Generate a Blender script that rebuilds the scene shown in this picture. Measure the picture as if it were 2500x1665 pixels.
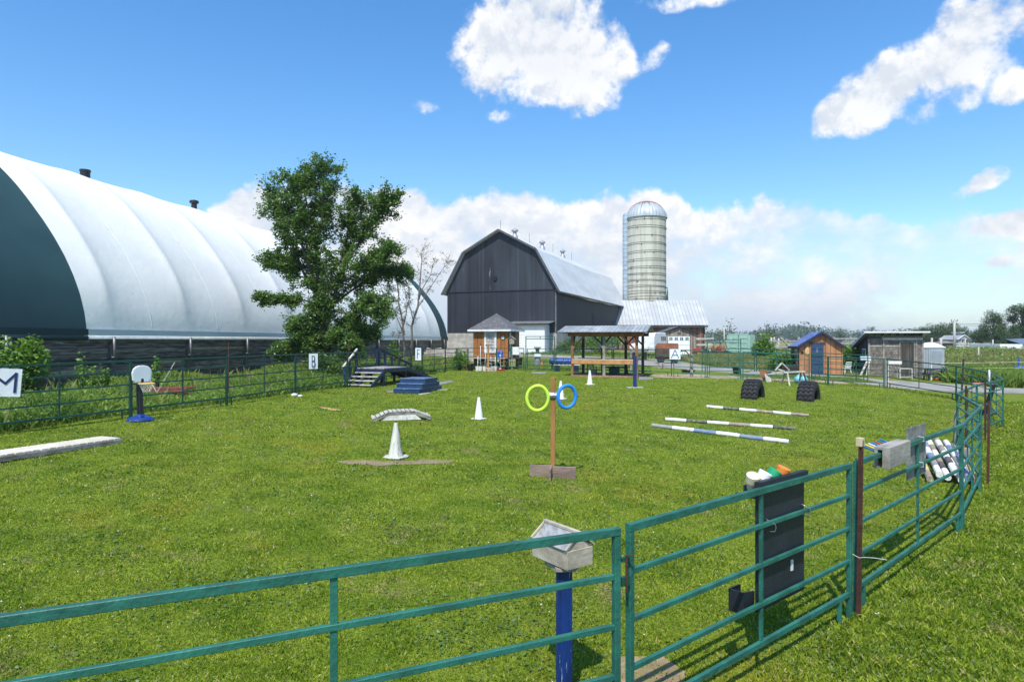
import bpy, math, random
import numpy as np
from mathutils import Vector, Matrix
R = math.radians
C = bpy.context.scene.collection
for o in list(bpy.data.objects): bpy.data.objects.remove(o)
sc = bpy.context.scene
rng = random.Random(7)
nr = np.random.default_rng(11)

# ------------------------------------------------------------------ camera
F, HX, HY, CZ = 1600.0, 1250.0, 832.5, 2.0          # focal length in photo pixels, principal point, eye height
cd = bpy.data.cameras.new('camera'); cam = bpy.data.objects.new('camera', cd); C.objects.link(cam)
cd.sensor_width = 36; cd.lens = 36*F/2500; cd.clip_start = .05; cd.clip_end = 9000
cam.location = (0, 0, CZ); cam.rotation_euler = (R(90), 0, 0)
sc.camera = cam
sc.view_settings.view_transform = 'Standard'; sc.view_settings.look = 'None'
sc.view_settings.gamma = 1; sc.view_settings.use_curve_mapping = False
sc.view_settings.exposure = 0.34

# ------------------------------------------------------------------ sun
SD = Vector((.15, .62, -1)).normalized()             # the way the light travels
sl = bpy.data.lights.new('sun', 'SUN'); so = bpy.data.objects.new('sun', sl); C.objects.link(so)
sl.energy = 4.4; sl.angle = R(.5); sl.color = (1, .955, .88)
so.rotation_euler = SD.to_track_quat('-Z', 'Y').to_euler(); so.location = (0, -20, 40)

# ------------------------------------------------------------------ node helper
class NT:
    def __init__(s, nt): s.nt = nt; s.n = nt.nodes; s.l = nt.links
    def node(s, t, **k):
        n = s.n.new(t)
        for a, b in k.items(): setattr(n, a, b)
        return n
    def put(s, sock, v):
        if hasattr(v, 'is_linked'): s.l.new(v, sock)
        elif v is not None: sock.default_value = v
    def m(s, op, a, b=None, c=None, clamp=False):
        n = s.node('ShaderNodeMath', operation=op, use_clamp=clamp)
        s.put(n.inputs[0], a); s.put(n.inputs[1], b)
        if c is not None: s.put(n.inputs[2], c)
        return n.outputs[0]
    def vm(s, op, a, b=None):
        n = s.node('ShaderNodeVectorMath', operation=op); s.put(n.inputs[0], a); s.put(n.inputs[1], b)
        return n.outputs['Value'] if op in ('DOT_PRODUCT', 'LENGTH', 'DISTANCE') else n.outputs[0]
    def xyz(s, v):
        n = s.node('ShaderNodeSeparateXYZ'); s.put(n.inputs[0], v); return n.outputs
    def comb(s, x, y, z):
        n = s.node('ShaderNodeCombineXYZ')
        for i, q in enumerate((x, y, z)): s.put(n.inputs[i], q)
        return n.outputs[0]
    def noise(s, v, sc, det=4, rough=.55, dist=0):
        n = s.node('ShaderNodeTexNoise'); s.put(n.inputs['Vector'], v)
        n.inputs['Scale'].default_value = sc; n.inputs['Detail'].default_value = det
        n.inputs['Roughness'].default_value = rough; n.inputs['Distortion'].default_value = dist
        return n.outputs['Fac']
    def ss(s, x, a, b, lo=0., hi=1.):
        n = s.node('ShaderNodeMapRange', interpolation_type='SMOOTHSTEP'); s.put(n.inputs['Value'], x)
        n.inputs['From Min'].default_value = a; n.inputs['From Max'].default_value = b
        n.inputs['To Min'].default_value = lo; n.inputs['To Max'].default_value = hi
        return n.outputs[0]
    def mix(s, f, a, b, mode='MIX'):
        n = s.node('ShaderNodeMix', data_type='RGBA', blend_type=mode)
        s.put(n.inputs[0], f)
        for i, q in ((6, a), (7, b)):
            if isinstance(q, (tuple, list)): q = (*q[:3], 1)
            s.put(n.inputs[i], q)
        return n.outputs[2]

# ------------------------------------------------------------------ sky with cumulus, laid out by compass bearing and elevation
w = bpy.data.worlds.new('World'); sc.world = w; w.use_nodes = True
T = NT(w.node_tree); T.n.clear()
sky = T.node('ShaderNodeTexSky', sky_type='NISHITA')
sky.sun_disc = False; sky.sun_elevation = R(57.4); sky.sun_rotation = R(193.6)
sky.altitude = 100; sky.air_density = 1.0; sky.dust_density = .6; sky.ozone_density = 1.6
tc = T.node('ShaderNodeTexCoord'); D = tc.outputs['Generated']
dx, dy, dz = T.xyz(D)
az = T.m('ARCTAN2', dx, dy); el = T.m('ARCSINE', dz)
def bear(px, py):
    x, z = (px-HX)/F, (HY-py)/F
    return math.atan2(x, 1), math.atan2(z, math.hypot(x, 1))
# cumulus: centre, half sizes in photo pixels, tilt, weight
BL = [(1240,110,125,105,0,1),(1332,118,80,70,0,1.5),(1330,50,150,90,0,1),(1420,150,110,115,0,1),(1340,205,80,60,0,.9),(1510,170,40,60,20,.8),(1190,190,60,50,0,.8),
      (1600,135,46,26,-25,.58),(1045,262,60,24,5,.55),(1235,283,40,16,0,.36),
      (2420,60,170,85,0,1),(2330,150,160,95,-25,1),(2160,230,150,75,-25,1),(2040,285,85,45,-20,.95),(2300,260,120,60,-25,.9),(2460,215,70,40,-20,.8),(2160,340,38,20,-25,.6),
      (2370,462,105,30,-25,.9),(2460,548,130,40,0,1.25),(2440,640,62,24,0,1.0),
      (1700,0,110,22,0,.6),(1550,10,60,22,0,.4),(1800,490,30,16,0,.5)]
dn = T.vm('ADD', D, T.vm('SCALE', T.node('ShaderNodeTexNoise').outputs['Color'], None)) if False else D
n1 = T.noise(D, 8, 10, .60, .15); n2 = T.noise(D, 3.2, 5, .55); n3 = T.noise(D, 26, 6, .6)
fld = None
for (px, py, rx, ry, tl, wt) in BL:
    a0, e0 = bear(px, py); sx = rx/F*math.cos(a0)**2; sy = ry/F*math.cos(a0)
    a = T.m('SUBTRACT', az, a0); e = T.m('SUBTRACT', el, e0)
    ct, st = math.cos(R(-tl)), math.sin(R(-tl))
    u = T.m('ADD', T.m('MULTIPLY', a, ct/sx), T.m('MULTIPLY', e, st/sx))
    v = T.m('ADD', T.m('MULTIPLY', a, -st/sy), T.m('MULTIPLY', e, ct/sy))
    r2 = T.m('ADD', T.m('MULTIPLY', u, u), T.m('MULTIPLY', v, v))
    b = T.m('MULTIPLY_ADD', r2, -.5*wt, wt)
    fld = b if fld is None else T.m('SMOOTH_MAX', fld, b, .25)
# the bank along the horizon: its top edge wanders with bearing
nb = T.noise(T.comb(T.m('MULTIPLY', az, 3.3), 0, 0), 1.6, 3)
x_el = T.m('ADD', el, T.m('MULTIPLY', T.m('SUBTRACT', nb, .5), .10))
bank_top = T.m('MULTIPLY_ADD', T.ss(az, .18, .55), -.048, .243)
bank_top = T.m('SUBTRACT', bank_top, T.ss(az, -.36, -.6, 0, .12))
bank = T.m('MULTIPLY', T.m('SUBTRACT', bank_top, x_el), 19)
bank = T.m('MINIMUM', bank, 1.15)
def dens(f, nn, amp, lo, hi): return T.ss(T.m('ADD', f, T.m('MULTIPLY', T.m('SUBTRACT', nn, .5), amp)), lo, hi)
nm = T.m('ADD', T.m('MULTIPLY', n1, .75), T.m('MULTIPLY', n3, .25))
Do = T.vm('ADD', D, (-.003, -.004, .016)); nmo = T.m('ADD', T.m('MULTIPLY', T.noise(Do, 8, 10, .60, .15), .75), T.m('MULTIPLY', T.noise(Do, 26, 6, .6), .25))
relief = T.m('SUBTRACT', nmo, nm)                      # more cloud on the sunward side: shaded
d_c = dens(fld, nm, 2.9, .45, .80)
d_b = dens(bank, nm, 3.0, .40, .74)
# inside the bank the cloud thins and greys, unevenly, towards the horizon
n4 = T.noise(T.vm('MULTIPLY', D, (5, 5, 11)), 1, 6, .6)
thin = T.ss(T.m('ADD', el, T.m('MULTIPLY', T.m('SUBTRACT', n4, .5), .17)), .02, .13)
shade_b = T.ss(T.m('ADD', T.m('MULTIPLY', n4, .8), T.m('MULTIPLY', n1, .35)), .42, .68)
thick = T.m('SUBTRACT', fld, T.m('MULTIPLY', T.m('SUBTRACT', n1, .5), 1.4))
shade_c = T.ss(T.m('ADD', thick, T.m('MULTIPLY', n2, .5)), .55, 1.55)
hs = T.node('ShaderNodeHueSaturation'); hs.inputs['Saturation'].default_value = 1.2; hs.inputs['Value'].default_value = 1.0
T.l.new(sky.outputs[0], hs.inputs['Color'])
gr = T.ss(el, 0, .55)
base = T.mix(1, hs.outputs[0], T.mix(gr, (.94,.96,.97), (.68,.94,1.08)), 'MULTIPLY')
base = T.mix(1, base, (2.08,2.18,2.16), 'MULTIPLY')
CW = 10.9
white = (CW, CW, CW); grey = (CW*.60, CW*.67, CW*.78); lowc = (CW*.52, CW*.63, CW*.77)
relb = T.ss(relief, -.045, .075)
cb = T.mix(T.m('MULTIPLY', shade_b, 1), grey, white); cb = T.mix(T.m('MULTIPLY', relb, .55), cb, (CW*.62, CW*.69, CW*.80))
cb = T.mix(thin, T.mix(T.m('MULTIPLY', shade_b, .3), lowc, white), cb)
cc = T.mix(T.m('MULTIPLY', shade_c, .5), white, (CW*.72, CW*.76, CW*.82)); cc = T.mix(T.m('MULTIPLY', T.ss(relief, -.035, .07), .72), cc, (CW*.62, CW*.68, CW*.77))
d_b2 = T.m('MULTIPLY', d_b, T.ss(T.m('SUBTRACT', T.m('ADD', T.m('MULTIPLY', n4, .6), T.m('MULTIPLY', n1, .4)), T.ss(az, .12, .5, 0, .11)), .30, .50, .40, 1))
col = T.mix(d_b2, base, cb); col = T.mix(T.m('MULTIPLY', d_c, .97), col, cc)
bg = T.node('ShaderNodeBackground'); bg.inputs['Strength'].default_value = .08
T.l.new(col, bg.inputs['Color']); wo = T.node('ShaderNodeOutputWorld'); T.l.new(bg.outputs[0], wo.inputs[0])

# ------------------------------------------------------------------ terrain and photo geometry
def sstep(a, b, x):
    t = min(1, max(0, (x-a)/(b-a))); return t*t*(3-2*t)
def gz(x, y):
    s = y-x
    t = min(1, max(0, (s-5)/23)); t = .5*t+.5*t*t*(3-2*t)
    return -.72*(1-t)*(1-sstep(48, 85, y)) + .35*sstep(52, 85, y)
def G(px, py):                                       # ground point seen at a photo pixel
    Y = CZ*F/(py-HY)
    for _ in range(60):
        X = (px-HX)/F*Y
        Y = .5*Y+.5*(CZ-gz(X, Y))*F/(py-HY)
    X = (px-HX)/F*Y
    return Vector((X, Y, gz(X, Y)))
def A(px, py, Y): return Vector(((px-HX)/F*Y, Y, CZ+(HY-py)/F*Y))   # point at a known distance
def gp(x, y): return Vector((x, y, gz(x, y)))

# ------------------------------------------------------------------ materials
MATS = {}
def mat(name, c1, c2=None, sc=3., stretch=(1,1,1), rough=.7, metal=0., bump=0., bsc=None, spots=None, lo=.35, hi=.65, boards=None, transl=0., attr=False, det=5, spec=None, blocks=None):
    if name in MATS: return MATS[name]
    m = bpy.data.materials.new(name); m.use_nodes = True; t = NT(m.node_tree)
    bs = t.n['Principled BSDF']; out = t.n['Material Output']
    bs.inputs['Roughness'].default_value = rough; bs.inputs['Metallic'].default_value = metal
    if spec is not None: bs.inputs['Specular IOR Level'].default_value = spec
    tcn = t.node('ShaderNodeTexCoord'); co = tcn.outputs['Object']
    c2 = c2 or tuple(min(1, q*.72) for q in c1)
    f = t.ss(t.noise(t.vm('MULTIPLY', co, stretch), sc, det), lo, hi)
    if attr:
        at = t.node('ShaderNodeAttribute'); at.attribute_name = 'rnd'
        f = t.m('ADD', t.m('MULTIPLY', f, .45), t.m('MULTIPLY', at.outputs['Fac'], .6), clamp=True)
    col = t.mix(f, c1, c2)
    h = t.noise(t.vm('MULTIPLY', co, stretch), bsc or sc*6, 4)
    if boards:                                        # (axis, width, strength): each board its own tone and a dark joint
        ax, bw, st = boards
        q = t.m('DIVIDE', t.xyz(co)[ax], bw)
        wn = t.node('ShaderNodeTexWhiteNoise', noise_dimensions='1D'); t.l.new(t.m('FLOOR', q), wn.inputs['W'])
        fr = t.m('FRACT', q); ed = t.m('MINIMUM', fr, t.m('SUBTRACT', 1, fr))
        col = t.mix(1, col, t.mix(wn.outputs[0], (1-st,)*3, (1+st*.6,)*3), 'MULTIPLY')
        joint = t.ss(ed, .0, .09)
        col = t.mix(joint, tuple(q_*.3 for q_ in c2), col)
        h = t.m('ADD', t.m('MULTIPLY', h, .25), joint)
    if blocks:                                        # courses: (width, height)
        bt = t.node('ShaderNodeTexBrick'); z = t.xyz(co)
        t.l.new(t.comb(t.m('ADD', z[0], z[1]), z[2], 0), bt.inputs['Vector'])
        bt.inputs['Scale'].default_value = 1; bt.inputs['Brick Width'].default_value = blocks[0]; bt.inputs['Row Height'].default_value = blocks[1]
        bt.inputs['Mortar Size'].default_value = blocks[1]*.06; bt.inputs['Mortar Smooth'].default_value = .3
        bt.inputs['Color1'].default_value = (1.1,1.1,1.1,1); bt.inputs['Color2'].default_value = (.72,.72,.72,1); bt.inputs['Mortar'].default_value = (.3,.3,.3,1)
        col = t.mix(1, col, bt.outputs['Color'], 'MULTIPLY'); h = t.m('ADD', h, t.m('MULTIPLY', bt.outputs['Fac'], -1.))
    if spots:                                         # (colour, scale, threshold)
        sp = t.ss(t.noise(t.vm('MULTIPLY', co, stretch), spots[1], 6, .65), spots[2], spots[2]+.05)
        col = t.mix(sp, col, spots[0])
    t.l.new(col, bs.inputs['Base Color'])
    if bump:
        b = t.node('ShaderNodeBump'); b.inputs['Strength'].default_value = min(1, bump); b.inputs['Distance'].default_value = .02*max(1, bump)
        t.l.new(h, b.inputs['Height']); t.l.new(b.outputs[0], bs.inputs['Normal'])
    if transl:
        tr = t.node('ShaderNodeBsdfTranslucent'); t.l.new(t.mix(1, col, (1.1, 1.25, .6), 'MULTIPLY'), tr.inputs['Color'])
        mx = t.node('ShaderNodeMixShader'); mx.inputs[0].default_value = transl
        t.l.new(bs.outputs[0], mx.inputs[1]); t.l.new(tr.outputs[0], mx.inputs[2]); t.l.new(mx.outputs[0], out.inputs[0])
    MATS[name] = m; return m

# ------------------------------------------------------------------ mesh builder
class MB:
    def __init__(s): s.v = []; s.f = []; s.mi = []; s.cur = 0
    def add(s, vs, fs):
        n = len(s.v); s.v += [tuple(v) for v in vs]; s.f += [tuple(i+n for i in f) for f in fs]; s.mi += [s.cur]*len(fs); return s
    def box(s, c, d, rz=0, rx=0, ry=0):
        M = Matrix.Translation(c) @ Matrix.Rotation(rz, 4, 'Z') @ Matrix.Rotation(rx, 4, 'X') @ Matrix.Rotation(ry, 4, 'Y')
        a, b, e = d[0]/2, d[1]/2, d[2]/2
        return s.add([M @ Vector(p) for p in ((-a,-b,-e),(a,-b,-e),(a,b,-e),(-a,b,-e),(-a,-b,e),(a,-b,e),(a,b,e),(-a,b,e))],
              [(0,3,2,1),(4,5,6,7),(0,1,5,4),(1,2,6,5),(2,3,7,6),(3,0,4,7)])
    def b2(s, x0, y0, z0, x1, y1, z1): return s.box(((x0+x1)/2, (y0+y1)/2, (z0+z1)/2), (abs(x1-x0), abs(y1-y0), abs(z1-z0)))
    def bar(s, p, q, wd, ht=None, ch=.18, up=(0,0,1)):     # chamfered rectangular bar
        p, q = Vector(p), Vector(q); d = (q-p).normalized(); ht = ht or wd
        u = Vector(up)
        if abs(d.dot(u)) > .95: u = Vector((0,1,0))
        r = d.cross(u).normalized(); u = r.cross(d)
        a, b = wd/2, ht/2; k = min(a, b)*ch
        pr = [(-a+k,-b),(a-k,-b),(a,-b+k),(a,b-k),(a-k,b),(-a+k,b),(-a,b-k),(-a,-b+k)]
        vs = [p+r*x+u*y for x, y in pr]+[q+r*x+u*y for x, y in pr]
        return s.add(vs, [(i, (i+1)%8, 8+(i+1)%8, 8+i) for i in range(8)]+[tuple(range(7,-1,-1)), tuple(range(8,16))])
    def tube(s, pts, r, n=8, cap=True):
        pts = [Vector(p) for p in pts]; rs = r if isinstance(r, (list, tuple)) else [r]*len(pts); base = len(s.v); vs = []; pu = None
        for i, p in enumerate(pts):
            d = (pts[min(i+1, len(pts)-1)]-pts[max(i-1, 0)]).normalized()
            if pu is None: u = Vector((0,0,1)) if abs(d.z) < .9 else Vector((1,0,0))
            else: u = pu
            a = d.cross(u).normalized(); u = a.cross(d); pu = u
            vs += [p+(a*math.cos(k*2*math.pi/n)+u*math.sin(k*2*math.pi/n))*rs[i] for k in range(n)]
        fs = [(i*n+k, i*n+(k+1)%n, (i+1)*n+(k+1)%n, (i+1)*n+k) for i in range(len(pts)-1) for k in range(n)]
        if cap: fs += [tuple(range(n-1,-1,-1)), tuple((len(pts)-1)*n+k for k in range(n))]
        return s.add(vs, fs)
    def lathe(s, prof, c=(0,0,0), n=20, M=None):
        vs = []; c = Vector(c)
        for r, z in prof:
            for k in range(n):
                a = k*2*math.pi/n; p = Vector((r*math.cos(a), r*math.sin(a), z))
                vs.append((M @ p if M else p)+c)
        fs = [(i*n+k, i*n+(k+1)%n, (i+1)*n+(k+1)%n, (i+1)*n+k) for i in range(len(prof)-1) for k in range(n)]
        if prof[0][0] > 1e-4: fs.append(tuple(range(n-1,-1,-1)))
        if prof[-1][0] > 1e-4: fs.append(tuple((len(prof)-1)*n+k for k in range(n)))
        return s.add(vs, fs)
    def prism(s, poly, z0, z1, M=None):                # poly in local xy extruded in z
        n = len(poly); vs = [Vector((x, y, z0)) for x, y in poly]+[Vector((x, y, z1)) for x, y in poly]
        if M: vs = [M @ v for v in vs]
        return s.add(vs, [tuple(range(n-1,-1,-1)), tuple(range(n, 2*n))]+[(i, (i+1)%n, n+(i+1)%n, n+i) for i in range(n)])
    def xz(s, poly, y0, y1):                           # poly in xz extruded in y
        return s.prism(poly, y0, y1, Matrix(((1,0,0,0),(0,0,1,0),(0,1,0,0),(0,0,0,1))))
    def yz(s, poly, x0, x1):
        return s.prism(poly, x0, x1, Matrix(((0,0,1,0),(1,0,0,0),(0,1,0,0),(0,0,0,1))))
    def slab(s, a, b, c, d, th):                       # quad a b c d with a thickness, downwards along its normal
        a, b, c, d = map(Vector, (a, b, c, d)); n = (b-a).cross(d-a).normalized()*th
        return s.add([a, b, c, d, a-n, b-n, c-n, d-n], [(0,1,2,3),(7,6,5,4),(0,4,5,1),(1,5,6,2),(2,6,7,3),(3,7,4,0)])
    def build(s, name, m, parent=None, smooth=False, loc=None, rz=0, bev=0, auto=None):
        me = bpy.data.meshes.new(name); me.from_pydata(s.v, [], s.f)
        for q in (m if isinstance(m, (list, tuple)) else [m]): me.materials.append(q)
        me.polygons.foreach_set('material_index', s.mi)
        if smooth: me.polygons.foreach_set('use_smooth', [True]*len(s.f))
        me.update(); me.validate()
        import bmesh as _b
        b = _b.new(); b.from_mesh(me); _b.ops.recalc_face_normals(b, faces=b.faces); b.to_mesh(me); b.free()
        if auto:
            me.polygons.foreach_set('use_smooth', [True]*len(me.polygons))
            me.set_sharp_from_angle(angle=R(auto))
        o = bpy.data.objects.new(name, me); C.objects.link(o)
        if parent: o.parent = parent
        if loc is not None: o.location = loc
        o.rotation_euler.z = rz
        if bev:
            bm = o.modifiers.new('bevel', 'BEVEL'); bm.width = bev; bm.segments = 2; bm.limit_method = 'ANGLE'
        return o
def np_mesh(name, v, f, m, rnd=None, parent=None, smooth=False):
    me = bpy.data.meshes.new(name); v = np.asarray(v, dtype=np.float32).reshape(-1, 3); f = np.asarray(f, dtype=np.int32); k = f.shape[1]
    me.vertices.add(len(v)); me.vertices.foreach_set('co', v.ravel())
    me.loops.add(f.size); me.loops.foreach_set('vertex_index', f.ravel())
    me.polygons.add(len(f)); me.polygons.foreach_set('loop_start', np.arange(0, f.size, k, dtype=np.int32))
    if smooth: me.polygons.foreach_set('use_smooth', np.ones(len(f), dtype=bool))
    me.update(calc_edges=True)
    if rnd is not None:
        at = me.attributes.new('rnd', 'FLOAT', 'POINT'); at.data.foreach_set('value', np.asarray(rnd, dtype=np.float32))
    me.materials.append(m)
    o = bpy.data.objects.new(name, me); C.objects.link(o)
    if parent: o.parent = parent
    return o
def thing(name, label, cat, loc=(0,0,0), rz=0, group=None):
    o = bpy.data.objects.new(name, None); C.objects.link(o); o.empty_display_size = .2
    o.location = loc; o.rotation_euler.z = rz; o['label'] = label; o['category'] = cat
    if group: o['group'] = group
    return o
def tag(o, label, cat, group=None):
    o['label'] = label; o['category'] = cat
    if group: o['group'] = group
    return o
def kind(o, k): o['kind'] = k; return o
def dup(root, loc, rz, label, group=None):
    r = root.copy(); C.objects.link(r); r.location = loc; r.rotation_euler.z = rz; r['label'] = label
    if group: r['group'] = group
    for ch in list(root.children):
        c = ch.copy(); C.objects.link(c); c.parent = r
        for g in ch.children:
            d = g.copy(); C.objects.link(d); d.parent = c
    return r

# palette
green_paint = mat('green_paint', (.022,.150,.108), (.012,.088,.066), 3.5, rough=.55, bump=.35, bsc=30, spots=((.085,.060,.040), 14, .65))
dark_green = mat('dark_green_enamel', (.013,.082,.055), (.008,.055,.038), 2.5, rough=.5, bump=.1, bsc=30, spots=((.09,.05,.03), 8, .70))
rust = mat('rusty_steel', (.085,.030,.016), (.045,.018,.012), 14, rough=.85, bump=.4)
galv = mat('galvanised_steel', (.50,.52,.53), (.36,.38,.40), 4, rough=.38, metal=.75, bump=.1)
dull_steel = mat('dull_steel', (.26,.27,.27), (.17,.17,.17), 5, rough=.5, metal=.6, bump=.2)
white_paint = mat('white_paint', (.78,.79,.79), (.62,.63,.62), 3, rough=.5, bump=.1)
white_worn = mat('worn_white_paint', (.72,.71,.67), (.50,.48,.42), 5, rough=.7, bump=.3, spots=((.20,.16,.11), 9, .62))
blue_paint = mat('blue_paint', (.016,.046,.13), (.010,.028,.085), 4, (1,1,.3), rough=.5, bump=.25, spots=((.30,.31,.33), 13, .64))
navy_paint = mat('navy_paint', (.011,.024,.062), (.007,.014,.038), 4, rough=.55, bump=.25, spots=((.22,.22,.24), 12, .67))
post_blue = mat('chipped_blue_post_paint', (.004,.032,.17), (.003,.016,.085), 6, (3,3,.35), rough=.5, bump=.5, spots=((.22,.30,.42), 14, .62))
wood_gray = mat('weathered_grey_wood', (.30,.275,.24), (.17,.15,.125), 4, (1,1,1), rough=.85, bump=.5, bsc=20)
wood_pale = mat('pale_weathered_wood', (.52,.50,.45), (.36,.34,.29), 5, rough=.85, bump=.5, bsc=20, spots=((.16,.13,.10), 11, .66))
wood_brown = mat('brown_lumber', (.26,.12,.055), (.17,.075,.033), 4, rough=.8, bump=.4)
wood_orange = mat('fresh_orange_lumber', (.52,.26,.10), (.40,.18,.065), 5, rough=.75, bump=.3)
wood_dark = mat('dark_old_boards', (.20,.165,.13), (.065,.052,.042), 2, (.6,1,7), rough=.9, bump=.6, boards=(2,.24,.6), spots=((.30,.31,.32), 1.6, .60))
concrete = mat('concrete', (.44,.42,.38), (.30,.28,.25), 1.2, rough=.9, bump=.4, spots=((.18,.17,.15), 2.2, .66))
black_rub = mat('black_rubber', (.018,.018,.019), (.010,.010,.010), 6, rough=.75, bump=.3)
black_pl = mat('black_plastic', (.012,.013,.015), (.007,.007,.008), 4, rough=.4)
navy_board = mat('dark_navy_board', (.016,.020,.030), (.010,.013,.020), 3, rough=.55, bump=.2, spots=((.14,.15,.17), 20, .72))
grey_pl = mat('grey_plastic', (.20,.235,.25), (.15,.18,.19), 3, rough=.45)
tarp_blue = mat('blue_tarp', (.012,.055,.27), (.008,.035,.18), 5, rough=.4, bump=.6, bsc=7)
orange_pl = mat('orange_plastic', (.72,.16,.02), (.6,.13,.02), 5, rough=.4)
red_paint = mat('red_paint', (.36,.022,.012), (.24,.016,.010), 4, rough=.4, bump=.1)
yellow_pl = mat('yellow_plastic', (.75,.50,.05), (.62,.40,.04), 5, rough=.4)
glass = mat('dark_window_glass', (.10,.12,.14), (.06,.07,.085), 2, rough=.08, spec=.9)
lace = mat('lace_curtain', (.72,.72,.72), (.42,.42,.44), 9, rough=.8)
# ================================================================== SETTING
def geo(a, b, n): return list(a*(b/a)**(np.arange(1, n+1)/n))
xs = [-q for q in geo(40, 5000, 16)[::-1]]+list(np.arange(-40, 60.1, 1.))+geo(60, 5000, 16)
ys = [-300, -80, -20]+list(np.arange(-6, 90.1, 1.))+geo(90, 7000, 22)
vv = [(x, y, gz(x, y)) for y in ys for x in xs]; nx = len(xs)
ff = [(j*nx+i, j*nx+i+1, (j+1)*nx+i+1, (j+1)*nx+i) for j in range(len(ys)-1) for i in range(nx-1)]
def lawn_colour(t, base=True):
    g = t.node('ShaderNodeNewGeometry'); p = g.outputs['Position']
    a = t.ss(t.noise(p, .22, 4, .6), .50, .72); b = t.ss(t.noise(p, 1.3, 4, .6), .40, .66); c = t.ss(t.noise(t.vm('ADD', p, (31,7,0)), .35, 5, .7), .55, .68)
    d = t.ss(t.noise(t.vm('ADD', p, (3,57,0)), 1.1, 5, .72), .57, .70)
    col = t.mix(b, (.262,.340,.034), (.170,.258,.020))
    col = t.mix(t.m('MULTIPLY', a, .55), col, (.285,.30,.045))
    col = t.mix(t.m('MULTIPLY', c, .45), col, (.36,.33,.035))
    col = t.mix(t.m('MULTIPLY', d, .62), col, (.36,.30,.15))
    return col, p
m = bpy.data.materials.new('lawn_ground'); m.use_nodes = True; t = NT(m.node_tree); MATS['lawn_ground'] = m
lc, p = lawn_colour(t)
fine = t.noise(p, 26, 4, .7); fine2 = t.noise(p, 7, 5, .7)
lc = t.mix(t.ss(fine, .35, .65), t.mix(1, lc, (.34,.36,.32), 'MULTIPLY'), t.mix(1, lc, (.85,.85,.85), 'MULTIPLY'))
far = t.ss(t.xyz(p)[1], 48, 70)
mead = t.mix(t.ss(t.noise(p, .06, 5, .6), .4, .6), (.17,.20,.055), (.25,.22,.095))
lc = t.mix(far, lc, mead)
bs = t.n['Principled BSDF']; t.l.new(lc, bs.inputs['Base Color']); bs.inputs['Roughness'].default_value = .95; bs.inputs['Specular IOR Level'].default_value = .1
b = t.node('ShaderNodeBump'); b.inputs['Strength'].default_value = .7; b.inputs['Distance'].default_value = .06
t.l.new(t.m('ADD', fine, t.m('MULTIPLY', fine2, .8)), b.inputs['Height']); t.l.new(b.outputs[0], bs.inputs['Normal'])
g0 = MB(); g0.v = vv; g0.f = ff; g0.mi = [0]*len(ff)
kind(g0.build('ground', m, smooth=True), 'structure')

def inpoly(poly, x, y):
    c = False; j = len(poly)-1
    for i in range(len(poly)):
        if (poly[i][1] > y) != (poly[j][1] > y) and x < (poly[j][0]-poly[i][0])*(y-poly[i][1])/(poly[j][1]-poly[i][1])+poly[i][0]: c = not c
        j = i
    return c
def inpoly_np(poly, x, y):
    c = np.zeros(len(x), dtype=bool); j = len(poly)-1
    for i in range(len(poly)):
        yi, yj = poly[i][1], poly[j][1]
        if yi != yj:
            cond = ((yi > y) != (yj > y)) & (x < (poly[j][0]-poly[i][0])*(y-yi)/(yj-yi)+poly[i][0]); c ^= cond
        j = i
    return c
gz_np = np.vectorize(gz)
def patch(name, pts, m, dz=.004, ragged=.0, n=3):
    """flat sheet draped on the terrain; the outline is a list of ground points"""
    P = [Vector((p[0], p[1])) for p in pts]; out = []
    for i in range(len(P)):
        a, b = P[i], P[(i+1) % len(P)]; L = (b-a).length; k = max(1, int(L/ (1.2 if ragged == 0 else .18)))
        for q in range(k):
            c = a.lerp(b, q/k)
            if ragged: c += Vector((rng.gauss(0, ragged), rng.gauss(0, ragged)))
            out.append(c)
    from mathutils.geometry import delaunay_2d_cdt
    x0, x1 = min(p.x for p in out), max(p.x for p in out); y0, y1 = min(p.y for p in out), max(p.y for p in out)
    st = max(.5, min(x1-x0, y1-y0)/8); extra = []
    poly = [(p.x, p.y) for p in out]
    for x in np.arange(x0, x1, st):
        for y in np.arange(y0, y1, st):
            if inpoly(poly, x, y): extra.append(Vector((x, y)))
    n0 = len(out); edges = [(i, (i+1) % n0) for i in range(n0)]
    vs, es, fs, *_ = delaunay_2d_cdt(out+extra, edges, [], 1, 1e-4)
    q = MB(); q.v = [(v.x, v.y, max(gz(v.x, v.y), 0*1) if False else gz(v.x, v.y)+dz) for v in vs]; q.f = [tuple(f) for f in fs]; q.mi = [0]*len(q.f)
    return kind(q.build(name, m, smooth=True), 'structure'), poly
gravel = mat('gravel', (.32,.30,.265), (.21,.195,.17), 1.1, rough=.95, bump=.8, bsc=14, spots=((.16,.16,.13), 5, .62))
sand = mat('sandy_soil', (.42,.33,.22), (.30,.225,.145), 2.5, rough=.95, bump=.7, spots=((.16,.18,.05), 4, .56))
slab = mat('grey_stone_slab', (.24,.235,.22), (.17,.165,.155), 3, rough=.9, bump=.4)
up = [(2560,951),(2430,947),(2300,936),(2173,929),(2050,918),(1950,911),(1850,904.5),(1750,897),(1700,890),(1650,883),(1600,877.5),(1500,873.5),(1400,869),(1330,865.5),(1255,863.2)]
dn_ = [(1255,868),(1330,872),(1400,876.5),(1500,881),(1600,896),(1680,902),(1750,909),(1850,914.5),(1950,920),(2050,930),(2173,947),(2300,957),(2430,960),(2560,962)]
road_poly = [G(*p) for p in up+dn_]
_, RP = patch('gravel_road', road_poly, gravel, .012, 0)
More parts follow.
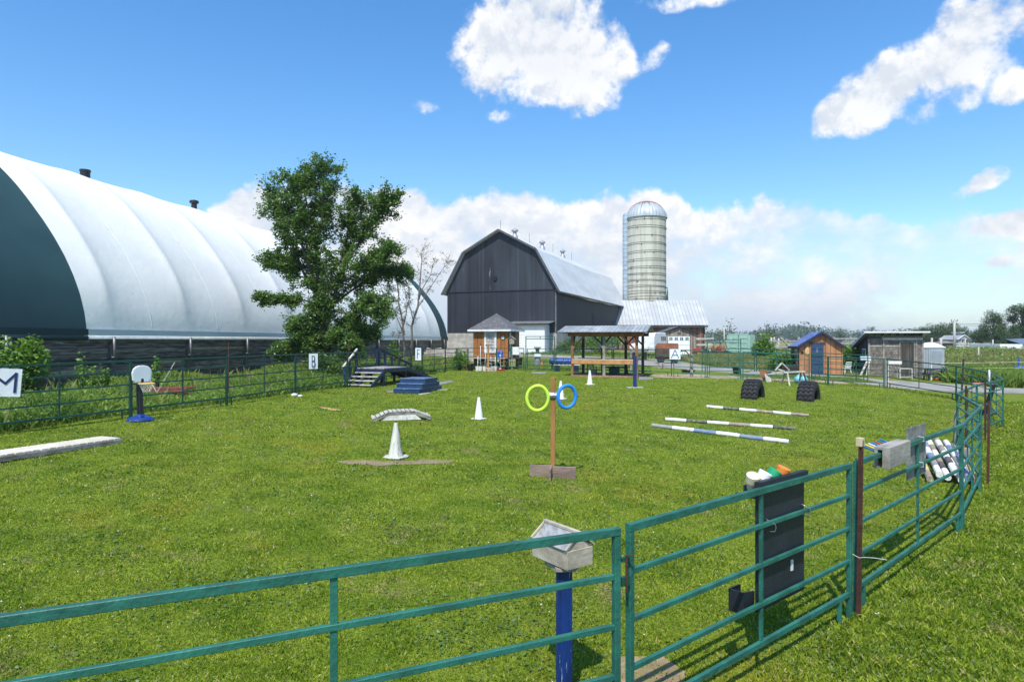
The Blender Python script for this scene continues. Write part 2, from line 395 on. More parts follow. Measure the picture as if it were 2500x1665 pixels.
_, SP1 = patch('sandy_strip', [G(*p) for p in [(1585,914),(1700,914.5),(1800,917),(1870,919),(1950,922),(2050,930),(2075,938),(1990,933),(1900,930),(1820,926),(1700,924),(1600,922)]], sand, .006, .06)
_, DP1 = patch('bare_soil_patch', [G(*p) for p in [(818,1127),(860,1123),(960,1126),(1050,1122),(1108,1124),(1105,1131),(1000,1134),(900,1136),(840,1133)]], mat('brown_soil', (.27,.19,.12), (.19,.14,.075), 3, rough=.95, bump=.8, spots=((.17,.19,.05), 6, .55)), .006, .03)
_, DP2 = patch('bare_soil_patch', [G(*p) for p in [(776,993),(800,996),(838,1001),(820,1003),(790,999)]], mat('orange_sand', (.60,.36,.16), (.45,.26,.11), 4, rough=.95, bump=.5), .006, .02)
_, DP3 = patch('bare_soil_patch', [G(*p) for p in [(1520,1600),(1620,1605),(1680,1640),(1640,1720),(1540,1740),(1500,1660)]], mat('dry_soil', (.34,.24,.14), (.22,.15,.08), 5, rough=.95, bump=.8, spots=((.20,.19,.05), 14, .5)), .006, .03)
_, DP4 = patch('slab_path', [G(*p) for p in [(1060,935),(1100,929.5),(1108,933),(1075,940)]], slab, .02)
_, DP5 = patch('slab_path', [G(*p) for p in [(940,957),(985,950),(990,955),(950,960)]], slab, .02)
_, DP6 = patch('slab_path', [G(*p) for p in [(1295,908),(1335,909),(1330,914),(1300,913)]], slab, .02)
_, DP7 = patch('slab_path', [G(*p) for p in [(1560,920),(1592,922),(1596,927),(1560,929)]], slab, .02)
bare = [DP1, DP2, DP3, DP4, DP5, DP6, DP7, SP1, RP]

# ------------------------------------------------------------------ grass: real blades, finer near, sparser far
m = bpy.data.materials.new('lawn_blades'); m.use_nodes = True; t = NT(m.node_tree); MATS['lawn_blades'] = m
lc, p = lawn_colour(t); at = t.node('ShaderNodeAttribute'); at.attribute_name = 'rnd'
lc = t.mix(1, lc, t.mix(at.outputs['Fac'], (.48,.58,.5), (1.62,1.46,1.5)), 'MULTIPLY')
lc = t.mix(t.ss(at.outputs['Fac'], .88, .97), lc, (.50,.44,.22))
lc = t.mix(1, lc, t.mix(t.ss(t.noise(p, 5.5, 4, .65), .38, .64), (.72,.80,.72), (1.22,1.14,1.2)), 'MULTIPLY')
bs = t.n['Principled BSDF']; t.l.new(lc, bs.inputs['Base Color']); bs.inputs['Roughness'].default_value = .6; bs.inputs['Specular IOR Level'].default_value = .12
tr = t.node('ShaderNodeBsdfTranslucent'); t.l.new(t.mix(1, lc, (1.15,1.3,.5), 'MULTIPLY'), tr.inputs['Color'])
mx = t.node('ShaderNodeMixShader'); mx.inputs[0].default_value = .32
t.l.new(bs.outputs[0], mx.inputs[1]); t.l.new(tr.outputs[0], mx.inputs[2]); t.l.new(mx.outputs[0], t.n['Material Output'].inputs[0])
def blades(name, x, y, L, Wd, mt, lean=.5, rnd=None, z0=None, leafy=0.):
    n = len(x); z = gz_np(x, y) if z0 is None else z0
    th = nr.uniform(0, 2*np.pi, n); ld = nr.uniform(0, 2*np.pi, n); le = np.abs(nr.normal(lean, .25, n)).clip(0, 1.3)
    w_ = Wd/2; ux, uy = np.cos(th)*w_, np.sin(th)*w_
    hx, hy, hz = np.cos(ld)*np.sin(le)*L, np.sin(ld)*np.sin(le)*L, np.cos(le)*L
    v = np.empty((n, 4, 3))
    v[:,0] = np.stack([x-ux, y-uy, z-.01], 1); v[:,1] = np.stack([x+ux, y+uy, z-.01], 1)
    mxx = x+hx*.45; myy = y+hy*.45; mz = z+hz*.65
    v[:,2] = np.stack([mxx+ux*(.9+leafy), myy+uy*(.9+leafy), mz], 1); v[:,3] = np.stack([x+hx, y+hy, z+hz*.92], 1)
    f = (np.arange(n)[:,None]*4+np.array([[0,1,2,3]])).astype(np.int32)
    r = np.repeat((nr.random(n) if rnd is None else rnd).clip(0,1), 4)
    return np_mesh(name, v, f, mt, r)
def bounds_far(y): return .83*y+1.5
N = 980000
y = 2.7*(44/2.7)**nr.random(N); x = nr.uniform(-1, 1, N)*bounds_far(y)
fence_line = [(-12,13),(-11.3,13.7),(-10.2,17.6),(-9.0,20.8),(-8.2,24.7),(-7.1,28.2),(-6.5,32),(-5.6,38),(-4.9,42),(-3.5,45),(2,45),(2.5,40),(7,37.6),(17,36.8),(20.3,35),(20.3,29),(30,29),(40,30),(40,2),(-12,2)]
ok = inpoly_np(fence_line, x, y)
for q in bare:
    ii = inpoly_np(q, x, y); ok &= ~(ii & (nr.random(N) > .12))
x, y = x[ok], y[ok]; sc_ = (y/4.)**.52
L = nr.uniform(.016, .037, len(x))*(y/4)**.34; Wd = nr.uniform(.0030, .0058, len(x))*sc_*1.12
inner = [(-12,13),(-2.57,2.70),(.72,4.25),(3.37,6.5),(6.47,9.43),(8.60,12.03),(10.33,15.2),(15.55,20.75),(17.75,24.3),(19.8,29.2),(19.45,34),(17,37),(-5,46),(-12,46)]
out_ = ~inpoly_np(inner, x, y); L = np.where(out_, L*1.75, L); Wd = np.where(out_, Wd*1.35, Wd)
cl_ = np.sin(x*5.1+np.sin(y*3.3)*2)*np.sin(y*4.7+np.sin(x*2.9)*2); L *= 1+.35*cl_
kind(blades('lawn_grass', x, y, L, Wd, m, .75), 'stuff')
# broadleaf weeds and clover in the lawn
def leafset(name, P, size, mt, up=.6, rnd=None, parent=None, asp=.6):
    """P (n,3) leaf centres, size (n,), folded leaf of two triangles each"""
    n = len(P); d = nr.normal(size=(n,3)); d[:,2] *= .5; d /= np.linalg.norm(d, axis=1)[:,None]
    nn = nr.normal(size=(n,3)); nn[:,2] = np.abs(nn[:,2])+up; s = np.cross(d, nn); s /= np.linalg.norm(s, axis=1)[:,None]
    nn = np.cross(s, d); sz = size[:,None]
    v = np.empty((n,4,3)); v[:,0] = P-d*sz*.5; v[:,1] = P+s*sz*asp*.5+nn*sz*.12; v[:,2] = P+d*sz*.5; v[:,3] = P-s*sz*asp*.5+nn*sz*.12
    f = (np.arange(n)[:,None]*4+np.array([[0,1,2,3]])).astype(np.int32)
    r = np.repeat((nr.random(n) if rnd is None else rnd).clip(0,1), 4)
    return np_mesh(name, v, f, mt, r, parent)
N = 60000
y = 2.7*(26/2.7)**nr.random(N); x = nr.uniform(-1, 1, N)*bounds_far(y); cl = np.sin(x*1.9+np.sin(y*1.3)*2)+np.sin(y*2.3+x*.7)+nr.normal(0, .8, N)
ok = inpoly_np(fence_line, x, y) & (cl > .6)
for q in bare: ok &= ~inpoly_np(q, x, y)
x, y = x[ok], y[ok]; P = np.stack([x, y, gz_np(x, y)+.020*(y/4)**.3*nr.uniform(.6,1.5,len(x))], 1)
clover = mat('clover_leaf', (.055,.115,.018), (.13,.20,.035), 1.2, rough=.5, attr=True, transl=.25)
kind(leafset('clover_leaves', P, nr.uniform(.016,.038,len(x))*(y/4)**.42, clover, 1.2, asp=.8), 'stuff')
N = 500
y = 3.*(24/3.)**nr.random(N); x = nr.uniform(-1, 1, N)*bounds_far(y); cl = np.sin(x*1.1+1)+np.sin(y*.9+x*.5)+nr.normal(0, .8, N)
ok = inpoly_np(fence_line, x, y) & (cl > .3); x, y = x[ok], y[ok]
q = MB()
for a, b in zip(x, y):
    r = rng.uniform(.005, .009)*(b/4)**.3; c = (a, b, gz(a, b)+.042*(b/4)**.3); q.lathe([(r*.5,-r*.6),(r,0),(r*.6,r*.7)], c, 5)
kind(q.build('clover_flowers', mat('clover_flower', (.72,.70,.62), (.6,.56,.45), 5, rough=.8)), 'stuff')

# ------------------------------------------------------------------ foliage
leaf_tree = mat('maple_leaf', (.055,.120,.024), (.150,.245,.045), .9, rough=.42, attr=True, transl=.38)
leaf_bush = mat('bright_bush_leaf', (.095,.20,.025), (.20,.33,.045), .9, rough=.5, attr=True, transl=.35)
leaf_dark = mat('far_tree_leaf', (.030,.072,.020), (.085,.145,.035), .12, rough=.6, attr=True, transl=.15)
leaf_hazed = mat('distant_wood_leaf', (.042,.082,.036), (.080,.130,.052), .03, rough=.8, attr=True)  # bluish distance haze mixed into the leaf colour
leaf_red = mat('sapling_leaf', (.16,.11,.05), (.10,.14,.04), 2, rough=.5, attr=True, transl=.3)
weed_m = mat('tall_weed', (.065,.150,.020), (.27,.36,.060), .5, rough=.6, attr=True, transl=.35)
straw_m = mat('dry_meadow_grass', (.34,.30,.12), (.16,.21,.05), .35, rough=.7, attr=True, transl=.25)
bark = mat('bark', (.115,.095,.075), (.055,.045,.035), 4, (3,3,.6), rough=.9, bump=.9, bsc=12)
birch = mat('pale_bark', (.24,.21,.18), (.13,.11,.09), 4, (3,3,.8), rough=.85, bump=.6)
def rv(s=1.): return Vector((rng.gauss(0,s), rng.gauss(0,s), rng.gauss(0,s)))
def tree(name, label, base, stems, mleaf, mbark, r0, ncl, clr, nleaf, lsize, cat='tree', group=None, twigs=5, droop=.0):
    """stems: lists of points (world) of the main limbs; clusters of twigs with leaves grow off their upper parts"""
    t0 = thing(name, label, cat, base, 0, group); B = Vector(base)
    tk = MB(); br = MB(); LP = []; anchors = []
    for st in stems:
        pts = [Vector(p)-B for p in st['p']]; n = len(pts); fine_ = []
        for i in range(n-1):
            for k in range(3): fine_.append(pts[i].lerp(pts[i+1], k/3)+rv(.04*st.get('w', 1)))
        fine_.append(pts[-1]); rr = [st['r']*(1-.88*i/(len(fine_)-1)) for i in range(len(fine_))]
        (tk if st.get('trunk') else br).tube(fine_, rr, 9)
        k0 = int(len(fine_)*st.get('from', .3))
        for k in range(k0, len(fine_)): anchors.append((fine_[k], rr[k], st.get('spread', clr), (fine_[k]-fine_[max(0,k-1)]).normalized(), st.get('dens', 1.)))
    tot = sum(a[4] for a in anchors)
    for (p, r, spd, d, dn) in anchors:
        for _ in range(max(1, round(ncl*dn/tot))):
            o_ = rv(1); o_.z = o_.z*.6+.25; o_ = (o_.normalized()+d*.5).normalized()*spd*rng.uniform(.35, 1.35); tip = p+o_
            mid = p.lerp(tip, .5)+Vector((0,0,.08*spd))
            br.tube([p, mid, tip], [max(.012, r*.32), max(.008, r*.18), .005], 4, cap=False)
            for _ in range(twigs):
                s0 = p.lerp(tip, rng.uniform(.35, 1)); e = s0+(rv(.30)+o_.normalized()*.35)*spd*.55; e.z -= droop
                br.tube([s0, e], [.007, .003], 3, cap=False)
                for _ in range(max(1, int(nleaf*rng.uniform(.6, 1.4)))): LP.append(s0.lerp(e, rng.uniform(.15, 1.12))+rv(lsize*.75))
    tk.build('trunk', mbark, t0, smooth=True); br.build('limb', mbark, t0, smooth=True)
    if LP:
        P = np.array([tuple(v) for v in LP]); leafset('crown', P, nr.uniform(.75, 1.3, len(P))*lsize, mleaf, .35, parent=t0)
    return t0
# main tree behind the left fence
tb = G(792, 921); Y0 = tb.y
def tp(px, py, dy=0): return A(px, py, Y0+dy)
tree('maple_tree', 'big leafy dark green tree behind the fence beside the white B sign', tb, [
  dict(p=[tb-Vector((0,0,.2)), tp(787,830), tp(775,730), tp(772,640), tp(785,530), tp(790,428)], r=.21, trunk=1, spread=1.0, dens=1.25, **{'from': .16}),
  dict(p=[tp(787,840), tp(812,740), tp(835,640), tp(850,560), tp(868,500)], r=.15, spread=.95, **{'from': .2}),
  dict(p=[tp(777,735), tp(740,660), tp(700,570), tp(665,480)], r=.10, spread=.85),
  dict(p=[tp(775,700), tp(735,600,-.8), tp(715,520,-1), tp(712,455,-.8)], r=.09, spread=.85),
  dict(p=[tp(780,650), tp(760,560,1), tp(745,480,.7), tp(765,430,.5)], r=.09, spread=.85),
  dict(p=[tp(835,650), tp(880,590), tp(920,520), tp(945,490)], r=.08, spread=.8),
  dict(p=[tp(830,690), tp(880,660,-.8), tp(920,640,-.8), tp(945,610,-.8)], r=.07, spread=.75),
  dict(p=[tp(812,740), tp(870,700,.8), tp(930,670,.5), tp(985,665,.3)], r=.07, spread=.7, dens=1.1),
  dict(p=[tp(815,760), tp(860,770,-1), tp(910,740,-1.2), tp(935,765,-1.2)], r=.06, spread=.75),
  dict(p=[tp(775,740), tp(730,735), tp(680,735), tp(640,728)], r=.05, spread=.45, dens=.7),
  dict(p=[tp(772,690), tp(720,670), tp(690,650,.4), tp(660,640,.4)], r=.05, spread=.65),
  dict(p=[tp(785,800), tp(750,790,-.6), tp(735,800,-.8), tp(745,830,-.8)], r=.05, spread=.7, dens=1.1),
  dict(p=[tp(790,790), tp(830,800,1), tp(870,800,1), tp(900,815,1)], r=.05, spread=.75, dens=1.2),
  dict(p=[tp(790,830), tp(820,835,-.8), tp(850,840,-.9), tp(860,855,-.9)], r=.04, spread=.6, dens=.9),
  dict(p=[tp(787,850), tp(745,835,.4), tp(700,850,.2), tp(690,855,0)], r=.04, spread=.6, dens=.8),
  ], leaf_tree, bark, .2, 1150, .95, 17, .145)
s1 = G(986, 905); s2 = G(1003, 902)
def sp(Y, px, py): return A(px, py, Y)
tree('sapling', 'slender sapling with sparse reddish leaves, the one nearest the leafy tree', s1, [
  dict(p=[s1, sp(s1.y,985,820), sp(s1.y,975,740), sp(s1.y,965,660), sp(s1.y,975,615)], r=.09, trunk=1, spread=.7),
  dict(p=[sp(s1.y,984,810), sp(s1.y,955,740), sp(s1.y,940,690)], r=.04, spread=.6),
  dict(p=[sp(s1.y,983,800), sp(s1.y,1000,730), sp(s1.y,995,680)], r=.04, spread=.6)], leaf_red, birch, .1, 80, .6, 4, .11, group='saplings behind the fence', twigs=6)
tree('sapling', 'thin nearly bare sapling standing before the dark green end of the tent', s2, [
  dict(p=[s2, sp(s2.y,1006,800), sp(s2.y,1022,720), sp(s2.y,1030,650), sp(s2.y,1030,615)], r=.10, trunk=1, spread=.8),
  dict(p=[sp(s2.y,1012,770), sp(s2.y,1045,710), sp(s2.y,1085,650), sp(s2.y,1098,640)], r=.04, spread=.7),
  dict(p=[sp(s2.y,1020,730), sp(s2.y,1050,670), sp(s2.y,1060,640)], r=.04, spread=.6),
  dict(p=[sp(s2.y,1010,780), sp(s2.y,990,720), sp(s2.y,985,660)], r=.03, spread=.6)], leaf_red, birch, .1, 90, .7, 1.6, .09, group='saplings behind the fence', twigs=7)
def bush(name, label, c, rx, ry, h, n, ls, ml, cat='bush', group=None, stem=True, lumps=9):
    t0 = thing(name, label, cat, c, 0, group); st = MB(); LP = []
    for _ in range(lumps):
        a = rng.uniform(0, 6.28); q = rng.random()**.5; e = Vector((math.cos(a)*rx*q*.75, math.sin(a)*ry*q*.75, h*rng.uniform(.35, .85)*(1-.35*q)))
        st.tube([Vector((e.x*.2, e.y*.2, -.05)), e*.6, e], [.02+.01*h, .015, .006], 5)
        rl = rng.uniform(.32, .5)
        for _ in range(n//lumps):
            d = rv(1).normalized()*rng.random()**.4
            LP.append(Vector((e.x+d.x*rx*rl, e.y+d.y*ry*rl, max(.02, e.z+d.z*h*rl*.7))))
    if stem: st.build('stem', bark, t0, smooth=True)
    leafset('foliage', np.array([tuple(v) for v in LP]), nr.uniform(.7, 1.35, len(LP))*ls, ml, .5, parent=t0); return t0
bush('shrub', 'bright green leafy shrub against the dark boards at the left edge', gp(-17.7*.99, 23.4), 1.05, .8, 2.35, 2600, .17, leaf_bush, lumps=16)
bush('shrub', 'low leafy growth at the foot of the big tree in front of the tent wall', gp(-9.6, 33.5), 1.2, .9, 1.7, 1500, .14, leaf_tree)
bush('shrub', 'yellow green bush between the container and the weathered posts', G(1864,883), 1.0, .9, 2.9, 2600, .20, leaf_bush, lumps=16)
bush('shrub', 'dense leafy bush between the blue roofed shed and the shingled shed', G(2076,909), 1.25, .9, 2.4, 2800, .15, leaf_bush, lumps=16)
bush('shrub', 'green bush growing beside the dark left wall of the blue roofed shed', G(1915,906), 1.3, .9, 1.5, 2200, .14, leaf_bush, lumps=14)
bush('shrub', 'small dark bush against the barn foundation behind the pavilion', G(1392,866), 2.2, .9, 2.0, 1400, .2, leaf_tree)
bush('shrub', 'tall rough weeds beside the barn foundation seen through the pavilion', G(1468,866), 3.4, 1.4, 3.0, 2600, .2, leaf_bush, lumps=16)
bush('shrub', 'leafy weeds at the left corner of the orange hut', gp(-3.6, 44.6), .7, .6, 1.6, 900, .14, leaf_bush)
bush('shrub', 'small green bush at the foot of the shingled shed', G(2148,917), .5, .35, .75, 500, .1, leaf_bush)
bush('shrub', 'leafy weed standing up at the fence end of the tent wall', gp(-8.6, 48), .8, .6, 2.1, 900, .14, leaf_bush)
for i, (px, Y, h, lb) in enumerate([(196,22.5,1.9,'tall leafy weed right of the shrub at the tent wall'),(240,22.6,1.5,'leafy weed in the middle of the three by the tent wall'),(262,23,1.3,'short leafy weed left of the first steel strap'),(385,24,1.5,'single upright weed above the rusty steel pile')]):
    x_ = (px-HX)/F*Y; bush('weed_plant', lb, gp(x_, Y), .28, .28, h, 200, .12, leaf_bush, cat='weed', group='tall weeds at the tent wall', lumps=6)
# ------------------------------------------------------------------ rough weeds (nobody could count them)
def scatter(poly, n, ywt=True):
    xs_ = [p[0] for p in poly]; ys_ = [p[1] for p in poly]
    x = nr.uniform(min(xs_), max(xs_), n); y = nr.uniform(min(ys_), max(ys_), n); k = inpoly_np(poly, x, y); return x[k], y[k]
left_weeds = [(-12.2,12),(-11.4,13.9),(-10.4,17.7),(-9.2,20.9),(-8.4,24.8),(-7.3,28.3),(-6.7,32.2),(-5.8,38),(-5.1,42),(-3.9,45.5),(-3.2,47),(-4,62),(-8.5,62),(-10,64),(-19,24.8),(-19.5,18),(-15,12)]
x, y = scatter(left_weeds, 210000); edge = nr.random(len(x))
hh = (.16+.34*np.clip(np.sin(x*.9+y*.35)+np.sin(y*.8-x*.4)*.7+.8, 0, 2)/2)*nr.uniform(.5, 1.35, len(x))
kind(blades('tall_weeds', x, y, hh*1.15, nr.uniform(.009,.021,len(x)), weed_m, .4, leafy=.5, rnd=(.42+.33*np.sin(x*1.7+np.sin(y*1.1)*2)+nr.normal(0,.25,len(x)))), 'stuff')
x, y = scatter(left_weeds, 130000); hh = (.10+.36*np.clip(np.sin(x*.9+y*.35)+np.sin(y*.8-x*.4)*.7+.8, 0, 2)/2)*nr.uniform(.3, 1.25, len(x))
kind(leafset('weed_leaves', np.stack([x, y, gz_np(x, y)+hh], 1), nr.uniform(.045,.12,len(x)), weed_m, 1.0, asp=.75, rnd=(.40+.36*np.sin(x*1.7+np.sin(y*1.1)*2)+nr.normal(0,.3,len(x)))), 'stuff')
x, y = scatter(left_weeds, 3000); k = np.sin(x*2.1)+np.cos(y*1.3) > .3; x, y = x[k], y[k]
kind(blades('dry_stalks', x, y, nr.uniform(.5,1.0,len(x)), nr.uniform(.010,.018,len(x)), straw_m, .35), 'stuff')
# meadow on the right beyond the road, and the rough ground before the container
mead_poly = [tuple(G(px, py)[:2]) for px, py in [(2562,940),(2430,936),(2310,929)]]+[(26,42),(27,60),(30,95),(90,95),(95,50),(45,30)]
x, y = scatter(mead_poly, 260000)
k = (np.abs(x-.66*y) < .25*y) | (nr.random(len(x)) < .3); x, y = x[k], y[k]
pn = np.sin(x*.33+y*.21)+np.sin(x*.9-y*.37+1)*.7+np.sin(y*.55+x*.12)*.8; hh = nr.uniform(.25,.75,len(x))*(1+.25*pn.clip(-1.5,1.8)); kind(blades('meadow_grass', x, y, hh, nr.uniform(.012,.032,len(x))*(1+.008*y), straw_m, .45, rnd=(.30+.28*pn+nr.normal(0,.22,len(x)))), 'stuff')
x, y = scatter(mead_poly, 60000); pn = np.sin(x*.33+y*.21)+np.sin(x*.9-y*.37+1)*.7+np.sin(y*.55+x*.12)*.8; k = pn > .1; x, y, pn = x[k], y[k], pn[k]
kind(leafset('meadow_weeds', np.stack([x, y, gz_np(x, y)+nr.uniform(.15,.75,len(x))*(1+.2*pn)], 1), nr.uniform(.08,.20,len(x))*(1+.006*y), weed_m, 1.0, asp=.7), 'stuff')
ng = [tuple(G(px, py)[:2]) for px, py in [(2562,949),(2430,945),(2312,934),(2320,921),(2400,917),(2500,922),(2562,926)]]
x, y = scatter(ng, 40000); kind(blades('green_verge', x, y, nr.uniform(.4,1.1,len(x)), nr.uniform(.02,.05,len(x)), weed_m, .35, leafy=.6), 'stuff')
rg = [tuple(G(px, py)[:2]) for px, py in [(1660,880),(1700,888),(1760,896),(1850,903),(1950,910),(2060,917.5),(2130,922),(2130,900),(2050,893),(1980,888),(1900,872),(1780,872),(1720,873)]]
x, y = scatter(rg, 70000); hh = nr.uniform(.15,.7,len(x))*np.clip((y-38)/14, .25, 1.1); kind(blades('rough_verge', x, y, hh, nr.uniform(.02,.05,len(x)), straw_m, .4, rnd=nr.random(len(x))*.5+.5), 'stuff')
x, y = scatter([tuple(G(px, py)[:2]) for px, py in [(1262,875),(1400,879),(1560,893),(1590,898),(1590,909),(1400,906),(1262,904)]], 30000)
kind(blades('rough_grass', x, y, nr.uniform(.05,.16,len(x)), nr.uniform(.012,.03,len(x)), weed_m, .6), 'stuff')
x, y = scatter([tuple(G(px, py)[:2]) for px, py in [(1265,866),(1400,868.5),(1600,876),(1640,880),(1620,868),(1500,864),(1380,862)]], 16000)
kind(blades('barnyard_grass', x, y, nr.uniform(.15,.5,len(x)), nr.uniform(.04,.08,len(x)), weed_m, .5), 'stuff')
x, y = scatter([(20.6,36.6),(13,37.2),(13,39.3),(16.5,40.3),(21,40)], 12000)
kind(blades('yard_grass', x, y, nr.uniform(.05,.13,len(x)), nr.uniform(.012,.03,len(x)), weed_m, .6), 'stuff')

# ------------------------------------------------------------------ far woods, trees and hills
def crown_mass(P, spec, dens, ls):
    for (c, r, h) in spec:
        n = int(dens*r*h/(ls*ls)); 
        for _ in range(n):
            d = rv(1).normalized(); q = rng.random()**.35
            lump = 1+.22*math.sin(d.x*5+c[0])*math.cos(d.z*6+c[1])
            P.append((c[0]+d.x*r*q*lump, c[1]+d.y*r*q*lump*.8, max(.1, c[2]+h*.5+d.z*h*.5*q*lump)))
P = []
for i in range(150):                                   # the far treeline across the plain
    Y = rng.uniform(620, 900); px = rng.uniform(1640, 2560); h = rng.uniform(9, 15)
    if 1905 < px < 2010: h += 8*math.sin((px-1905)/105*math.pi)
    crown_mass(P, [(((px-HX)/F*Y, Y, .3), rng.uniform(12, 24), h)], 2.6, 1.6)
kind(leafset('far_woods', np.array(P), nr.uniform(1.5, 3.0, len(P)), leaf_hazed, .3), 'stuff')
def far_tree(label, px, Y, wpx, toppx, n=700, dark=leaf_dark, nm='broadleaf_tree', sparse=1., group='trees beyond the far fields'):
    x_ = (px-HX)/F*Y; gz_ = gz(x_, Y); H_ = CZ+(HY-toppx)/F*Y-gz_; r = wpx/F*Y/2
    t0 = thing(nm, label, 'tree', (x_, Y, gz_), 0, group); tk = MB(); tk.tube([(0,0,-.2),(0,0,H_*.4),(r*.1,0,H_*.85)], [r*.07+.12, r*.05+.08, .04], 7); LP = []; nl = 22; n = int(n*3.2)
    for k in range(nl):
        a = rng.uniform(0, 6.28); z = rng.uniform(.2, .86); q = math.sqrt(max(.05, 1-((z-.5)/.52)**2)); e = Vector((math.cos(a)*r*.62*q, math.sin(a)*r*.62*q, z*H_))
        tk.tube([(0,0,z*H_*.55), e], [.05+.02*r, .02], 5); rl = rng.uniform(.30,.44)*r; 
        for _ in range(n//nl):
            d = rv(1).normalized()*rng.random()**.4; LP.append((e.x+d.x*rl, e.y+d.y*rl, max(.3, e.z+d.z*rl*.85)))
    for _ in range(n//6):
        d = rv(1).normalized()*rng.random()**.5; LP.append((d.x*r*.5, d.y*r*.5, H_*(.52+d.z*.45)))
    tk.build('trunk', bark, t0); LP = np.array(LP); leafset('crown', LP, nr.uniform(.6,1.4,len(LP))*r*.072, dark, .3, parent=t0)
D1 = 'dense dark green tree'
for lb, px, Y, wp, tp_, n in [
 (D1+' at the left end of the grove behind the portable toilet',2248,170,50,795,1400),(D1+' in the left half of the grove behind the portable toilet',2281,165,62,790,1700),
 (D1+' in the middle of the grove, left of the utility pole',2312,160,64,787,1800),(D1+' behind the utility pole at the right end of the grove',2341,165,52,788,1700),
 (D1+' standing tall left of the right edge of the photo',2425,118,62,751,2800),(D1+' at the right edge of the photo rising highest',2495,112,76,736,3200),
 (D1+' low in front of the tall pair at the right edge',2455,105,70,790,2200),(D1+' low beside the small grey house',2396,125,56,800,1800),(D1+' behind the white building at the right edge',2530,118,70,765,2600)]:
    far_tree(lb, px, Y, wp, tp_, n)
for lb, px, Y, wp, tp_, n in [('pale green round tree above the ridge of the blue roof',2051,260,34,795,700),('small far tree just right of the blue roof peak',2019,280,14,806,300),
 ('round far tree above the left end of the shingled shed roof',2127,270,30,793,700),('small far tree left of the shingled shed',2098,280,17,802,350),
 ('low far tree above the right end of the shingled shed roof',2196,260,22,801,400),('low far tree above the middle of the shingled shed roof',2174,270,14,803,300),('small far tree touching the left end of the right grove',2225,240,16,796,350)]:
    far_tree(lb, px, Y, wp, tp_, n, leaf_hazed)
for lb, px, Y, tp_ in [('spindly bare tree right of the container, first from it',1852,170,808),('spindly bare tree right of the container, second and tallest',1869,160,801),('spindly bare tree right of the container, third from it',1879,165,803),('spindly bare tree right of the container, last of the four',1889,170,805),('dead bare tree left of the container',1781,120,800),('dead leaning tree behind the implement trailer',1757,130,813)]:
    b = gp((px-HX)/F*Y, Y); hh = CZ+(HY-tp_)/F*Y-b.z
    tree('bare_tree', lb, b, [dict(p=[b, b+Vector((.2,0,hh*.4)), b+Vector((-.1,0,hh*.7)), b+Vector((.1,0,hh))], r=.18, trunk=1, spread=1.2)], leaf_hazed, birch, .2, 18, 1.2, 2.2 if px > 1800 else .3, .4, group='spindly trees near the container', twigs=4)
# ================================================================== FABRIC COVERED ARENA (left)
TB = Vector((-18.6, 24.0, 0)); tdir = Vector((.1913, 1, 0)).normalized(); BAY = .2059*24*math.hypot(1, .1913)
ta = math.atan2(tdir.y, tdir.x)                        # local x runs along the building, local y inward (left)
tent = thing('fabric_arena', 'long white fabric covered arena with dark green end bands on a low plank wall', 'arena building', TB, ta)
prof = [(0,2.20),(.05,2.7),(.14,3.25),(.34,3.95),(.68,4.8),(1.12,5.6),(1.62,6.42),(2.2,7.17),(2.75,7.85),(3.3,8.48),(3.85,9.05),(4.4,9.55),(5.0,10.0),(5.7,10.45),(6.4,10.78),(7.2,11.08),(8.2,11.32),(9.2,11.42)]
prof = prof+[(18.4-u, z) for u, z in prof[-2::-1]]
NB = 12; x_end = 11.36*BAY; kw = .738*BAY; x0 = -.30*BAY
def pnormal(i):
    a = Vector(prof[max(0,i-1)]); b = Vector(prof[min(len(prof)-1,i+1)]); d = (b-a).normalized(); return Vector((-d.y, d.x))
def cover(name, xa, xb, m, n, wr=0.):
    vs = []; fs = []; xs_ = [xa+(xb-xa)*i/n for i in range(n+1)]
    for x in xs_:
        fr = (x/BAY) % 1.; e = min(fr, 1-fr)
        for i, (u, z) in enumerate(prof):
            nn = pnormal(i); fade = sstep(2.9, 4.9, z)
            s_ = (.19-.21*(1-math.exp(-e*7))*(1-.72*sstep(8.8,10.9,z)))*fade-.03*math.sin(math.pi*fr)-.12*sstep(8.8,10.9,z)
            wk = wr*math.sin(i*2.9+x*1.5)*math.exp(-abs(x-kw)*1.6)*.035
            vs.append((x, u+nn.x*(s_+wk), z+nn.y*(s_+wk)))
    k = len(prof); fs = [(i*k+j, i*k+j+1, (i+1)*k+j+1, (i+1)*k+j) for i in range(n) for j in range(k-1)]
    q = MB(); q.add(vs, fs); o = q.build(name, m, tent, smooth=True); sb = o.modifiers.new('subdivision', 'SUBSURF'); sb.levels = sb.render_levels = 1; return o
fab_w = mat('white_fabric', (.83,.82,.78), (.77,.765,.74), .35, (1,1,1), rough=.75, bump=.8, bsc=2.2, spots=((.60,.61,.57), 2.6, .66), transl=.08, spec=.15)
fab_g = mat('dark_green_fabric', (.024,.066,.068), (.018,.052,.056), .3, rough=.6, bump=.2, bsc=2)
fab_s = mat('fabric_hem_greyband', (.64,.66,.65), (.58,.60,.60), .5, rough=.6)  # greyer band of the cover's own fabric above the hem tube
cover('fabric_cover', kw, x_end-2.9, fab_w, 300, 1)
cover('green_end_band', x0, kw, fab_g, 14); cover('green_end_band', x_end-2.9, x_end, fab_g, 14)
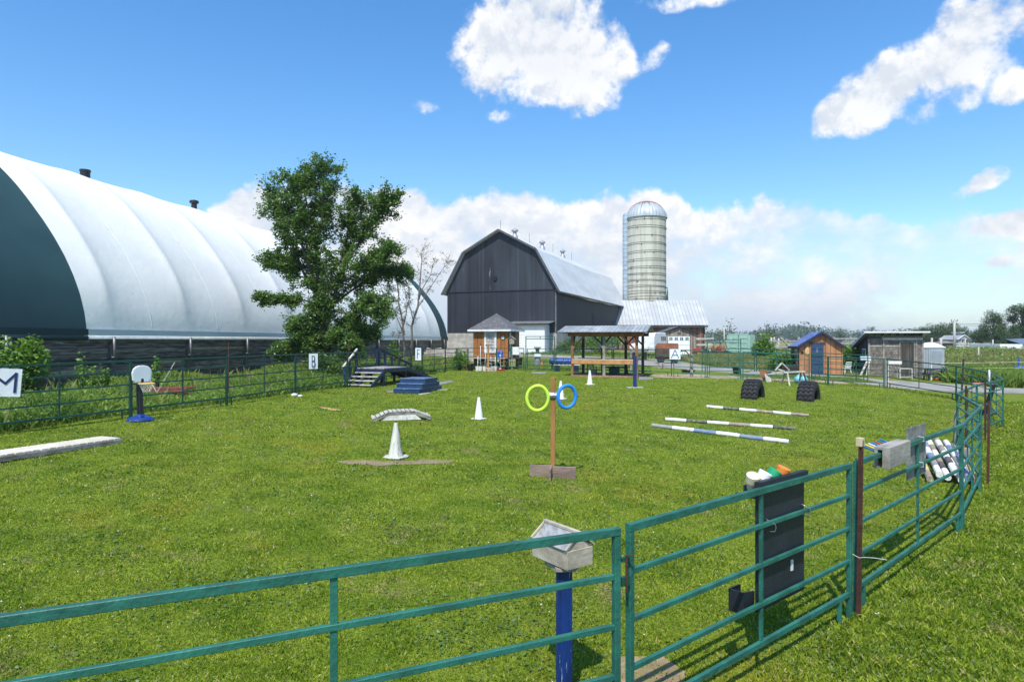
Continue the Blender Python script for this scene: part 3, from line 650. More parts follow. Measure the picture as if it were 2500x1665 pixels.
for xa, xb, mm in ((x0, kw, fab_g), (kw, x_end-2.9, white_paint), (x_end-2.9, x_end, fab_g)):
    q = MB(); q.tube([(xa, .02, 2.14), (xb, .02, 2.14)], .085, 10); q.build('hem_tube', mm, tent, smooth=True)
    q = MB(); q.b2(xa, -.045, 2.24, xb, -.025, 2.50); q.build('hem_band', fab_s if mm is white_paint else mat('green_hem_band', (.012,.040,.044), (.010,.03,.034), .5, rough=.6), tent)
# stitched seams between trusses
q = MB()
for k in range(1, 11):
    xx = (k+.5)*BAY; pts = []
    for i, (u, z) in enumerate(prof[1:15]):
        nn = pnormal(i+1); fade = sstep(2.9, 4.9, z); s_ = (.19-.21*(1-math.exp(-.5*7))*(1-.72*sstep(8.8,10.9,z)))*fade-.03+.004-.12*sstep(8.8,10.9,z); pts.append((xx, u+nn.x*s_, z+nn.y*s_))
    q.tube(pts, .007, 4)
q.build('seam', mat('seam_thread', (.62,.66,.68), (.55,.6,.62), 2, rough=.7), tent)
endw = MB(); endw.yz([(u, z) for u, z in prof[1:-1]]+[(18.4,2.1),(0,2.1)], x_end-.5, x_end-.45); endw.build('end_wall', fab_g, tent)
pw = MB(); pw.b2(x0, .10, -.5, x_end, .16, 2.12); pw.build('plank_wall', wood_dark, tent)
pw = MB(); pw.b2(x_end-.06, .17, -.5, x_end, 18.2, 2.1); pw.build('plank_wall', wood_dark, tent)
for pa in ((.35*BAY,.62,.85*BAY+.5,.78),(2.02*BAY,1.55,2.98*BAY,1.68),(1.6*BAY,.9,1.95*BAY,1.08)): pb = MB(); pb.b2(pa[0],.055,pa[1],pa[2],.098,pa[3]); pb.build('loose_plank', mat('pale_plank', (.36,.30,.18), (.24,.20,.13), 3, rough=.9, bump=.4), tent)
for k in range(0, 12):
    xx = k*BAY
    if xx > x_end: break
    q = MB(); q.b2(xx-.12, -.06, -.3, xx+.12, .098, 1.9); q.build('wall_post', mat('wet_wood_post', (.13,.115,.10), (.075,.065,.055), 5, rough=.9, bump=.5), tent)
    q = MB(); q.tube([(xx, -.10, 2.2), (xx, -.12, 1.1)], .055, 8); q.tube([(xx-.16, -.13, 1.28), (xx+.16, -.13, 1.28)], .035, 6); q.build('strap_pipe', dull_steel, tent, smooth=True)
def solve_x(px, u, z):
    lo, hi = 0., x_end
    f = lambda s: (lambda P: HX+F*P.x/P.y)(tent_m @ Vector((s, u, z)))
    for _ in range(50):
        md = (lo+hi)/2
        if f(md) < px: lo = md
        else: hi = md
    return lo
tent_m = Matrix.Translation(TB) @ Matrix.Rotation(ta, 4, 'Z')
for px, kindv in ((208, 0), (474, 1)):
    u_, z_ = (8.3, 11.42) if kindv == 0 else (8.4, 11.45); s_ = solve_x(px, u_, z_); q = MB()
    if kindv: q.lathe([(.19,-.5),(.19,.36),(.29,.39),(.32,.48),(.29,.58),(.12,.63),(0,.63)], (s_, u_, z_), 14)
    else: q.lathe([(.26,-.5),(.26,.30),(.29,.30),(.29,.42),(.24,.42),(.24,.37),(0,.37)], (s_, u_, z_-.05), 10)
    q.build('roof_vent', black_pl, tent, auto=40)

# ================================================================== GAMBREL BARN
bR = Vector((5.73, 85, gz(5.73, 85))); bdir = Vector((-.930, .367, 0)); brz = math.atan2(-bdir.y, -bdir.x)   # local x: left to right along the gable
WB = 15.8; LB = 42.7
orig_b = Vector((bR.x, bR.y, 0))+bdir*WB; barn = thing('barn', 'huge black gambrel barn with grey metal roof and white garage lean-to', 'barn', (orig_b.x, orig_b.y, .35), brz)
def zB(py, Y): return CZ+(HY-py)/F*Y-.35
ze = zB(711, 88); zbk = zB(616, 88); zp = zB(565, 88); zf = zB(813, 87)
xlb, xrb = 2.75, WB-2.75; xp = WB*.5
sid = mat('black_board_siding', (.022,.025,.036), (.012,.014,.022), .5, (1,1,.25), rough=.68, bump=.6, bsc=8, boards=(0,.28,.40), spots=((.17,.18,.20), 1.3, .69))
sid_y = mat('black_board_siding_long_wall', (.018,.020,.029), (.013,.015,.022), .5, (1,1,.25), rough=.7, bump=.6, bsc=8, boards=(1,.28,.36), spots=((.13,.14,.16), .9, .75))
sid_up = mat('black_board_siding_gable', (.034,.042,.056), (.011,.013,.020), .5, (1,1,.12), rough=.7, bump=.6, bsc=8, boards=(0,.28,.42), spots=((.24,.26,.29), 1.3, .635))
roof_m = mat('grey_metal_roof', (.68,.685,.68), (.57,.58,.58), .6, (1,.3,1), rough=.5, metal=.1, bump=.35, bsc=2.5, boards=(1,.75,.05), spots=((.30,.29,.27), 1.6, .71))
q = MB(); q.b2(0, 0, zf, WB, .3, ze); q.build('front_wall', sid, barn)
q = MB(); q.xz([(0,ze+.04),(WB,ze+.04),(xrb,zbk),(xp,zp),(xlb,zbk)], -.04, .3); q.build('gable', sid_up, barn)
q = MB(); q.b2(-.02, -.10, ze-.02, WB+.02, -.045, ze+.10); q.build('belt_board', sid, barn)
q = MB(); q.b2(WB-.3, .302, zf, WB, LB, ze-.02); q.build('side_wall', sid_y, barn); q = MB(); q.b2(0, .302, zf, .3, LB, ze-.02); q.build('side_wall', sid_y, barn)
q = MB(); q.xz([(0.31,zf),(WB-.31,zf),(WB-.31,ze),(xrb,zbk),(xp,zp),(xlb,zbk),(.31,ze)], LB-.3, LB-.01); q.build('back_wall', sid, barn)
q = MB(); q.b2(-.03, -.05, -.6, WB+.05, LB, zf-.003); q.build('foundation', concrete, barn)
def broof(pts, name='roof'):
    q = MB(); nseg = 14
    for (xa, za), (xb, zb_) in pts:
        for i in range(nseg):
            y0, y1 = -.55+(LB+.6)*i/nseg, -.55+(LB+.6)*(i+1)/nseg
            sg = lambda y: -.22*math.sin(math.pi*min(1, max(0, y/LB)))-.05*math.sin(y*.5)
            a, b, c, d = (xa,y0,za+sg(y0)), (xb,y0,zb_+sg(y0)), (xb,y1,zb_+sg(y1)), (xa,y1,za+sg(y1))
            q.slab(a, b, c, d, .14 if xb > xa else .14)
    return q.build(name, roof_m, barn)
broof([((xp, zp+.16),(xrb+.12, zbk+.16)), ((xrb+.12, zbk+.155),(WB+.55, ze-.30))])
broof([((xlb-.12, zbk+.16),(xp, zp+.16)), ((-.55, ze-.30),(xlb-.12, zbk+.155))])
tr_ = MB()
for a, b in (((xp,zp+.1),(xrb+.12,zbk+.1)),((xrb+.12,zbk+.1),(WB+.6,ze-.35)),((xp,zp+.1),(xlb-.12,zbk+.1)),((xlb-.12,zbk+.1),(-.6,ze-.35))):
    tr_.bar((a[0],-.62,a[1]), (b[0],-.62,b[1]), .10, .26)
tr_.build('rake_trim', mat('dull_rake_board', (.10,.10,.11), (.06,.06,.07), 3, rough=.7), barn)
q = MB(); q.bar((WB+.60, -.6, ze-.37), (WB+.60, LB, ze-.37), .10, .22); q.build('eave_trim', mat('dull_rake_board', (0,0,0)), barn)
ridge_tilt = []
for yv in (5.5, 17.5, 28.5):
    q = MB(); q.lathe([(.5,-.6),(.42,.1),(.26,.25),(.26,.62),(.46,.70),(.50,.84),(.44,.96),(.20,1.06),(.05,1.2),(0,1.22)], (xp, yv, zp+.1), 16); q.build('roof_vent', mat('vent_metal', (.34,.35,.36), (.30,.31,.32), 3, rough=.5, metal=.3), barn, auto=50)
for yv in (.2, 11.5, 23, 34):
    q = MB(); q.tube([(xp, yv, zp), (xp, yv, zp+1.5)], .03, 5); q.build('lightning_rod', dull_steel, barn)
q = MB(); q.b2(xp-.9, -.22, ze+1.45, xp-.45, -.045, ze+1.95); q.b2(xp-1.1, -.30, ze+1.9, xp-.3, -.23, ze+1.98); q.build('box_lamp', black_pl, barn)
q = MB()
for xx, z0_, z1_ in ((WB*.48, 6, 11.5), (WB*.21, 2.8, 6.5), (WB*.6, 7, 10)): q.b2(xx-.02, -.052, z0_, xx+.02, -.042, z1_)
# the white garage lean-to
zg = 0; gx0 = 10.4; gx1 = 14.9; gd = -2.0
gw = mat('white_lap_siding', (.80,.81,.81), (.74,.75,.75), 1, rough=.5, bump=.8, boards=(2,.20,.04))
q = MB(); q.b2(gx0, gd, -.5, gx1, -.052, 3.75); q.build('garage_wall', gw, barn)
q = MB(); q.slab((gx0-.6, gd-.5, 3.95), (gx1+.7, gd-.5, 3.95), (gx1+.7, -.05, 4.25), (gx0-.6, -.05, 4.25), .09)
q.build('garage_roof', galv, barn)
q = MB(); q.b2(gx0-.5, gd-.42, 3.70, gx1+.6, gd-.34, 3.86); q.build('garage_fascia', mat('dark_fascia', (.05,.05,.05)), barn)
q = MB(); 
for xx in (WB-.02,): q.tube([(xx, -.08, zf), (xx, -.08, ze)], .05, 6)
q.build('downpipe', mat('worn_grey_trim', (.30,.31,.32), (.16,.16,.17), 5, rough=.7), barn)
for yy, za, zb_ in ((19, 2.8, 6), (33, 3.2, 5.4)): q = MB(); q.bar((WB+.05, yy, za+1.2), (WB+.05, yy, zb_), .10, .10); q.build('door_track', mat('dull_rake_board', (0,0,0)), barn)

# ================================================================== SILO
sY = 126.; sx = (1577.5-HX)/F*sY; sr = 47.5/F*sY; silo = thing('silo', 'tall banded concrete silo with ribbed metal dome and side chute', 'silo', (sx, sY, .35))
zc = CZ+(HY-531)/F*(sY-sr*.5)-.35
stv = mat('silo_staves', (.54,.525,.43), (.40,.385,.31), .9, (1.6,1.6,.12), rough=.85, bump=.4, bsc=3, spots=((.30,.29,.23), .55, .60))
q = MB(); q.lathe([(sr,-.5),(sr,zc)], n=72); q.build('barrel', stv, silo, smooth=False, auto=30)
hp = MB(); z = 1.2; k = 0
while z < zc-.4:
    n = 40; pts = [(math.cos(a*2*math.pi/n)*(sr+.03), math.sin(a*2*math.pi/n)*(sr+.03), z+.10*math.sin((a+k*7)*2*math.pi/n)) for a in range(n+1)]
    hp.tube(pts, .035, 4, cap=False)
    if z > zc*.28: 
        pts = [(math.cos(a*2*math.pi/n)*(sr+.03), math.sin(a*2*math.pi/n)*(sr+.03), z+.32+.08*math.sin((a+k*5)*2*math.pi/n)) for a in range(n+1)]
        if k % 2 == 0 or z < zc*.75: hp.tube(pts, .03, 4, cap=False)
    for a in (rng.uniform(3.6, 5.9), rng.uniform(3.6, 5.9)): hp.box((math.cos(a)*(sr+.07), math.sin(a)*(sr+.07), z), (.16,.12,.22), a)
    k += 1; z += .42+.062*z if z < zc*.8 else 1.55
hp.build('steel_hoops', mat('dark_hoop_steel', (.11,.09,.07), (.07,.05,.04), 4, rough=.8), silo)
dm = mat('dome_metal', (.45,.48,.50), (.36,.39,.41), .8, rough=.5, metal=.12, bump=.2)
m = dm; t = NT(m.node_tree)
n = 36; q = MB(); hD = sr*.86
vs = []; rows = 12
for i in range(rows+1):
    a = math.pi/2*i/rows; 
    for k in range(n*2): th = k*math.pi/n; rr = (sr+.18)*math.cos(a)*(1+(.018 if k % 2 else 0)); vs.append((rr*math.cos(th), rr*math.sin(th), zc+hD*math.sin(a)))
q.add(vs, [(i*2*n+k, i*2*n+(k+1)%(2*n), (i+1)*2*n+(k+1)%(2*n), (i+1)*2*n+k) for i in range(rows) for k in range(2*n)]); q.build('dome', dm, silo)
q = MB()
for k in range(n):                                      # rust runs from the crown
    th = k*2*math.pi/n+.04; L_ = rng.uniform(.45,1.1) if rng.random() < .8 else .25; pts = []
    for i in range(5):
        a = math.pi/2*(1-.62*L_*i/4); rr = (sr+.205)*math.cos(a)+.01; pts.append((rr*math.cos(th), rr*math.sin(th), zc+(hD+.03)*math.sin(a)))
    q.tube(pts, [.20,.17,.14,.10,.03], 4)
q.build('rust_streaks', mat('rust_run', (.30,.13,.06), (.22,.10,.05), 2, rough=.8), silo)
q = MB(); q.lathe([(.5,0),(.42,.25),(0,.3)], (0,0,zc+hD-.05), 12); q.build('dome_cap', dm, silo)
ch = mat('chute_metal', (.36,.44,.50), (.28,.34,.39), 1, (1,1,1), rough=.5, metal=.1, boards=(2,.8,.10))
q = MB(); q.lathe([(.62,-.5),(.62,zc+.4),(.5,zc+.9),(.2,zc+1.1),(0,zc+1.12)], (-sr-.22, -.3, 0), 18); q.build('chute', ch, silo, auto=40)
q = MB(); LPp = []
for k in range(260): a_ = rng.uniform(-.5, .1); LPp.append((sr*math.cos(a_)+.25, sr*math.sin(a_)-.1, 8.5+abs(rng.gauss(0, 1.1))))
leafset('climbing_vine', np.array(LPp), np.full(len(LPp), .4), leaf_tree, .3, parent=silo)

# ================================================================== LOW ANNEX
aY = 118.; ax0 = (1504-HX)/F*aY; ax1 = (1727.5-HX)/F*aY; zea = CZ+(HY-793)/F*(aY-.6)-.35; zri = CZ+(HY-733)/F*(aY+4.2)-.35
annex = thing('low_barn', 'low weathered board barn with long pale metal roof below the silo', 'barn', (ax0, aY, .35), R(0)); wA = ax1-ax0
red_sid = mat('weathered_red_boards', (.28,.075,.035), (.15,.11,.09), 2.2, (1,1,.2), rough=.88, bump=.6, boards=(0,.26,.55), lo=.40, hi=.55, spots=((.20,.17,.15), 1.8, .58))
arf = mat('pale_metal_roof', (.46,.47,.47), (.38,.39,.395), .5, rough=.55, metal=.05, bump=.4, boards=(0,.62,.06), spots=((.36,.27,.20), 2.2, .655))
q = MB(); q.b2(.5, 0, -.4, wA-.5, .2, zea+.1); q.build('front_wall', red_sid, annex)
q = MB(); q.yz([(0,-.4),(9,-.4),(9,zea),(4.5,zri-.1),(0,zea)], wA-.72, wA-.48); q.build('gable_wall', mat('dark_annex_gable', (.10,.10,.11), (.05,.05,.055), 2, rough=.9, boards=(1,.28,.4)), annex)
q = MB(); q.slab((-1.2,-.7,zea-.05), (wA,-.7,zea-.05), (wA-.0,4.5,zri), (.6,4.5,zri), .10); q.build('roof', arf, annex); q = MB(); q.slab((.6,4.5,zri-.002), (wA,4.5,zri-.002), (wA,9.6,zea-.2), (-1,9.6,zea-.2), .10); q.build('roof', arf, annex)
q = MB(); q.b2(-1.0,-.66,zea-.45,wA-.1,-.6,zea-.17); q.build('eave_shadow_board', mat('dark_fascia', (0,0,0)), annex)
q = MB(); q.b2(wA-4.4,-.10,.2,wA-3.6,-.012,3.3); q.b2(wA-3.4,-.10,.2,wA-2.6,-.012,3.3); q.build('rusty_door', mat('rust_door', (.30,.09,.04), (.20,.06,.03), 2, rough=.85, boards=(0,.3,.4)), annex)

# ================================================================== SMALL GARAGE
gY = 80.; gxa = (1617-HX)/F*gY; ga = thing('garage_shed', 'weathered wood garage with a white panelled door and small windows', 'garage', (gxa, gY, gz(gxa, gY)), R(-4)); wG = 82/F*gY; gb = gz(gxa, gY)
zE = CZ+(HY-814)/F*gY-gb; zP_ = CZ+(HY-800)/F*gY-gb
gwood = mat('grey_tan_boards', (.34,.28,.22), (.20,.165,.13), 2.5, (1,1,.2), rough=.88, bump=.5, boards=(0,.2,.4), spots=((.13,.10,.08), 2, .64))
q = MB(); q.xz([(0,-.3),(wG,-.3),(wG,zE),(wG/2,zP_),(0,zE)], 0, .15); q.build('front_wall', gwood, ga)
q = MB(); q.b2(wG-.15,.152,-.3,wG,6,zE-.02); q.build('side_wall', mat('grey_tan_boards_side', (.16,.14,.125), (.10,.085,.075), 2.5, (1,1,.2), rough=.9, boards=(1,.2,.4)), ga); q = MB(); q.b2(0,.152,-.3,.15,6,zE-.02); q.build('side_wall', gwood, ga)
q = MB(); q.slab((-.25,-.3,zE-.05),(wG/2,-.3,zP_+.12),(wG/2,6.2,zP_+.12),(-.25,6.2,zE-.05),-.08); q.slab((wG/2,-.3,zP_+.125),(wG+.35,-.3,zE-.05),(wG+.35,6.2,zE-.05),(wG/2,6.2,zP_+.125),.08)
q.build('roof', mat('dark_shingle', (.13,.13,.14), (.08,.08,.085), 3, rough=.9, bump=.4, boards=(1,.3,.3)), ga)
dx0 = wG*.17; dx1 = wG*.80; dd = MB(); dd.b2(dx0,-.06,0,dx1,-.004,2.28); door = dd.build('garage_door', mat('white_door_panels', (.80,.81,.81), (.76,.77,.78), 1, rough=.45, bump=.7, boards=(2,.57,.02)), ga)
for k in range(4):
    q = MB(); cx = dx0+(dx1-dx0)*(k+.5)/4
    for s_ in (-1, 1):
        for zz in (1.86, 2.05): q.b2(cx+s_*.105-.085,-.075,zz-.08,cx+s_*.105+.085,-.062,zz+.08)
    q.build('window', glass, door)
q = MB(); q.b2(dx0-.1,-.10,2.29,dx1+.1,-.005,2.40); q.b2(dx0-.12,-.08,0,dx0-.01,-.003,2.28); q.b2(dx1+.01,-.08,0,dx1+.12,-.003,2.28); q.build('door_frame', gwood, ga)
q = MB(); q.lathe([(.18,0),(.18,.1),(.1,.12)], (0,0,0), 10, Matrix.Rotation(R(90),4,'X')); q.bar((-.16,-.03,-.2),(0,-.03,.1),.05); q.bar((.16,-.03,-.2),(0,-.03,.1),.05); o = q.build('horseshoe_ornament', dull_steel, ga); o.location = (wG/2, -.02, 2.75)

# ================================================================== HIP ROOFED HUT
hC = Vector((-.32, 46)); hrz = math.atan2(-.33, .94); hut = thing('hut', 'orange brown board hut with grey shingled hip roof and white framed window', 'hut', (hC.x-.94*2.6, hC.y+.33*2.6, gz(hC.x, hC.y)), hrz)
hb = gz(hC.x, hC.y); WH = 2.62; DH = 2.5; hf = .82; ht = CZ+(HY-803.5)/F*46-hb; ha = CZ+(HY-764.5)/F*47-hb
hw = mat('orange_board_batten', (.36,.145,.035), (.26,.10,.025), 3, (1,1,.2), rough=.65, bump=.5, boards=(0,.30,.14))
hws = mat('orange_board_batten_side', (.30,.13,.04), (.21,.09,.03), 3, (1,1,.2), rough=.65, bump=.5, boards=(1,.25,.14))
q = MB(); q.b2(0,0,hf,WH,.08,ht); q.build('front_wall', hw, hut); q = MB(); q.b2(WH-.08,.082,hf,WH,DH,ht); q.build('side_wall', hws, hut)
q = MB(); q.b2(0,.082,hf,.08,DH,ht); q.b2(.082,DH-.08,hf,WH-.082,DH,ht); q.build('back_wall', hws, hut)
q = MB(); q.b2(.0,0,hf-.12,WH,DH,hf-.003); q.build('floor', wood_gray, hut)
for a in (.1, WH-.1):
    for b in (.15, DH-.15): q = MB(); q.b2(a-.1,b-.1,-.3,a+.1,b+.1,hf-.123); q.build('pier', wood_brown, hut)
ov = .30; rf = MB(); e = [(-ov,-ov,ht-.02),(WH+ov,-ov,ht-.02),(WH+ov,DH+ov,ht-.02),(-ov,DH+ov,ht-.02)]; apx = (WH/2, DH/2, ha); rf.add(e+[apx], [(0,1,4),(1,2,4),(2,3,4),(3,0,4),(3,2,1,0)])
shg = mat('grey_asphalt_shingle', (.155,.15,.16), (.10,.098,.105), 5, rough=.92, bump=.7, bsc=10, blocks=(.32,.085)); rf.build('roof', shg, hut)
q = MB(); q.b2(-ov-.02,-ov-.03,ht-.16,WH+ov+.03,-ov,ht-.022); q.b2(WH+ov,-ov+.002,ht-.16,WH+ov+.03,DH+ov,ht-.022); q.build('fascia', white_paint, hut)
wx = WH*.50-.42+.02; wz0 = hf+.32; wz1 = ht-.08
fr = MB()
for a in ((wx-.05,wz0,wx+.09,wz1),(wx+.73,wz0,wx+.87,wz1),(wx+.092,wz0,wx+.728,wz0+.13),(wx+.092,wz1-.15,wx+.728,wz1)): fr.b2(a[0],-.06,a[1],a[2],-.003,a[3])
win = fr.build('window_frame', white_paint, hut)
q = MB(); q.b2(wx+.093,-.02,wz0+.131,wx+.727,-.004,wz1-.151); q.build('pane', mat('lace_behind_glass', (.56,.56,.55), (.30,.30,.31), 5, rough=.3, lo=.4, hi=.6), win)
q = MB()
for k in (1, 2): q.b2(wx+.09+.637*k/3-.012,-.03,wz0+.13,wx+.09+.637*k/3+.012,-.021,wz1-.15)
for k in (1, 2, 3, 4, 5): zz = wz0+.13+(wz1-wz0-.28)*k/6; q.b2(wx+.093,-.034,zz-.012,wx+.727,-.031,zz+.012)
q.build('muntins', mat('brown_muntin', (.30,.17,.12)), win)
q = MB(); q.lathe([(.155,-.03),(.155,.0),(.12,.0)], n=20, M=Matrix.Rotation(R(90),4,'X')); ck = q.build('clock', black_pl, hut); ck.location = (WH-.36, -.03, ht-.60); q = MB(); q.lathe([(.118,.0),(.118,.012)], n=20, M=Matrix.Rotation(R(90),4,'X')); cf = q.build('clock_face', white_paint, ck)
q = MB(); q.b2(-.008,-.02,.0,.008,-.016,.09); q.b2(-.06,-.02,-.006,.0,-.016,.006); q.build('clock_hands', black_pl, ck)
q = MB(); q.b2(WH+.004,.35,hf,WH+.05,.47,ht-.2); q.b2(WH+.004,1.45,hf,WH+.05,1.57,ht-.2); q.b2(WH+.004,.35,ht-.198,WH+.05,1.57,ht-.1); q.build('door_frame', wood_brown, hut)
q = MB(); q.b2(WH+.052,.20,hf+.02,WH+.085,.42,ht-.25); q.build('door', mat('pale_door_edge', (.55,.62,.60), (.45,.5,.5), 3), hut)
q = MB(); q.b2(WH+.004,.48,hf+.05,WH+.03,1.44,ht-.22); q.build('doorway', mat('dark_interior', (.03,.022,.018)), hut)
dk = MB(); dk.b2(-.35,-.75,hf-.05,WH+.05,-.01,hf+.0); dk.build('deck', mat('pale_deck_board', (.46,.38,.30), (.34,.28,.22), 4, rough=.8), hut)
for a in (-.3, WH*.5-.05, WH-.1): q = MB(); q.b2(a,-.70,-.1,a+.1,-.62,hf-.052); q.build('deck_leg', wood_brown, hut)

# ================================================================== TIMBER PAVILION
pL = Vector((3.40, 36.9)); prz = math.atan2(-1.05, 3.4); pv = thing('timber_pavilion', 'open timber shelter with corrugated metal roof and an orange plank rail', 'pavilion', (pL.x, pL.y, gz(*pL)), prz); pb_ = gz(*pL)
WP = 3.58; DP = 3.2
zt = CZ+(HY-812)/F*36.2-pb_
posts = [(0,0,wood_brown),(WP*.5,0,wood_gray),(WP,0,wood_brown),(0,DP,wood_dark),(WP*.33,DP,wood_dark),(WP*.72,DP,wood_dark),(WP,DP,wood_dark)]
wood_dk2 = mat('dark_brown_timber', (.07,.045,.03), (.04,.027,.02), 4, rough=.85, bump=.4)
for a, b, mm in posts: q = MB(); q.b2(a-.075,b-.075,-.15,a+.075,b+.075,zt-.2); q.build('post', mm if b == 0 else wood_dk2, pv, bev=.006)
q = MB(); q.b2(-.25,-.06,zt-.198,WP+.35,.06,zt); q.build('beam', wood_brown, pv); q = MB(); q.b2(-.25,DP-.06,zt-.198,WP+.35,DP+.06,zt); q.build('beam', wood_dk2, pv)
q = MB()
for k in range(8): a = -.2+(WP+.5)*k/7; q.bar((a,-.35,zt+.03),(a,DP*.5,zt+.30),.06,.10); q.bar((a,DP*.5,zt+.30),(a,DP+.35,zt+.03),.06,.10)
q.build('rafters', wood_dk2, pv)
def brace(a, sgn, mm, y=0., L_=.62):
    q = MB(); q.bar((a+sgn*.03,y,zt-.25-L_),(a+sgn*(L_+.05),y,zt-.19),.09,.09); q.build('brace', mm, pv)
brace(0,1,wood_brown); brace(WP*.5,-1,wood_gray); brace(WP*.5,1,wood_gray); brace(WP,-1,wood_brown,0,.75)
for a, s_ in ((WP*.33,1),(WP*.33,-1),(WP*.72,1),(WP*.72,-1),(WP,-1)): brace(a,s_,wood_dk2,DP,.45)
for x_ in (0, WP): q = MB(); q.bar((x_,.05,zt-.85),(x_,.65,zt-.2),.09,.09); q.build('brace', wood_dk2, pv)
rfm = mat('weathered_corrugated_metal', (.44,.45,.45), (.28,.29,.30), 1.2, rough=.5, metal=.15, bump=.9, bsc=3, boards=(0,.22,.18), spots=((.30,.19,.13), 1.7, .67))
q = MB(); q.slab((-.75,-.55,zt+.05),(WP+.62,-.55,zt+.05),(WP+.62,DP*.5,zt+.42),(-.75,DP*.5,zt+.42),.035); q.build('roof', rfm, pv); q = MB(); q.slab((-.75,DP*.5,zt+.418),(WP+.62,DP*.5,zt+.418),(WP+.62,DP+.5,zt+.05),(-.75,DP+.5,zt+.05),.035); q.build('roof', rfm, pv)
q = MB(); q.yz([(.0,zt+.0),(DP,zt+.0),(DP*.5,zt+.36)], WP+.1, WP+.14); q.build('gable_board', wood_dk2, pv)
q = MB(); q.b2(-.02,-.12,.72,WP+.02,-.078,.94); q.build('rail_board', wood_orange, pv); q = MB(); q.b2(.0,-.13,.943,WP-.03,.32,.98); q.build('counter', mat('pale_counter_board', (.60,.50,.36), (.48,.40,.3), 4, rough=.7), pv)
q = MB(); q.b2(-.05,-.10,-.12,WP+.05,-.01+.05,.09); q.b2(WP-.02,.05,-.12,WP+.06,DP,.09); q.build('sill_beam', mat('pinkish_sill_timber', (.38,.20,.13), (.27,.14,.09), 4, rough=.8, bump=.4), pv)
q = MB(); q.b2(.02,.045,-.1,WP-.03,DP-.02,.04); q.build('floor', mat('dark_plank_floor', (.10,.09,.085), (.06,.055,.05), 4, rough=.9, boards=(0,.15,.4)), pv)
q = MB(); q.b2(.1,DP-.25,.92,WP,DP+.12,.97); q.build('counter', wood_dk2, pv)
q = MB(); q.b2(.1,.1,.66,.95,.9,.70) if False else None; q.b2(.12,.9,.945,.95,1.4,1.03); q.b2(.12,1.1,.75,.2,1.2,.94); q.build('shelf', wood_pale, pv)
# benches and things inside: each its own
pvm = Matrix.Translation((pL.x, pL.y, pb_)) @ Matrix.Rotation(prz, 4, 'Z')
def inpv(x, y, z=.04): return pvm @ Vector((x, y, z))
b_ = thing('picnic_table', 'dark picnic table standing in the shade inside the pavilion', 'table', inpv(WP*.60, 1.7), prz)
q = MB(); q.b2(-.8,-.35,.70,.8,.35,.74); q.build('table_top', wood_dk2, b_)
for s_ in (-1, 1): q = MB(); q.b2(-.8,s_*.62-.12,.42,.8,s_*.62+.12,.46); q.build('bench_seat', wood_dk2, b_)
for s_ in (-1, 1): q = MB(); q.bar((s_*.6,-.55,.0),(s_*.6,.25,.70),.05,.09); q.bar((s_*.68,.55,.0),(s_*.68,-.25,.70),.05,.09); q.b2(s_*.6-.02,-.7,.36,s_*.6+.02,.7,.42); q.build('leg_frame', wood_dk2, b_)
b_ = thing('water_bucket', 'pale bucket on the pavilion floor left of the dark table', 'bucket', inpv(WP*.30, .75)); q = MB(); q.lathe([(.11,0),(.15,.30),(.16,.31),(.14,.31),(.12,.05)], n=14); q.build('pail', grey_pl, b_, auto=40); q = MB(); q.tube([(.15*math.cos(a),0,.3+.12*math.sin(a)) for a in np.linspace(0,math.pi,9)], .006, 5); q.build('handle', dull_steel, b_)
b_ = thing('storage_tote', 'dark green plastic tote under the counter inside the pavilion', 'tote', inpv(WP*.55, 2.7), prz); q = MB(); q.b2(-.3,-.2,0,.3,.2,.38); q.build('bin', mat('teal_plastic', (.02,.16,.14), (.015,.12,.1), 3, rough=.4), b_, bev=.02); q = MB(); q.b2(-.33,-.23,.382,.33,.23,.42); q.build('lid', black_pl, b_)
b_ = thing('wooden_chair', 'small slatted wooden chair in the left part of the pavilion', 'chair', inpv(WP*.22, 1.8), prz+2.8)
q = MB(); q.b2(-.22,-.22,.42,.22,.22,.45); q.build('seat', wood_brown, b_)
for a, b in ((-1,-1),(1,-1),(-1,1),(1,1)): q = MB(); q.b2(a*.2-.02,b*.2-.02,0,a*.2+.02,b*.2+.02,.42 if b < 0 else .95); q.build('leg', wood_brown, b_)
q = MB()
for k in range(5): q.b2(-.16+.075*k,.19,.5,-.12+.075*k,.21,.92)
q.b2(-.18,.19,.86,.18,.215,.93); q.build('backrest', wood_brown, b_)
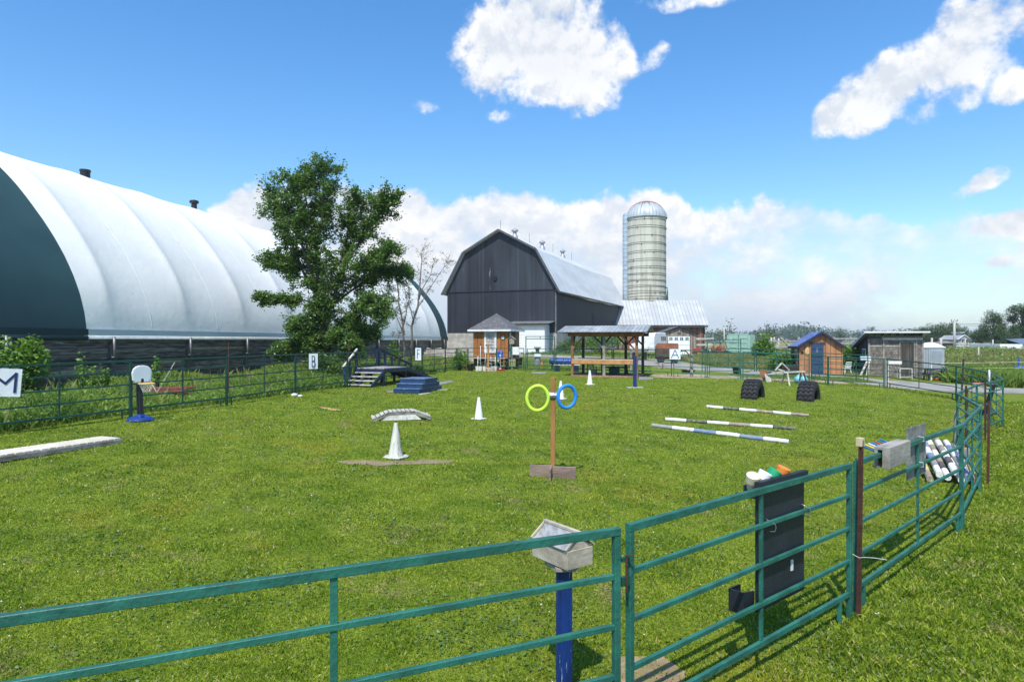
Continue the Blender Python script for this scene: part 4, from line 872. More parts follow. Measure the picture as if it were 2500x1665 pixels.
# ================================================================== CORRAL PANELS
RAILS = (1.21, .89, .57, .25)
def panel(a, b, label, mt=None, name='corral_panel', near=False, mids=(.5,), feet=True, H=1.52, rails=RAILS, group='green metal corral panels', cat='fence panel', ow=.045, gzf=None):
    mt = mt or green_paint; ax, ay = a[0], a[1]; bx, by = b[0], b[1]; za = gz(ax, ay) if len(a) < 3 else a[2]; zb_ = gz(bx, by) if len(b) < 3 else b[2]
    L = math.hypot(bx-ax, by-ay); t0 = thing(name, label, cat, (ax, ay, za), math.atan2(by-ay, bx-ax), group)
    dz = zb_-za; s = lambda x: dz*x/L; k = ow*.5
    q = MB(); q.bar((0,0,H-k), (L,0,H-k+dz), ow*.95, ow*1.15); q.build('top_rail', mt, t0, auto=35)
    for r in rails: q = MB(); q.bar((k,0,r+s(k)), (L-k,0,r+s(L-k)), ow*.72, ow*.78 if r != rails[-1] else ow*1.0); q.build('rail', mt, t0, auto=35)
    for x in (k, L-k): q = MB(); q.bar((x,0,-.03+s(x)), (x,0,H-ow*1.12+s(x)), ow, ow, up=(0,1,0)); q.build('end_post', mt, t0, auto=35)
    for f in mids: x = L*f; q = MB(); q.bar((x,.002,rails[-1]+s(x)), (x,.002,H-ow*1.12+s(x)), ow*.85, ow*.50, up=(0,1,0)); q.build('upright', mt, t0, auto=35)
    if feet:
        for x in (.24, L-.24): q = MB(); q.bar((x,0,-.03+s(x)), (x,0,rails[-1]+s(x)-ow*.3), ow*.8, ow*.8, up=(0,1,0)); q.build('foot', mt, t0, auto=35)
    return t0
NG = 'nearest the camera'
def at_top(px, py, h): return None
# right hand run, from the camera outwards
P = {}
P['a'] = (-2.57, 2.70); P['b'] = (.69, 4.22); P['c'] = (.757, 4.29); P['d'] = (3.32, 6.43); P['e'] = (3.43, 6.55); P['f'] = (6.47, 9.43); P['g'] = (8.60, 12.03)
P['h'] = (10.33, 15.2); P['i'] = (12.8, 18.05); P['j'] = (15.55, 20.75); P['k'] = (17.75, 24.3); P['l'] = (19.8, 29.2); P['m'] = (19.45, 34.0)
def gpt(k): x, y = P[k]; return (x, y)
panel(gpt('a'), gpt('b'), 'foreground green corral panel left of the gate latch, before the post box', near=True)
p2 = panel(gpt('c'), gpt('d'), 'green corral panel carrying the tall black board with coloured cups')
panel(gpt('e'), gpt('f'), 'green corral panel carrying the plank peg box and the grey slate sheet')
panel(gpt('f'), gpt('g'), 'green corral panel beside the heap of striped poles')
panel(gpt('g'), gpt('h'), 'green corral panel angled inward just beyond the striped pole heap')
panel(gpt('h'), gpt('i'), 'green corral panel right of the first rusty post in the zigzag')
panel(gpt('i'), gpt('j'), 'green corral panel ending at the outermost right corner')
panel(gpt('j'), gpt('k'), 'green corral panel behind the toy hoop with the pink rim')
panel(gpt('k'), gpt('l'), 'green corral panel from the pink rimmed hoop to the tall dark post')
panel(gpt('l'), gpt('m'), 'green corral panel in front of the blue picnic table', mt=dark_green)
# gate hardware between the first two panels
lt = thing('gate_latch', 'green steel latch joining the two foreground panels', 'latch', (.72, 4.255, gz(.7,4.2)), .6)
q = MB(); q.b2(-.035,-.03,1.14,.035,-.005,1.20); q.b2(-.035,-.03,1.30,.035,-.005,1.325); q.build('latch_plate', dark_green, lt); q = MB(); q.tube([(.0,-.035,1.10),(.0,-.035,1.34),(.03,-.06,1.34)], .008, 6); q.build('latch_pin', rust, lt)
# left hand run
lf = [(-11.35, 13.75), tuple(G(319,1022)[:2]), tuple(G(553.6,991)[:2]), tuple(G(721,963.5)[:2]), tuple(G(848,946.5)[:2]), tuple(G(938,932)[:2]), tuple(G(1021,920)[:2]), tuple(G(1087,911)[:2]), tuple(G(1146,902)[:2])]
lf[7] = (-4.3, 42.2); lf[6] = (-5.15, 36.4+1.2); lf[8] = (-3.1, 45.4)
lab = ['green corral panel carrying the M sign at the left edge','green corral panel directly behind the small white hoop','green corral panel between the white hoop and the B sign','green corral panel carrying the B sign in front of the tree trunk',
 'green corral panel behind the stairs of the blue platform','green corral panel behind the blue platform rail, left of the F sign','green corral panel just right of the F sign','green corral panel between the F sign and the orange hut']
for i in range(8): panel(lf[i], lf[i+1], lab[i], mt=dark_green)
bk = [(-3.05, 45.3), (-1.05, 44.6), (.82, 44.0)]
panel(bk[0], bk[1], 'green corral panel in front of the left half of the orange hut', mt=dark_green, mids=()); panel(bk[1], bk[2], 'green corral panel in front of the right corner of the orange hut', mt=dark_green)
def tall_gate(a, b, label, top, mt=dark_green):
    L = math.hypot(b[0]-a[0], b[1]-a[1]); z = gz(*a); t0 = thing('walk_gate', label, 'gate', (a[0], a[1], z), math.atan2(b[1]-a[1], b[0]-a[0]), 'tall framed walk gates')
    q = MB()
    for x in (0, L): q.bar((x,0,-.03), (x,0,top), .05, up=(0,1,0))
    q.bar((0.026,0,top-.025), (L-.026,0,top-.025), .05); q.bar((0.026,0,top-.18), (L-.026,0,top-.18), .045); q.bar((L*.5,0,top-.157), (L*.5,0,top-.05), .04, up=(0,1,0)); q.build('gate_frame', mt, t0, auto=35)
    q = MB(); x0_, x1_ = .11, L-.09
    for x in (x0_, x1_): q.bar((x,-.02,.12), (x,-.02,1.5), .045, up=(0,1,0))
    for r in (1.48, 1.20, .92, .64, .38, .15): q.bar((x0_+.023,-.02,r), (x1_-.023,-.02,r), .036)
    q.build('gate_leaf', mt, t0, auto=35)
tall_gate((.93, 43.8), (2.80, 43.0), 'tall framed gate with the grey hand wash stand behind it', 2.32)
panel((2.86, 42.9), (6.0, 39.2), 'green corral panel behind the pavilion from the walk gate', mt=dark_green)
panel((6.05, 39.15), (9.0, 36.9), 'green corral panel left of the A sign, at the right side of the pavilion', mt=green_paint)
panel((9.06, 36.8), (10.72, 36.3), 'short green corral panel just right of the A sign', mt=green_paint, mids=())
tall_gate((10.8, 36.25), (12.6, 36.1), 'tall framed gate in front of the implement trailer', 2.15, green_paint)
panel((12.7, 36.1), (16.35, 36.0), 'green corral panel in front of the weathered trestles', mt=green_paint)
panel((16.42, 35.9), (16.5, 34.25), 'green corral panel seen edge on before the shed with the blue door', mt=green_paint)
panel((16.5, 34.2), (19.35, 34.05), 'green corral panel in front of the white plastic chair', mt=dark_green)
# second layer behind
panel((12.6, 43.5), (16.0, 43.2), 'green corral panel in the row behind, left of the shed with the blue roof', mt=dark_green); panel((16.1, 43.2), (17.7, 40.6), 'green corral panel in the row behind, touching the blue roofed shed', mt=dark_green)
panel((17.6, 38.6), (20.6, 37.9), 'green corral panel leaning beside the white chair in the yard', mt=dark_green, mids=())
def tpost(label, p, top, lean=(0,0), cap=False, m=rust, r=.03):
    t0 = thing('steel_post', label, 'post', (p[0], p[1], gz(*p)), .6, 'steel posts along the corral panels'); h = top-gz(*p)
    q = MB(); e = Vector((lean[0], lean[1], h)); q.bar((0,0,-.2), e, r*1.5, r*.35, up=(0,1,0)); q.bar((0,-r*.5,-.2), e+Vector((0,-r*.5,0)), r*.35, r*1.2, up=(0,1,0))
    for k in range(int(h/.06)): c = e*((k+.5)*.06/h); q.box((c.x,c.y+r*.3,c.z), (.014,.012,.014))
    q.build('stake', m, t0)
    if cap: q = MB(); q.box((e.x,e.y,h-.02), (.062,.058,.085)); q.build('wooden_cap', mat('raw_wood_block', (.62,.50,.33), (.5,.4,.26), 6, rough=.8), t0, bev=.004)
    return t0
tp1 = tpost('rusty steel post with a pale wooden block on top', (3.405, 6.46), 1.02, (.05,.0), True)
tpost('leaning rusty steel post outside the fence by the striped poles', (8.95, 12.35), .85, (.35,.1))
tpost('rusty steel post at the inner corner of the zigzag', (10.45, 15.1), .97)
tpost('rusty steel post in the middle of the zigzag, left of the pink rim', (12.95, 17.95), 1.0)
tpost('tall dark steel post between the picnic table and the zigzag', (19.85, 29.0), 1.2, (.25,0), m=mat('dark_steel', (.035,.03,.028)), r=.05)
# small ties
def tie(label, pts, r=.004): q = MB(); q.tube(pts, r, 5); o = q.build('cable_tie', white_paint); tag(o, label, 'cable tie')
z_ = gz(3.4, 6.5); tie('white cable tie holding the rusty post, its tail sticking out', [(3.36,6.47,z_+.62),(3.40,6.415,z_+.60),(3.45,6.43,z_+.60),(3.55,6.43,z_+.595),(3.68,6.43,z_+.575)], .0025)

# ================================================================== LETTER SIGNS
letter_m = mat('navy_letter_paint', (.012,.022,.10), (.01,.018,.08), 4, rough=.6); board_m = mat('painted_white_board', (.74,.77,.80), (.66,.69,.72), 4, rough=.55, bump=.2, spots=((.40,.42,.44), 9, .74))
GL = {'A': [[(-.34,-.40),(0,.42),(.34,-.40)],[(-.22,-.10),(.22,-.10)]], 'B': [[(-.24,-.42),(-.24,.42),(.10,.42),(.22,.30),(.22,.14),(.10,.02),(-.24,.02)],[(.10,.02),(.26,-.10),(.26,-.30),(.12,-.42),(-.24,-.42)]],
      'F': [[(-.16,-.42),(-.16,.42),(.24,.42)],[(-.16,.04),(.16,.04)]], 'M': [[(-.40,-.40),(-.36,.34),(0,-.04),(.36,.38),(.30,-.42)]]}
def sign(ch, label, c, w_, h_, rz, sw=.04, sx=1., sy=1., tilt=0):
    t0 = thing('letter_sign', label, 'sign', c, rz, 'white letter signs'); q = MB(); q.box((0,0,0), (w_,.012,h_), ry=tilt); q.build('board', board_m, t0)
    q = MB()
    for st in GL[ch]:
        for a, b in zip(st, st[1:]):
            f = lambda p: Vector((p[0]*w_*sx, -.010, p[1]*h_*sy)); q.bar(f(a), f(b), .006, sw, ch=.4, up=(0,1,0)) if False else None
            A_, B_ = f(a), f(b); d = (B_-A_).normalized(); n = Vector((-d.z,0,d.x))*sw/2; A_ -= d*sw*.35; B_ += d*sw*.35
            k = .0005*len(q.f); y0, y1 = Vector((0,-.0005,0)), Vector((0,.003,0)); o1 = Vector((0,-k,0))
            q.add([A_+n+o1, A_-n+o1, B_-n+o1, B_+n+o1, A_+n+y1, A_-n+y1, B_-n+y1, B_+n+y1], [(0,1,2,3),(7,6,5,4),(0,4,5,1),(1,5,6,2),(2,6,7,3),(3,7,4,0)])
    q.build('letter', letter_m, t0)
sign('B', 'white board with the letter B hanging on the fence before the tree', A(765,882,24.9), .34, .58, .9-.25, .028, .62, .80)
sign('F', 'small white board with the letter F behind the blue ramp rail', A(1021,864.5,36.1), .32, .68, .25, .034, .9, .85)
sign('M', 'large white board with the letter M cut off by the left edge', A(13,934,14.3), .56, .61, .70, .05, .95, .82, R(4))
sign('A', 'white square board with the letter A in front of the garage', A(1648,864.7,36.7), .60, .58, -.1, .035, 1, .95)

# ================================================================== TOY HOOPS
def hoop(label, base, rz, rim_m, hgt, post_w=.10, s=1., base_m=None, net_m=None, lean=0.):
    t0 = thing('toy_hoop', label, 'basketball hoop', base, rz, 'toy basketball hoops'); bm_ = base_m or tarp_blue
    q = MB(); q.lathe([(.37*s,0),(.38*s,.03),(.33*s,.075),(.20*s,.12),(.13*s,.14),(.12*s,.17),(0,.17)], n=28); bb = q.build('base', bm_, t0, auto=40); q = MB(); q.lathe([(.04,.0),(.045,.02),(0,.022)], (.2*s,-.04,.115), 12); q.build('filler_cap', bm_, bb)
    q = MB(); q.bar((0,0,.17), (-.06+lean,0,hgt-.12), .15*s, .13*s, ch=.3, up=(0,1,0)); q.bar((0,-.066*s,.2), (-.06+lean,-.066*s,hgt-.2), .05*s, .05*s, ch=.3, up=(0,1,0)); q.build('pole', black_pl if not lean else black_pl, t0, auto=40)
    cx = -.06+lean; pr = [(-.27,-.17),(-.20,-.25),(.20,-.25),(.27,-.17),(.29,.04),(.25,.16),(.17,.23),(.07,.26),(-.07,.26),(-.17,.23),(-.25,.16),(-.29,.04)]
    M = Matrix.Translation((cx+.10, 0, hgt+.13)) @ Matrix(((0,0,1,0),(1,0,0,0),(0,1,0,0),(0,0,0,1)))
    q = MB(); q.prism([(a*s, b*s) for a, b in pr], 0, .05, M); bo = q.build('backboard', white_paint, t0, bev=.014)
    q = MB(); M2 = Matrix.Translation((cx+.152, 0, hgt+.13)) @ Matrix(((0,0,1,0),(1,0,0,0),(0,1,0,0),(0,0,0,1))); q.prism([(a*.86*s, b*.86*s) for a, b in pr], 0, .004, M2); q.build('board_face', mat('pale_blue_white', (.66,.72,.76), (.60,.66,.70), 2), bo)
    q = MB(); q.prism([(-.035,-.22),(.035,-.22),(.035,-.14),(.02,-.11),(-.02,-.11),(-.035,-.14)], .0045, .007, M2); q.build('slot', black_pl, bo)
    q = MB(); q.bar((cx,0,hgt-.14), (cx+.15,0,hgt-.10), .06); rc = Vector((cx+.15+.24*s, 0, hgt-.10)); q.tube([rc+Vector((math.cos(a)*.21*s, math.sin(a)*.21*s, 0)) for a in np.linspace(0, 2*math.pi, 25)], .014, 7, cap=False); q.build('rim', rim_m, t0, auto=40)
    q = MB(); n = 12
    for k in range(n):
        a0, a1 = k*2*math.pi/n, (k+1)*2*math.pi/n
        for lv in range(3):
            r0, r1 = .20*s*(1-.17*lv), .20*s*(1-.17*(lv+1)); z0, z1 = -.07*lv, -.07*(lv+1)
            q.tube([rc+Vector((math.cos(a0)*r0, math.sin(a0)*r0, z0)), rc+Vector((math.cos(a1)*r1, math.sin(a1)*r1, z1))], .0035, 3, cap=False); q.tube([rc+Vector((math.cos(a1)*r0, math.sin(a1)*r0, z0)), rc+Vector((math.cos(a0)*r1, math.sin(a0)*r1, z1))], .0035, 3, cap=False)
    q.build('net', net_m or white_worn, t0); return t0
hb_ = G(343, 1027); hoop('toy basketball hoop with white rounded backboard, dark pole and blue round base', hb_, R(-34), mat('pale_orange_rim', (.75,.48,.20), (.65,.40,.16), 4, rough=.5), 1.06, s=.86)
hoop('toy basketball hoop with pink rim and black base at the right fence', G(2408, 1011), R(146), mat('pink_rim', (.72,.22,.24), (.6,.18,.2), 4, rough=.5), 1.22, base_m=black_pl, lean=-.15, s=1.05)

# ================================================================== CONES
def cone(label, px, py, h, m_, dirty=False):
    b = G(px, py); t0 = thing('traffic_cone', label, 'cone', b, rng.uniform(0,1), 'white cones on the lawn'); s = h/.71
    q = MB()
    if dirty:
        n = 20; pts = [(math.cos(k*2*math.pi/n)*.25*(1+.10*math.sin(k*2.1)), math.sin(k*2*math.pi/n)*.25*(1+.10*math.cos(k*1.7)), ) for k in range(n)]; q.prism(pts, .0, .028)
    else: q.b2(-.185*s,-.185*s,0,.185*s,.185*s,.03*s)
    q.build('base', m_, t0, bev=.008); q = MB(); r0 = .155 if dirty else .135
    q.lathe([(r0*s,.0301),(r0*s*.97,.07*s),(.115*s,.22*s),(.08*s,.45*s),(.045*s,.67*s),(.040*s,.71*s),(.028*s,.715*s),(.026*s,.69*s)], n=28); q.build('cone_body', m_, t0, auto=50)
cw = mat('white_cone_plastic', (.80,.80,.78), (.72,.72,.70), 3, rough=.5); cdirty = mat('dirty_cone_plastic', (.62,.60,.52), (.42,.41,.36), 4, (2,2,.4), rough=.6, bump=.3, spots=((.26,.27,.20), 6, .58))
cone('grimy streaked cone, the nearest and largest, above the bare soil strip', 966, 1116, .70, cdirty, True); cone('clean white cone right of the arched wooden bridge', 1169, 1023, .62, cw)
cone('white cone half hidden behind the blue ring', 1369, 974, .66, cw); cone('farthest white cone, in front of the pavilion', 1440, 939, .66, cw)

# ================================================================== RING STAND
rs = G(1350, 1163); rz = R(6); t0 = thing('ring_stand', 'brown wooden post on a crossed plank foot', 'target stand', rs, R(-7)); 
q = MB(); q.b2(-.042,-.045,.02,.042,.045,1.86); q.build('post', mat('brown_stained_post', (.33,.155,.045), (.25,.115,.035), 5, (1,1,.3), rough=.75, bump=.4, spots=((.48,.40,.30), 5, .66)), t0, bev=.006)
fb = mat('grey_brown_plank', (.27,.195,.15), (.17,.12,.095), 6, (.4,1,1), rough=.85, bump=.5); q = MB(); q.b2(-.43,-.09,-.02,-.003,-.046,.225); q.b2(.0,-.10,-.05,.43,-.05,.205); q.build('foot_board', fb, t0, bev=.004)
q = MB(); q.b2(-.055,-.40,-.02,-.015+.0,-.102,.20); q.b2(-.055,.05,-.02,-.015,.42,.20); q.build('foot_board', fb, t0, bev=.004)
def ring(label, c, r, m_, sqx, rot):
    pts = [Vector((math.cos(a)*r*sqx, .02*math.cos(a), math.sin(a)*r*(1.04+.03*math.sin(a*2)))) for a in np.linspace(0, 2*math.pi, 41)]; q = MB(); q.tube(pts, .033, 12, cap=False)
    o = q.build('foam_ring', m_, None, smooth=True, loc=c, rz=rot); tag(o, label, 'ring', 'foam rings on the post')
rz_ = rs.z; ring('lime yellow foam ring taped to the left of the brown post', A(1312.5, 972, rs.y-.06), .222, mat('lime_foam', (.52,.74,.06), (.46,.67,.05), 6, rough=.65, bump=.1), .90, R(-12)); ring('bright blue foam ring taped to the right of the brown post', A(1384, 968, rs.y-.06), .200, mat('blue_foam', (.015,.23,.72), (.012,.19,.62), 6, rough=.65, bump=.1), .90, R(14))
c = A(1349.5, 966, rs.y-.06); q = MB(); prof_ = [(-.13,.05,.055),(-.08,.06,.075),(-.03,.056,.07),(.03,.056,.064),(.08,.06,.074),(.13,.05,.06)]
vs = []
for x_, ry_, rz2 in prof_:
    for k in range(14): a = k*2*math.pi/14; w_ = 1+.09*math.sin(k*3.1+x_*40); vs.append((x_, math.cos(a)*ry_*w_*1.35+.045, math.sin(a)*rz2*w_))
q.add(vs, [(i*14+k, i*14+(k+1)%14, (i+1)*14+(k+1)%14, (i+1)*14+k) for i in range(5) for k in range(14)]+[tuple(range(14)), tuple(range(70,84))[::-1]])
o = q.build('duct_tape', mat('silver_tape', (.50,.52,.54), (.30,.32,.34), 10, rough=.3, metal=.6, bump=.9, bsc=24), t0, auto=40); o.location = t0.matrix_world.inverted() @ c if False else (Matrix.Rotation(R(7),4,'Z') @ (c-rs))

# ================================================================== BOX ON A BLUE POST (foreground)
bx = gp(.40, 4.90); t0 = thing('post_box', 'weathered wooden box with gabled metal lid on a blue post', 'box on post', bx, 0)
zb0 = .335-bx.z; q = MB(); q.bar((-.01,.02,-.2), (-.01,.02,zb0-.012), .115, .115, ch=.06, up=(0,1,0)); q.build('post', post_blue, t0)
wg2 = mat('silvery_weathered_wood', (.47,.42,.34), (.31,.265,.205), 5, (.5,1,1), rough=.8, bump=.5, bsc=16, spots=((.20,.15,.10), 8, .67))
bxh = bpy.data.objects.new('box', None); bx_rz = math.atan2(.15, .21)
Mb = Matrix.Translation((.0, -.15, zb0)) @ Matrix.Rotation(bx_rz, 4, 'Z')
bW, bL, bH = .25, .42, .135
def bb_(name, f, m_, bev=.003):
    q = MB(); f(q); q.v = [tuple(Mb @ Vector(v)) for v in q.v]; return q.build(name, m_, t0, bev=bev)
def wall4(q):
    q.b2(0,0,.0,bW,.018,bH); q.b2(0,bL-.018,.0,bW,bL,bH); q.b2(0,.0185,.0,.018,bL-.0185,bH); q.b2(bW-.018,.0185,.0,bW,bL-.0185,bH); q.b2(.018,.018,-.0,bW-.018,bL-.018,.015)
bb_('box_side', wall4, wg2)
ap = bH+.108
for yg in (.012, bL-.03): bb_('gable_end', lambda q: q.xz([(.0,bH+.002),(bW,bH+.002),(bW*.5,ap-.01)], yg, yg+.018), wg2, 0)
def rf_(q):
    n = 6; top = []
    for i in range(n+1): t_ = i/n; top.append((bW*.5*(1-t_)-.012*t_, ap-.0*t_-(ap-bH-.0)*t_-.018*math.sin(math.pi*t_)))
    for i in range(n): (xa, za), (xb, zb2) = top[i], top[i+1]; q.slab((xa,.02,za+.006),(xb,.02,zb2+.006),(xb,bL-.02,zb2+.006),(xa,bL-.02,za+.006),.004)
bb_('metal_lid', rf_, mat('worn_shiny_metal', (.50,.48,.45), (.32,.31,.29), 8, (4,.6,4), rough=.4, metal=.35, bump=.25), 0)
def rr(q): q.slab((bW*.5,-.01,ap+.003),(bW*.5,bL+.01,ap+.003),(bW+.012,bL+.01,bH+.006),(bW+.012,-.01,bH+.006),.012)
bb_('wooden_lid', rr, wg2)
def ed(q): q.bar((-.012,.005,bH+.01),(bW*.5,.005,ap+.008),.012,.016); q.bar((-.012,bL-.005,bH+.01),(bW*.5,bL-.005,ap+.008),.012,.016); q.bar((bW*.5,.0,ap+.012),(bW*.5,bL,ap+.012),.03,.02)
bb_('lid_batten', ed, wg2, 0)
q = MB(); q.box((0,-.02,zb0-.02),(.16,.13,.022)); q.build('mounting_plate', wood_gray, t0)
q = MB(); q.box((-.09,.06,zb0-.03),(.05,.16,.03), .5); q.build('bracket', wood_gray, t0)

# ================================================================== ON THE NEAR FENCE
def on(a, b, t): return Vector(P[a]).lerp(Vector(P[b]), t)
a2, b2 = Vector(P['c']), Vector(P['d']); d2 = (b2-a2).normalized(); ang2 = math.atan2(d2.y, d2.x)
c0 = a2+(b2-a2)*.500; g_ = gz(*c0)
t0 = thing('game_board', 'tall black painted board hung inside the fence with a ledge on top', 'board', (c0.x, c0.y, 0), ang2)
q = MB(); q.b2(0,.035,-.235,.80,.055,.815); q.build('panel', navy_board, t0, bev=.002); q = MB(); q.bar((-.01,.03,.80),(.815,.03,.80),.05,.085); q.build('ledge', navy_board, t0); q = MB(); q.b2(-.01,.058,.70,.81,.14,.715); q.b2(-.01,.141,.70,.81,.155,.80); q.build('trough', navy_board, t0)
q = MB(); q.b2(-.16,.06,-.22,.0,.20,-.205); q.b2(-.16,.06,-.204,-.145,.20,-.04); q.b2(-.144,.185,-.204,.0,.20,-.04); q.xz([(-.144,-.204),(.0,-.204),(.0,-.06),(-.144,-.04)], .06, .075); q.build('side_bin', navy_board, t0)
q = MB(); q.b2(.55,.026,-.01,.585,.034,.085); q.build('white_label', white_paint, t0)
for xx, zz in ((.13,.44),(.74,.47)): q = MB(); q.tube([(xx,.03,zz+.075),(xx+.01,.0,zz+.06),(xx+.035,-.03,zz+.04),(xx+.045,-.034,zz+.01),(xx+.035,-.03,zz-.02),(xx+.01,.03,zz-.03)], .0035, 6); q.build('hook', galv, t0, smooth=True)
cups = [('cream cup, leftmost of the four on the black board ledge', (.72,.62,.42), .035, -.25, .075), ('white cup, second of the four on the black board ledge', (.78,.78,.80), .20, .35, .06), ('green cup, third of the four on the black board ledge', (.02,.32,.13), .36, .45, .055), ('orange cup, rightmost of the four on the black board ledge', (.72,.22,.03), .52, .2, .06)]
for i, (lb, c_, xx, til, _) in enumerate(cups):
    loc = Vector((c0.x, c0.y, 0))+Matrix.Rotation(ang2, 3, 'Z') @ Vector((xx, .10, .80+.015*i*0))
    q = MB(); q.lathe([(.038,-.075),(.046,-.01),(.054,-.009),(.058,.055),(.050,.062),(.0,.064)], n=22); q.v = [tuple(Matrix.Rotation(til, 3, 'Y') @ Matrix.Rotation(.35, 3, 'X') @ Vector(v)) for v in q.v]
    q.v = [(v[0], v[1], v[2]+.035) for v in q.v]
    o = q.build('plastic_cup', mat('cup_'+str(i), c_, tuple(k*.85 for k in c_), 6, rough=.45), None, auto=40, loc=loc, rz=ang2); tag(o, lb, 'cup', 'cups on the black board')
o = None
q = MB(); q.lathe([(.036,-.09),(.044,-.02),(.0,-.02)], n=20); 
a3, b3 = Vector(P['e']), Vector(P['f']); d3 = (b3-a3).normalized(); ang3 = math.atan2(d3.y, d3.x)
c1 = a3+(b3-a3)*.165; t0 = thing('peg_box', 'grey weathered plank box straddling the top rail', 'peg box', (c1.x, c1.y, 0), ang3+.02); wp_ = mat('silver_grey_plank', (.36,.33,.285), (.20,.185,.16), 5, (.35,1,1), rough=.85, bump=.6, bsc=14, spots=((.11,.10,.09), 5, .66))
tz = .83+gz(*c1)+.72
q = MB(); q.b2(0,-.105,tz-.19,.78,-.032,tz+.035); q.build('front_plank', wp_, t0, bev=.004); q = MB(); q.b2(0,-.031,tz+.003,.78,.045,tz+.036); q.build('top_plank', wp_, t0, bev=.004); q = MB(); q.b2(0,.012,tz-.20,.78,.045,tz+.0); q.build('back_plank', wp_, t0, bev=.004)
for i, cc in enumerate([(.02,.12,.42),(.75,.60,.10),(.70,.70,.66),(.03,.20,.50),(.60,.08,.06),(.02,.25,.22),(.03,.16,.45)]):
    xx = .03+.105*i; o_ = MB(); loc = Vector((c1.x, c1.y, 0))+Matrix.Rotation(ang3+.02, 3, 'Z') @ Vector((xx, .045, tz-.02))
    o_.tube([(0,0,-.0),(-.07,.11,.055)], .0105, 8); ob = o_.build('peg', mat('peg_'+str(i % 6)+'_'+str(i), cc, tuple(k*.8 for k in cc), 8, rough=.5), None, loc=loc, rz=ang3, auto=50)
    tag(ob, ['blue peg, leftmost of the row on the plank box','yellow peg, second in the row on the plank box','white peg, third in the row on the plank box','mid blue peg, fourth in the row on the plank box','red peg, fifth in the row on the plank box','teal peg, sixth in the row on the plank box','blue peg, rightmost of the row on the plank box'][i], 'peg', 'coloured pegs')
c2 = a3+(b3-a3)*.425; t0 = thing('slate_sheet', 'grey patterned rigid sheet tied to the fence', 'sheet', (c2.x, c2.y, 0), ang3); sm = mat('grey_stone_print', (.26,.25,.235), (.14,.135,.13), 9, rough=.75, bump=.6, spots=((.42,.43,.44), 16, .66)); q = MB()
q.b2(.0,.028,.335,.75,.040,.96); q.build('sheet', sm, t0, bev=.002)
for xx, zz in ((.42,.79),(.40,.48)): q = MB(); q.tube([(xx,.045,zz+.035),(xx,-.032,zz+.03),(xx+.005,-.036,zz-.02),(xx+.01,.045,zz-.03)], .004, 5); q.build('tie', white_paint, t0)

# ================================================================== POLES
def pole(label, p, q_, cols, r=.055, grp='striped poles laid on the lawn', nm='striped_pole'):
    p, q_ = Vector(p), Vector(q_); base = p.copy(); q = MB(); n = len(cols); d = q_-p; seg = []
    for i, c_ in enumerate(cols):
        q.cur = i; a = p+d*(i/n)-base; b = p+d*((i+1)/n)-base; q.tube([a, a.lerp(b,.5)+Vector((0,0,rng.uniform(-.006,.006))), b], [r*1.0, r*1.02, r], 8, cap=True)
    mts = [mat('pole_paint_'+str(c_), *PC[c_]) for c_ in cols]; o = q.build(nm, mts, None, loc=base, auto=50); tag(o, label, 'pole', grp); return o
def pm(nm, c1, c2, sp, th): return mat('pole_paint_'+nm, c1, c2, 6, (1,1,1), rough=.75, bump=.4, spots=(sp, 7, th))
PC = {}
for nm, c1_, c2_, sp, th in [('white',(.74,.73,.69),(.66,.64,.60),(.30,.26,.20),.66),('blue',(.12,.19,.34),(.20,.24,.30),(.42,.40,.36),.60),('green',(.035,.075,.04),(.16,.15,.10),(.45,.38,.26),.58),('tan',(.33,.27,.20),(.24,.19,.14),(.50,.46,.40),.62),('grey',(.22,.23,.25),(.30,.28,.25),(.06,.09,.2),.62),('yellow',(.58,.50,.26),(.46,.38,.20),(.12,.11,.09),.6),('black',(.05,.05,.055),(.12,.11,.10),(.3,.29,.26),.6)]:
    pm(nm, c1_, c2_, sp, th); PC[nm] = (c1_, c2_)
def gl(px, py, r=.055): v = G(px, py); v.z += r*.85; return v
pole('farthest of the three striped poles, green and tan bands on white', gl(1725.5,995.5), gl(1974.6,1017.5), ['white','green','white','tan','white','tan'])
pole('middle of the three striped poles, with a mossy green band', gl(1624.5,1027), gl(1940.5,1050), ['white','green','white','tan','white','green'])
pole('nearest of the three striped poles, white with worn blue bands', gl(1591.5,1042), gl(1925.5,1083), ['grey','white','blue','white','blue','white'], .06)
pil = [('yellow and black pole, lowest on the left of the heap', -.42, 0, ['yellow','black','yellow','black','yellow','tan']), ('white pole with bright blue bands, second from the left in the heap', -.26, .10, ['white','blue','white','blue','grey','white']),
 ('white and tan pole in the middle of the heap', -.12, .05, ['white','tan','white','tan','black','white']), ('broad white pole lying on top of the heap', .0, .16, ['tan','white','tan','white','black','white']),
 ('dark banded pole right of the middle of the heap', .10, .02, ['black','white','black','white','grey','white']), ('white and blue pole, second from the right in the heap', .22, .06, ['white','blue','white','grey','white','blue']), ('yellowish pole, rightmost of the heap', .33, 0, ['yellow','white','grey','white','yellow','tan'])]
for lb, off, up_, cols in pil:
    e = Vector((8.42+off*.95, 12.45-off*.30)); h_ = Vector((9.68+off*.9, 15.0-off*.35)); pole(lb, (h_.x, h_.y, gz(*h_)+.36+up_), (e.x, e.y, gz(*e)+.07+up_), cols, .062, 'heap of striped poles by the fence')
rk = thing('pole_rest', 'low timber rest under the far ends of the pole heap', 'rest', gp(9.6, 14.75), -.25); q = MB(); q.b2(-.6,-.05,.0,.6,.05,.34); q.build('beam', wood_gray, rk)
gb_ = MB(); gb_.box((0,0,.5),(.16,.03,1.1), 0, 0, R(4)); o = gb_.build('weathered_board', wp_, None, loc=gp(10.5, 15.5), rz=.4); tag(o, 'upright grey weathered board standing beside the first zigzag post', 'board')

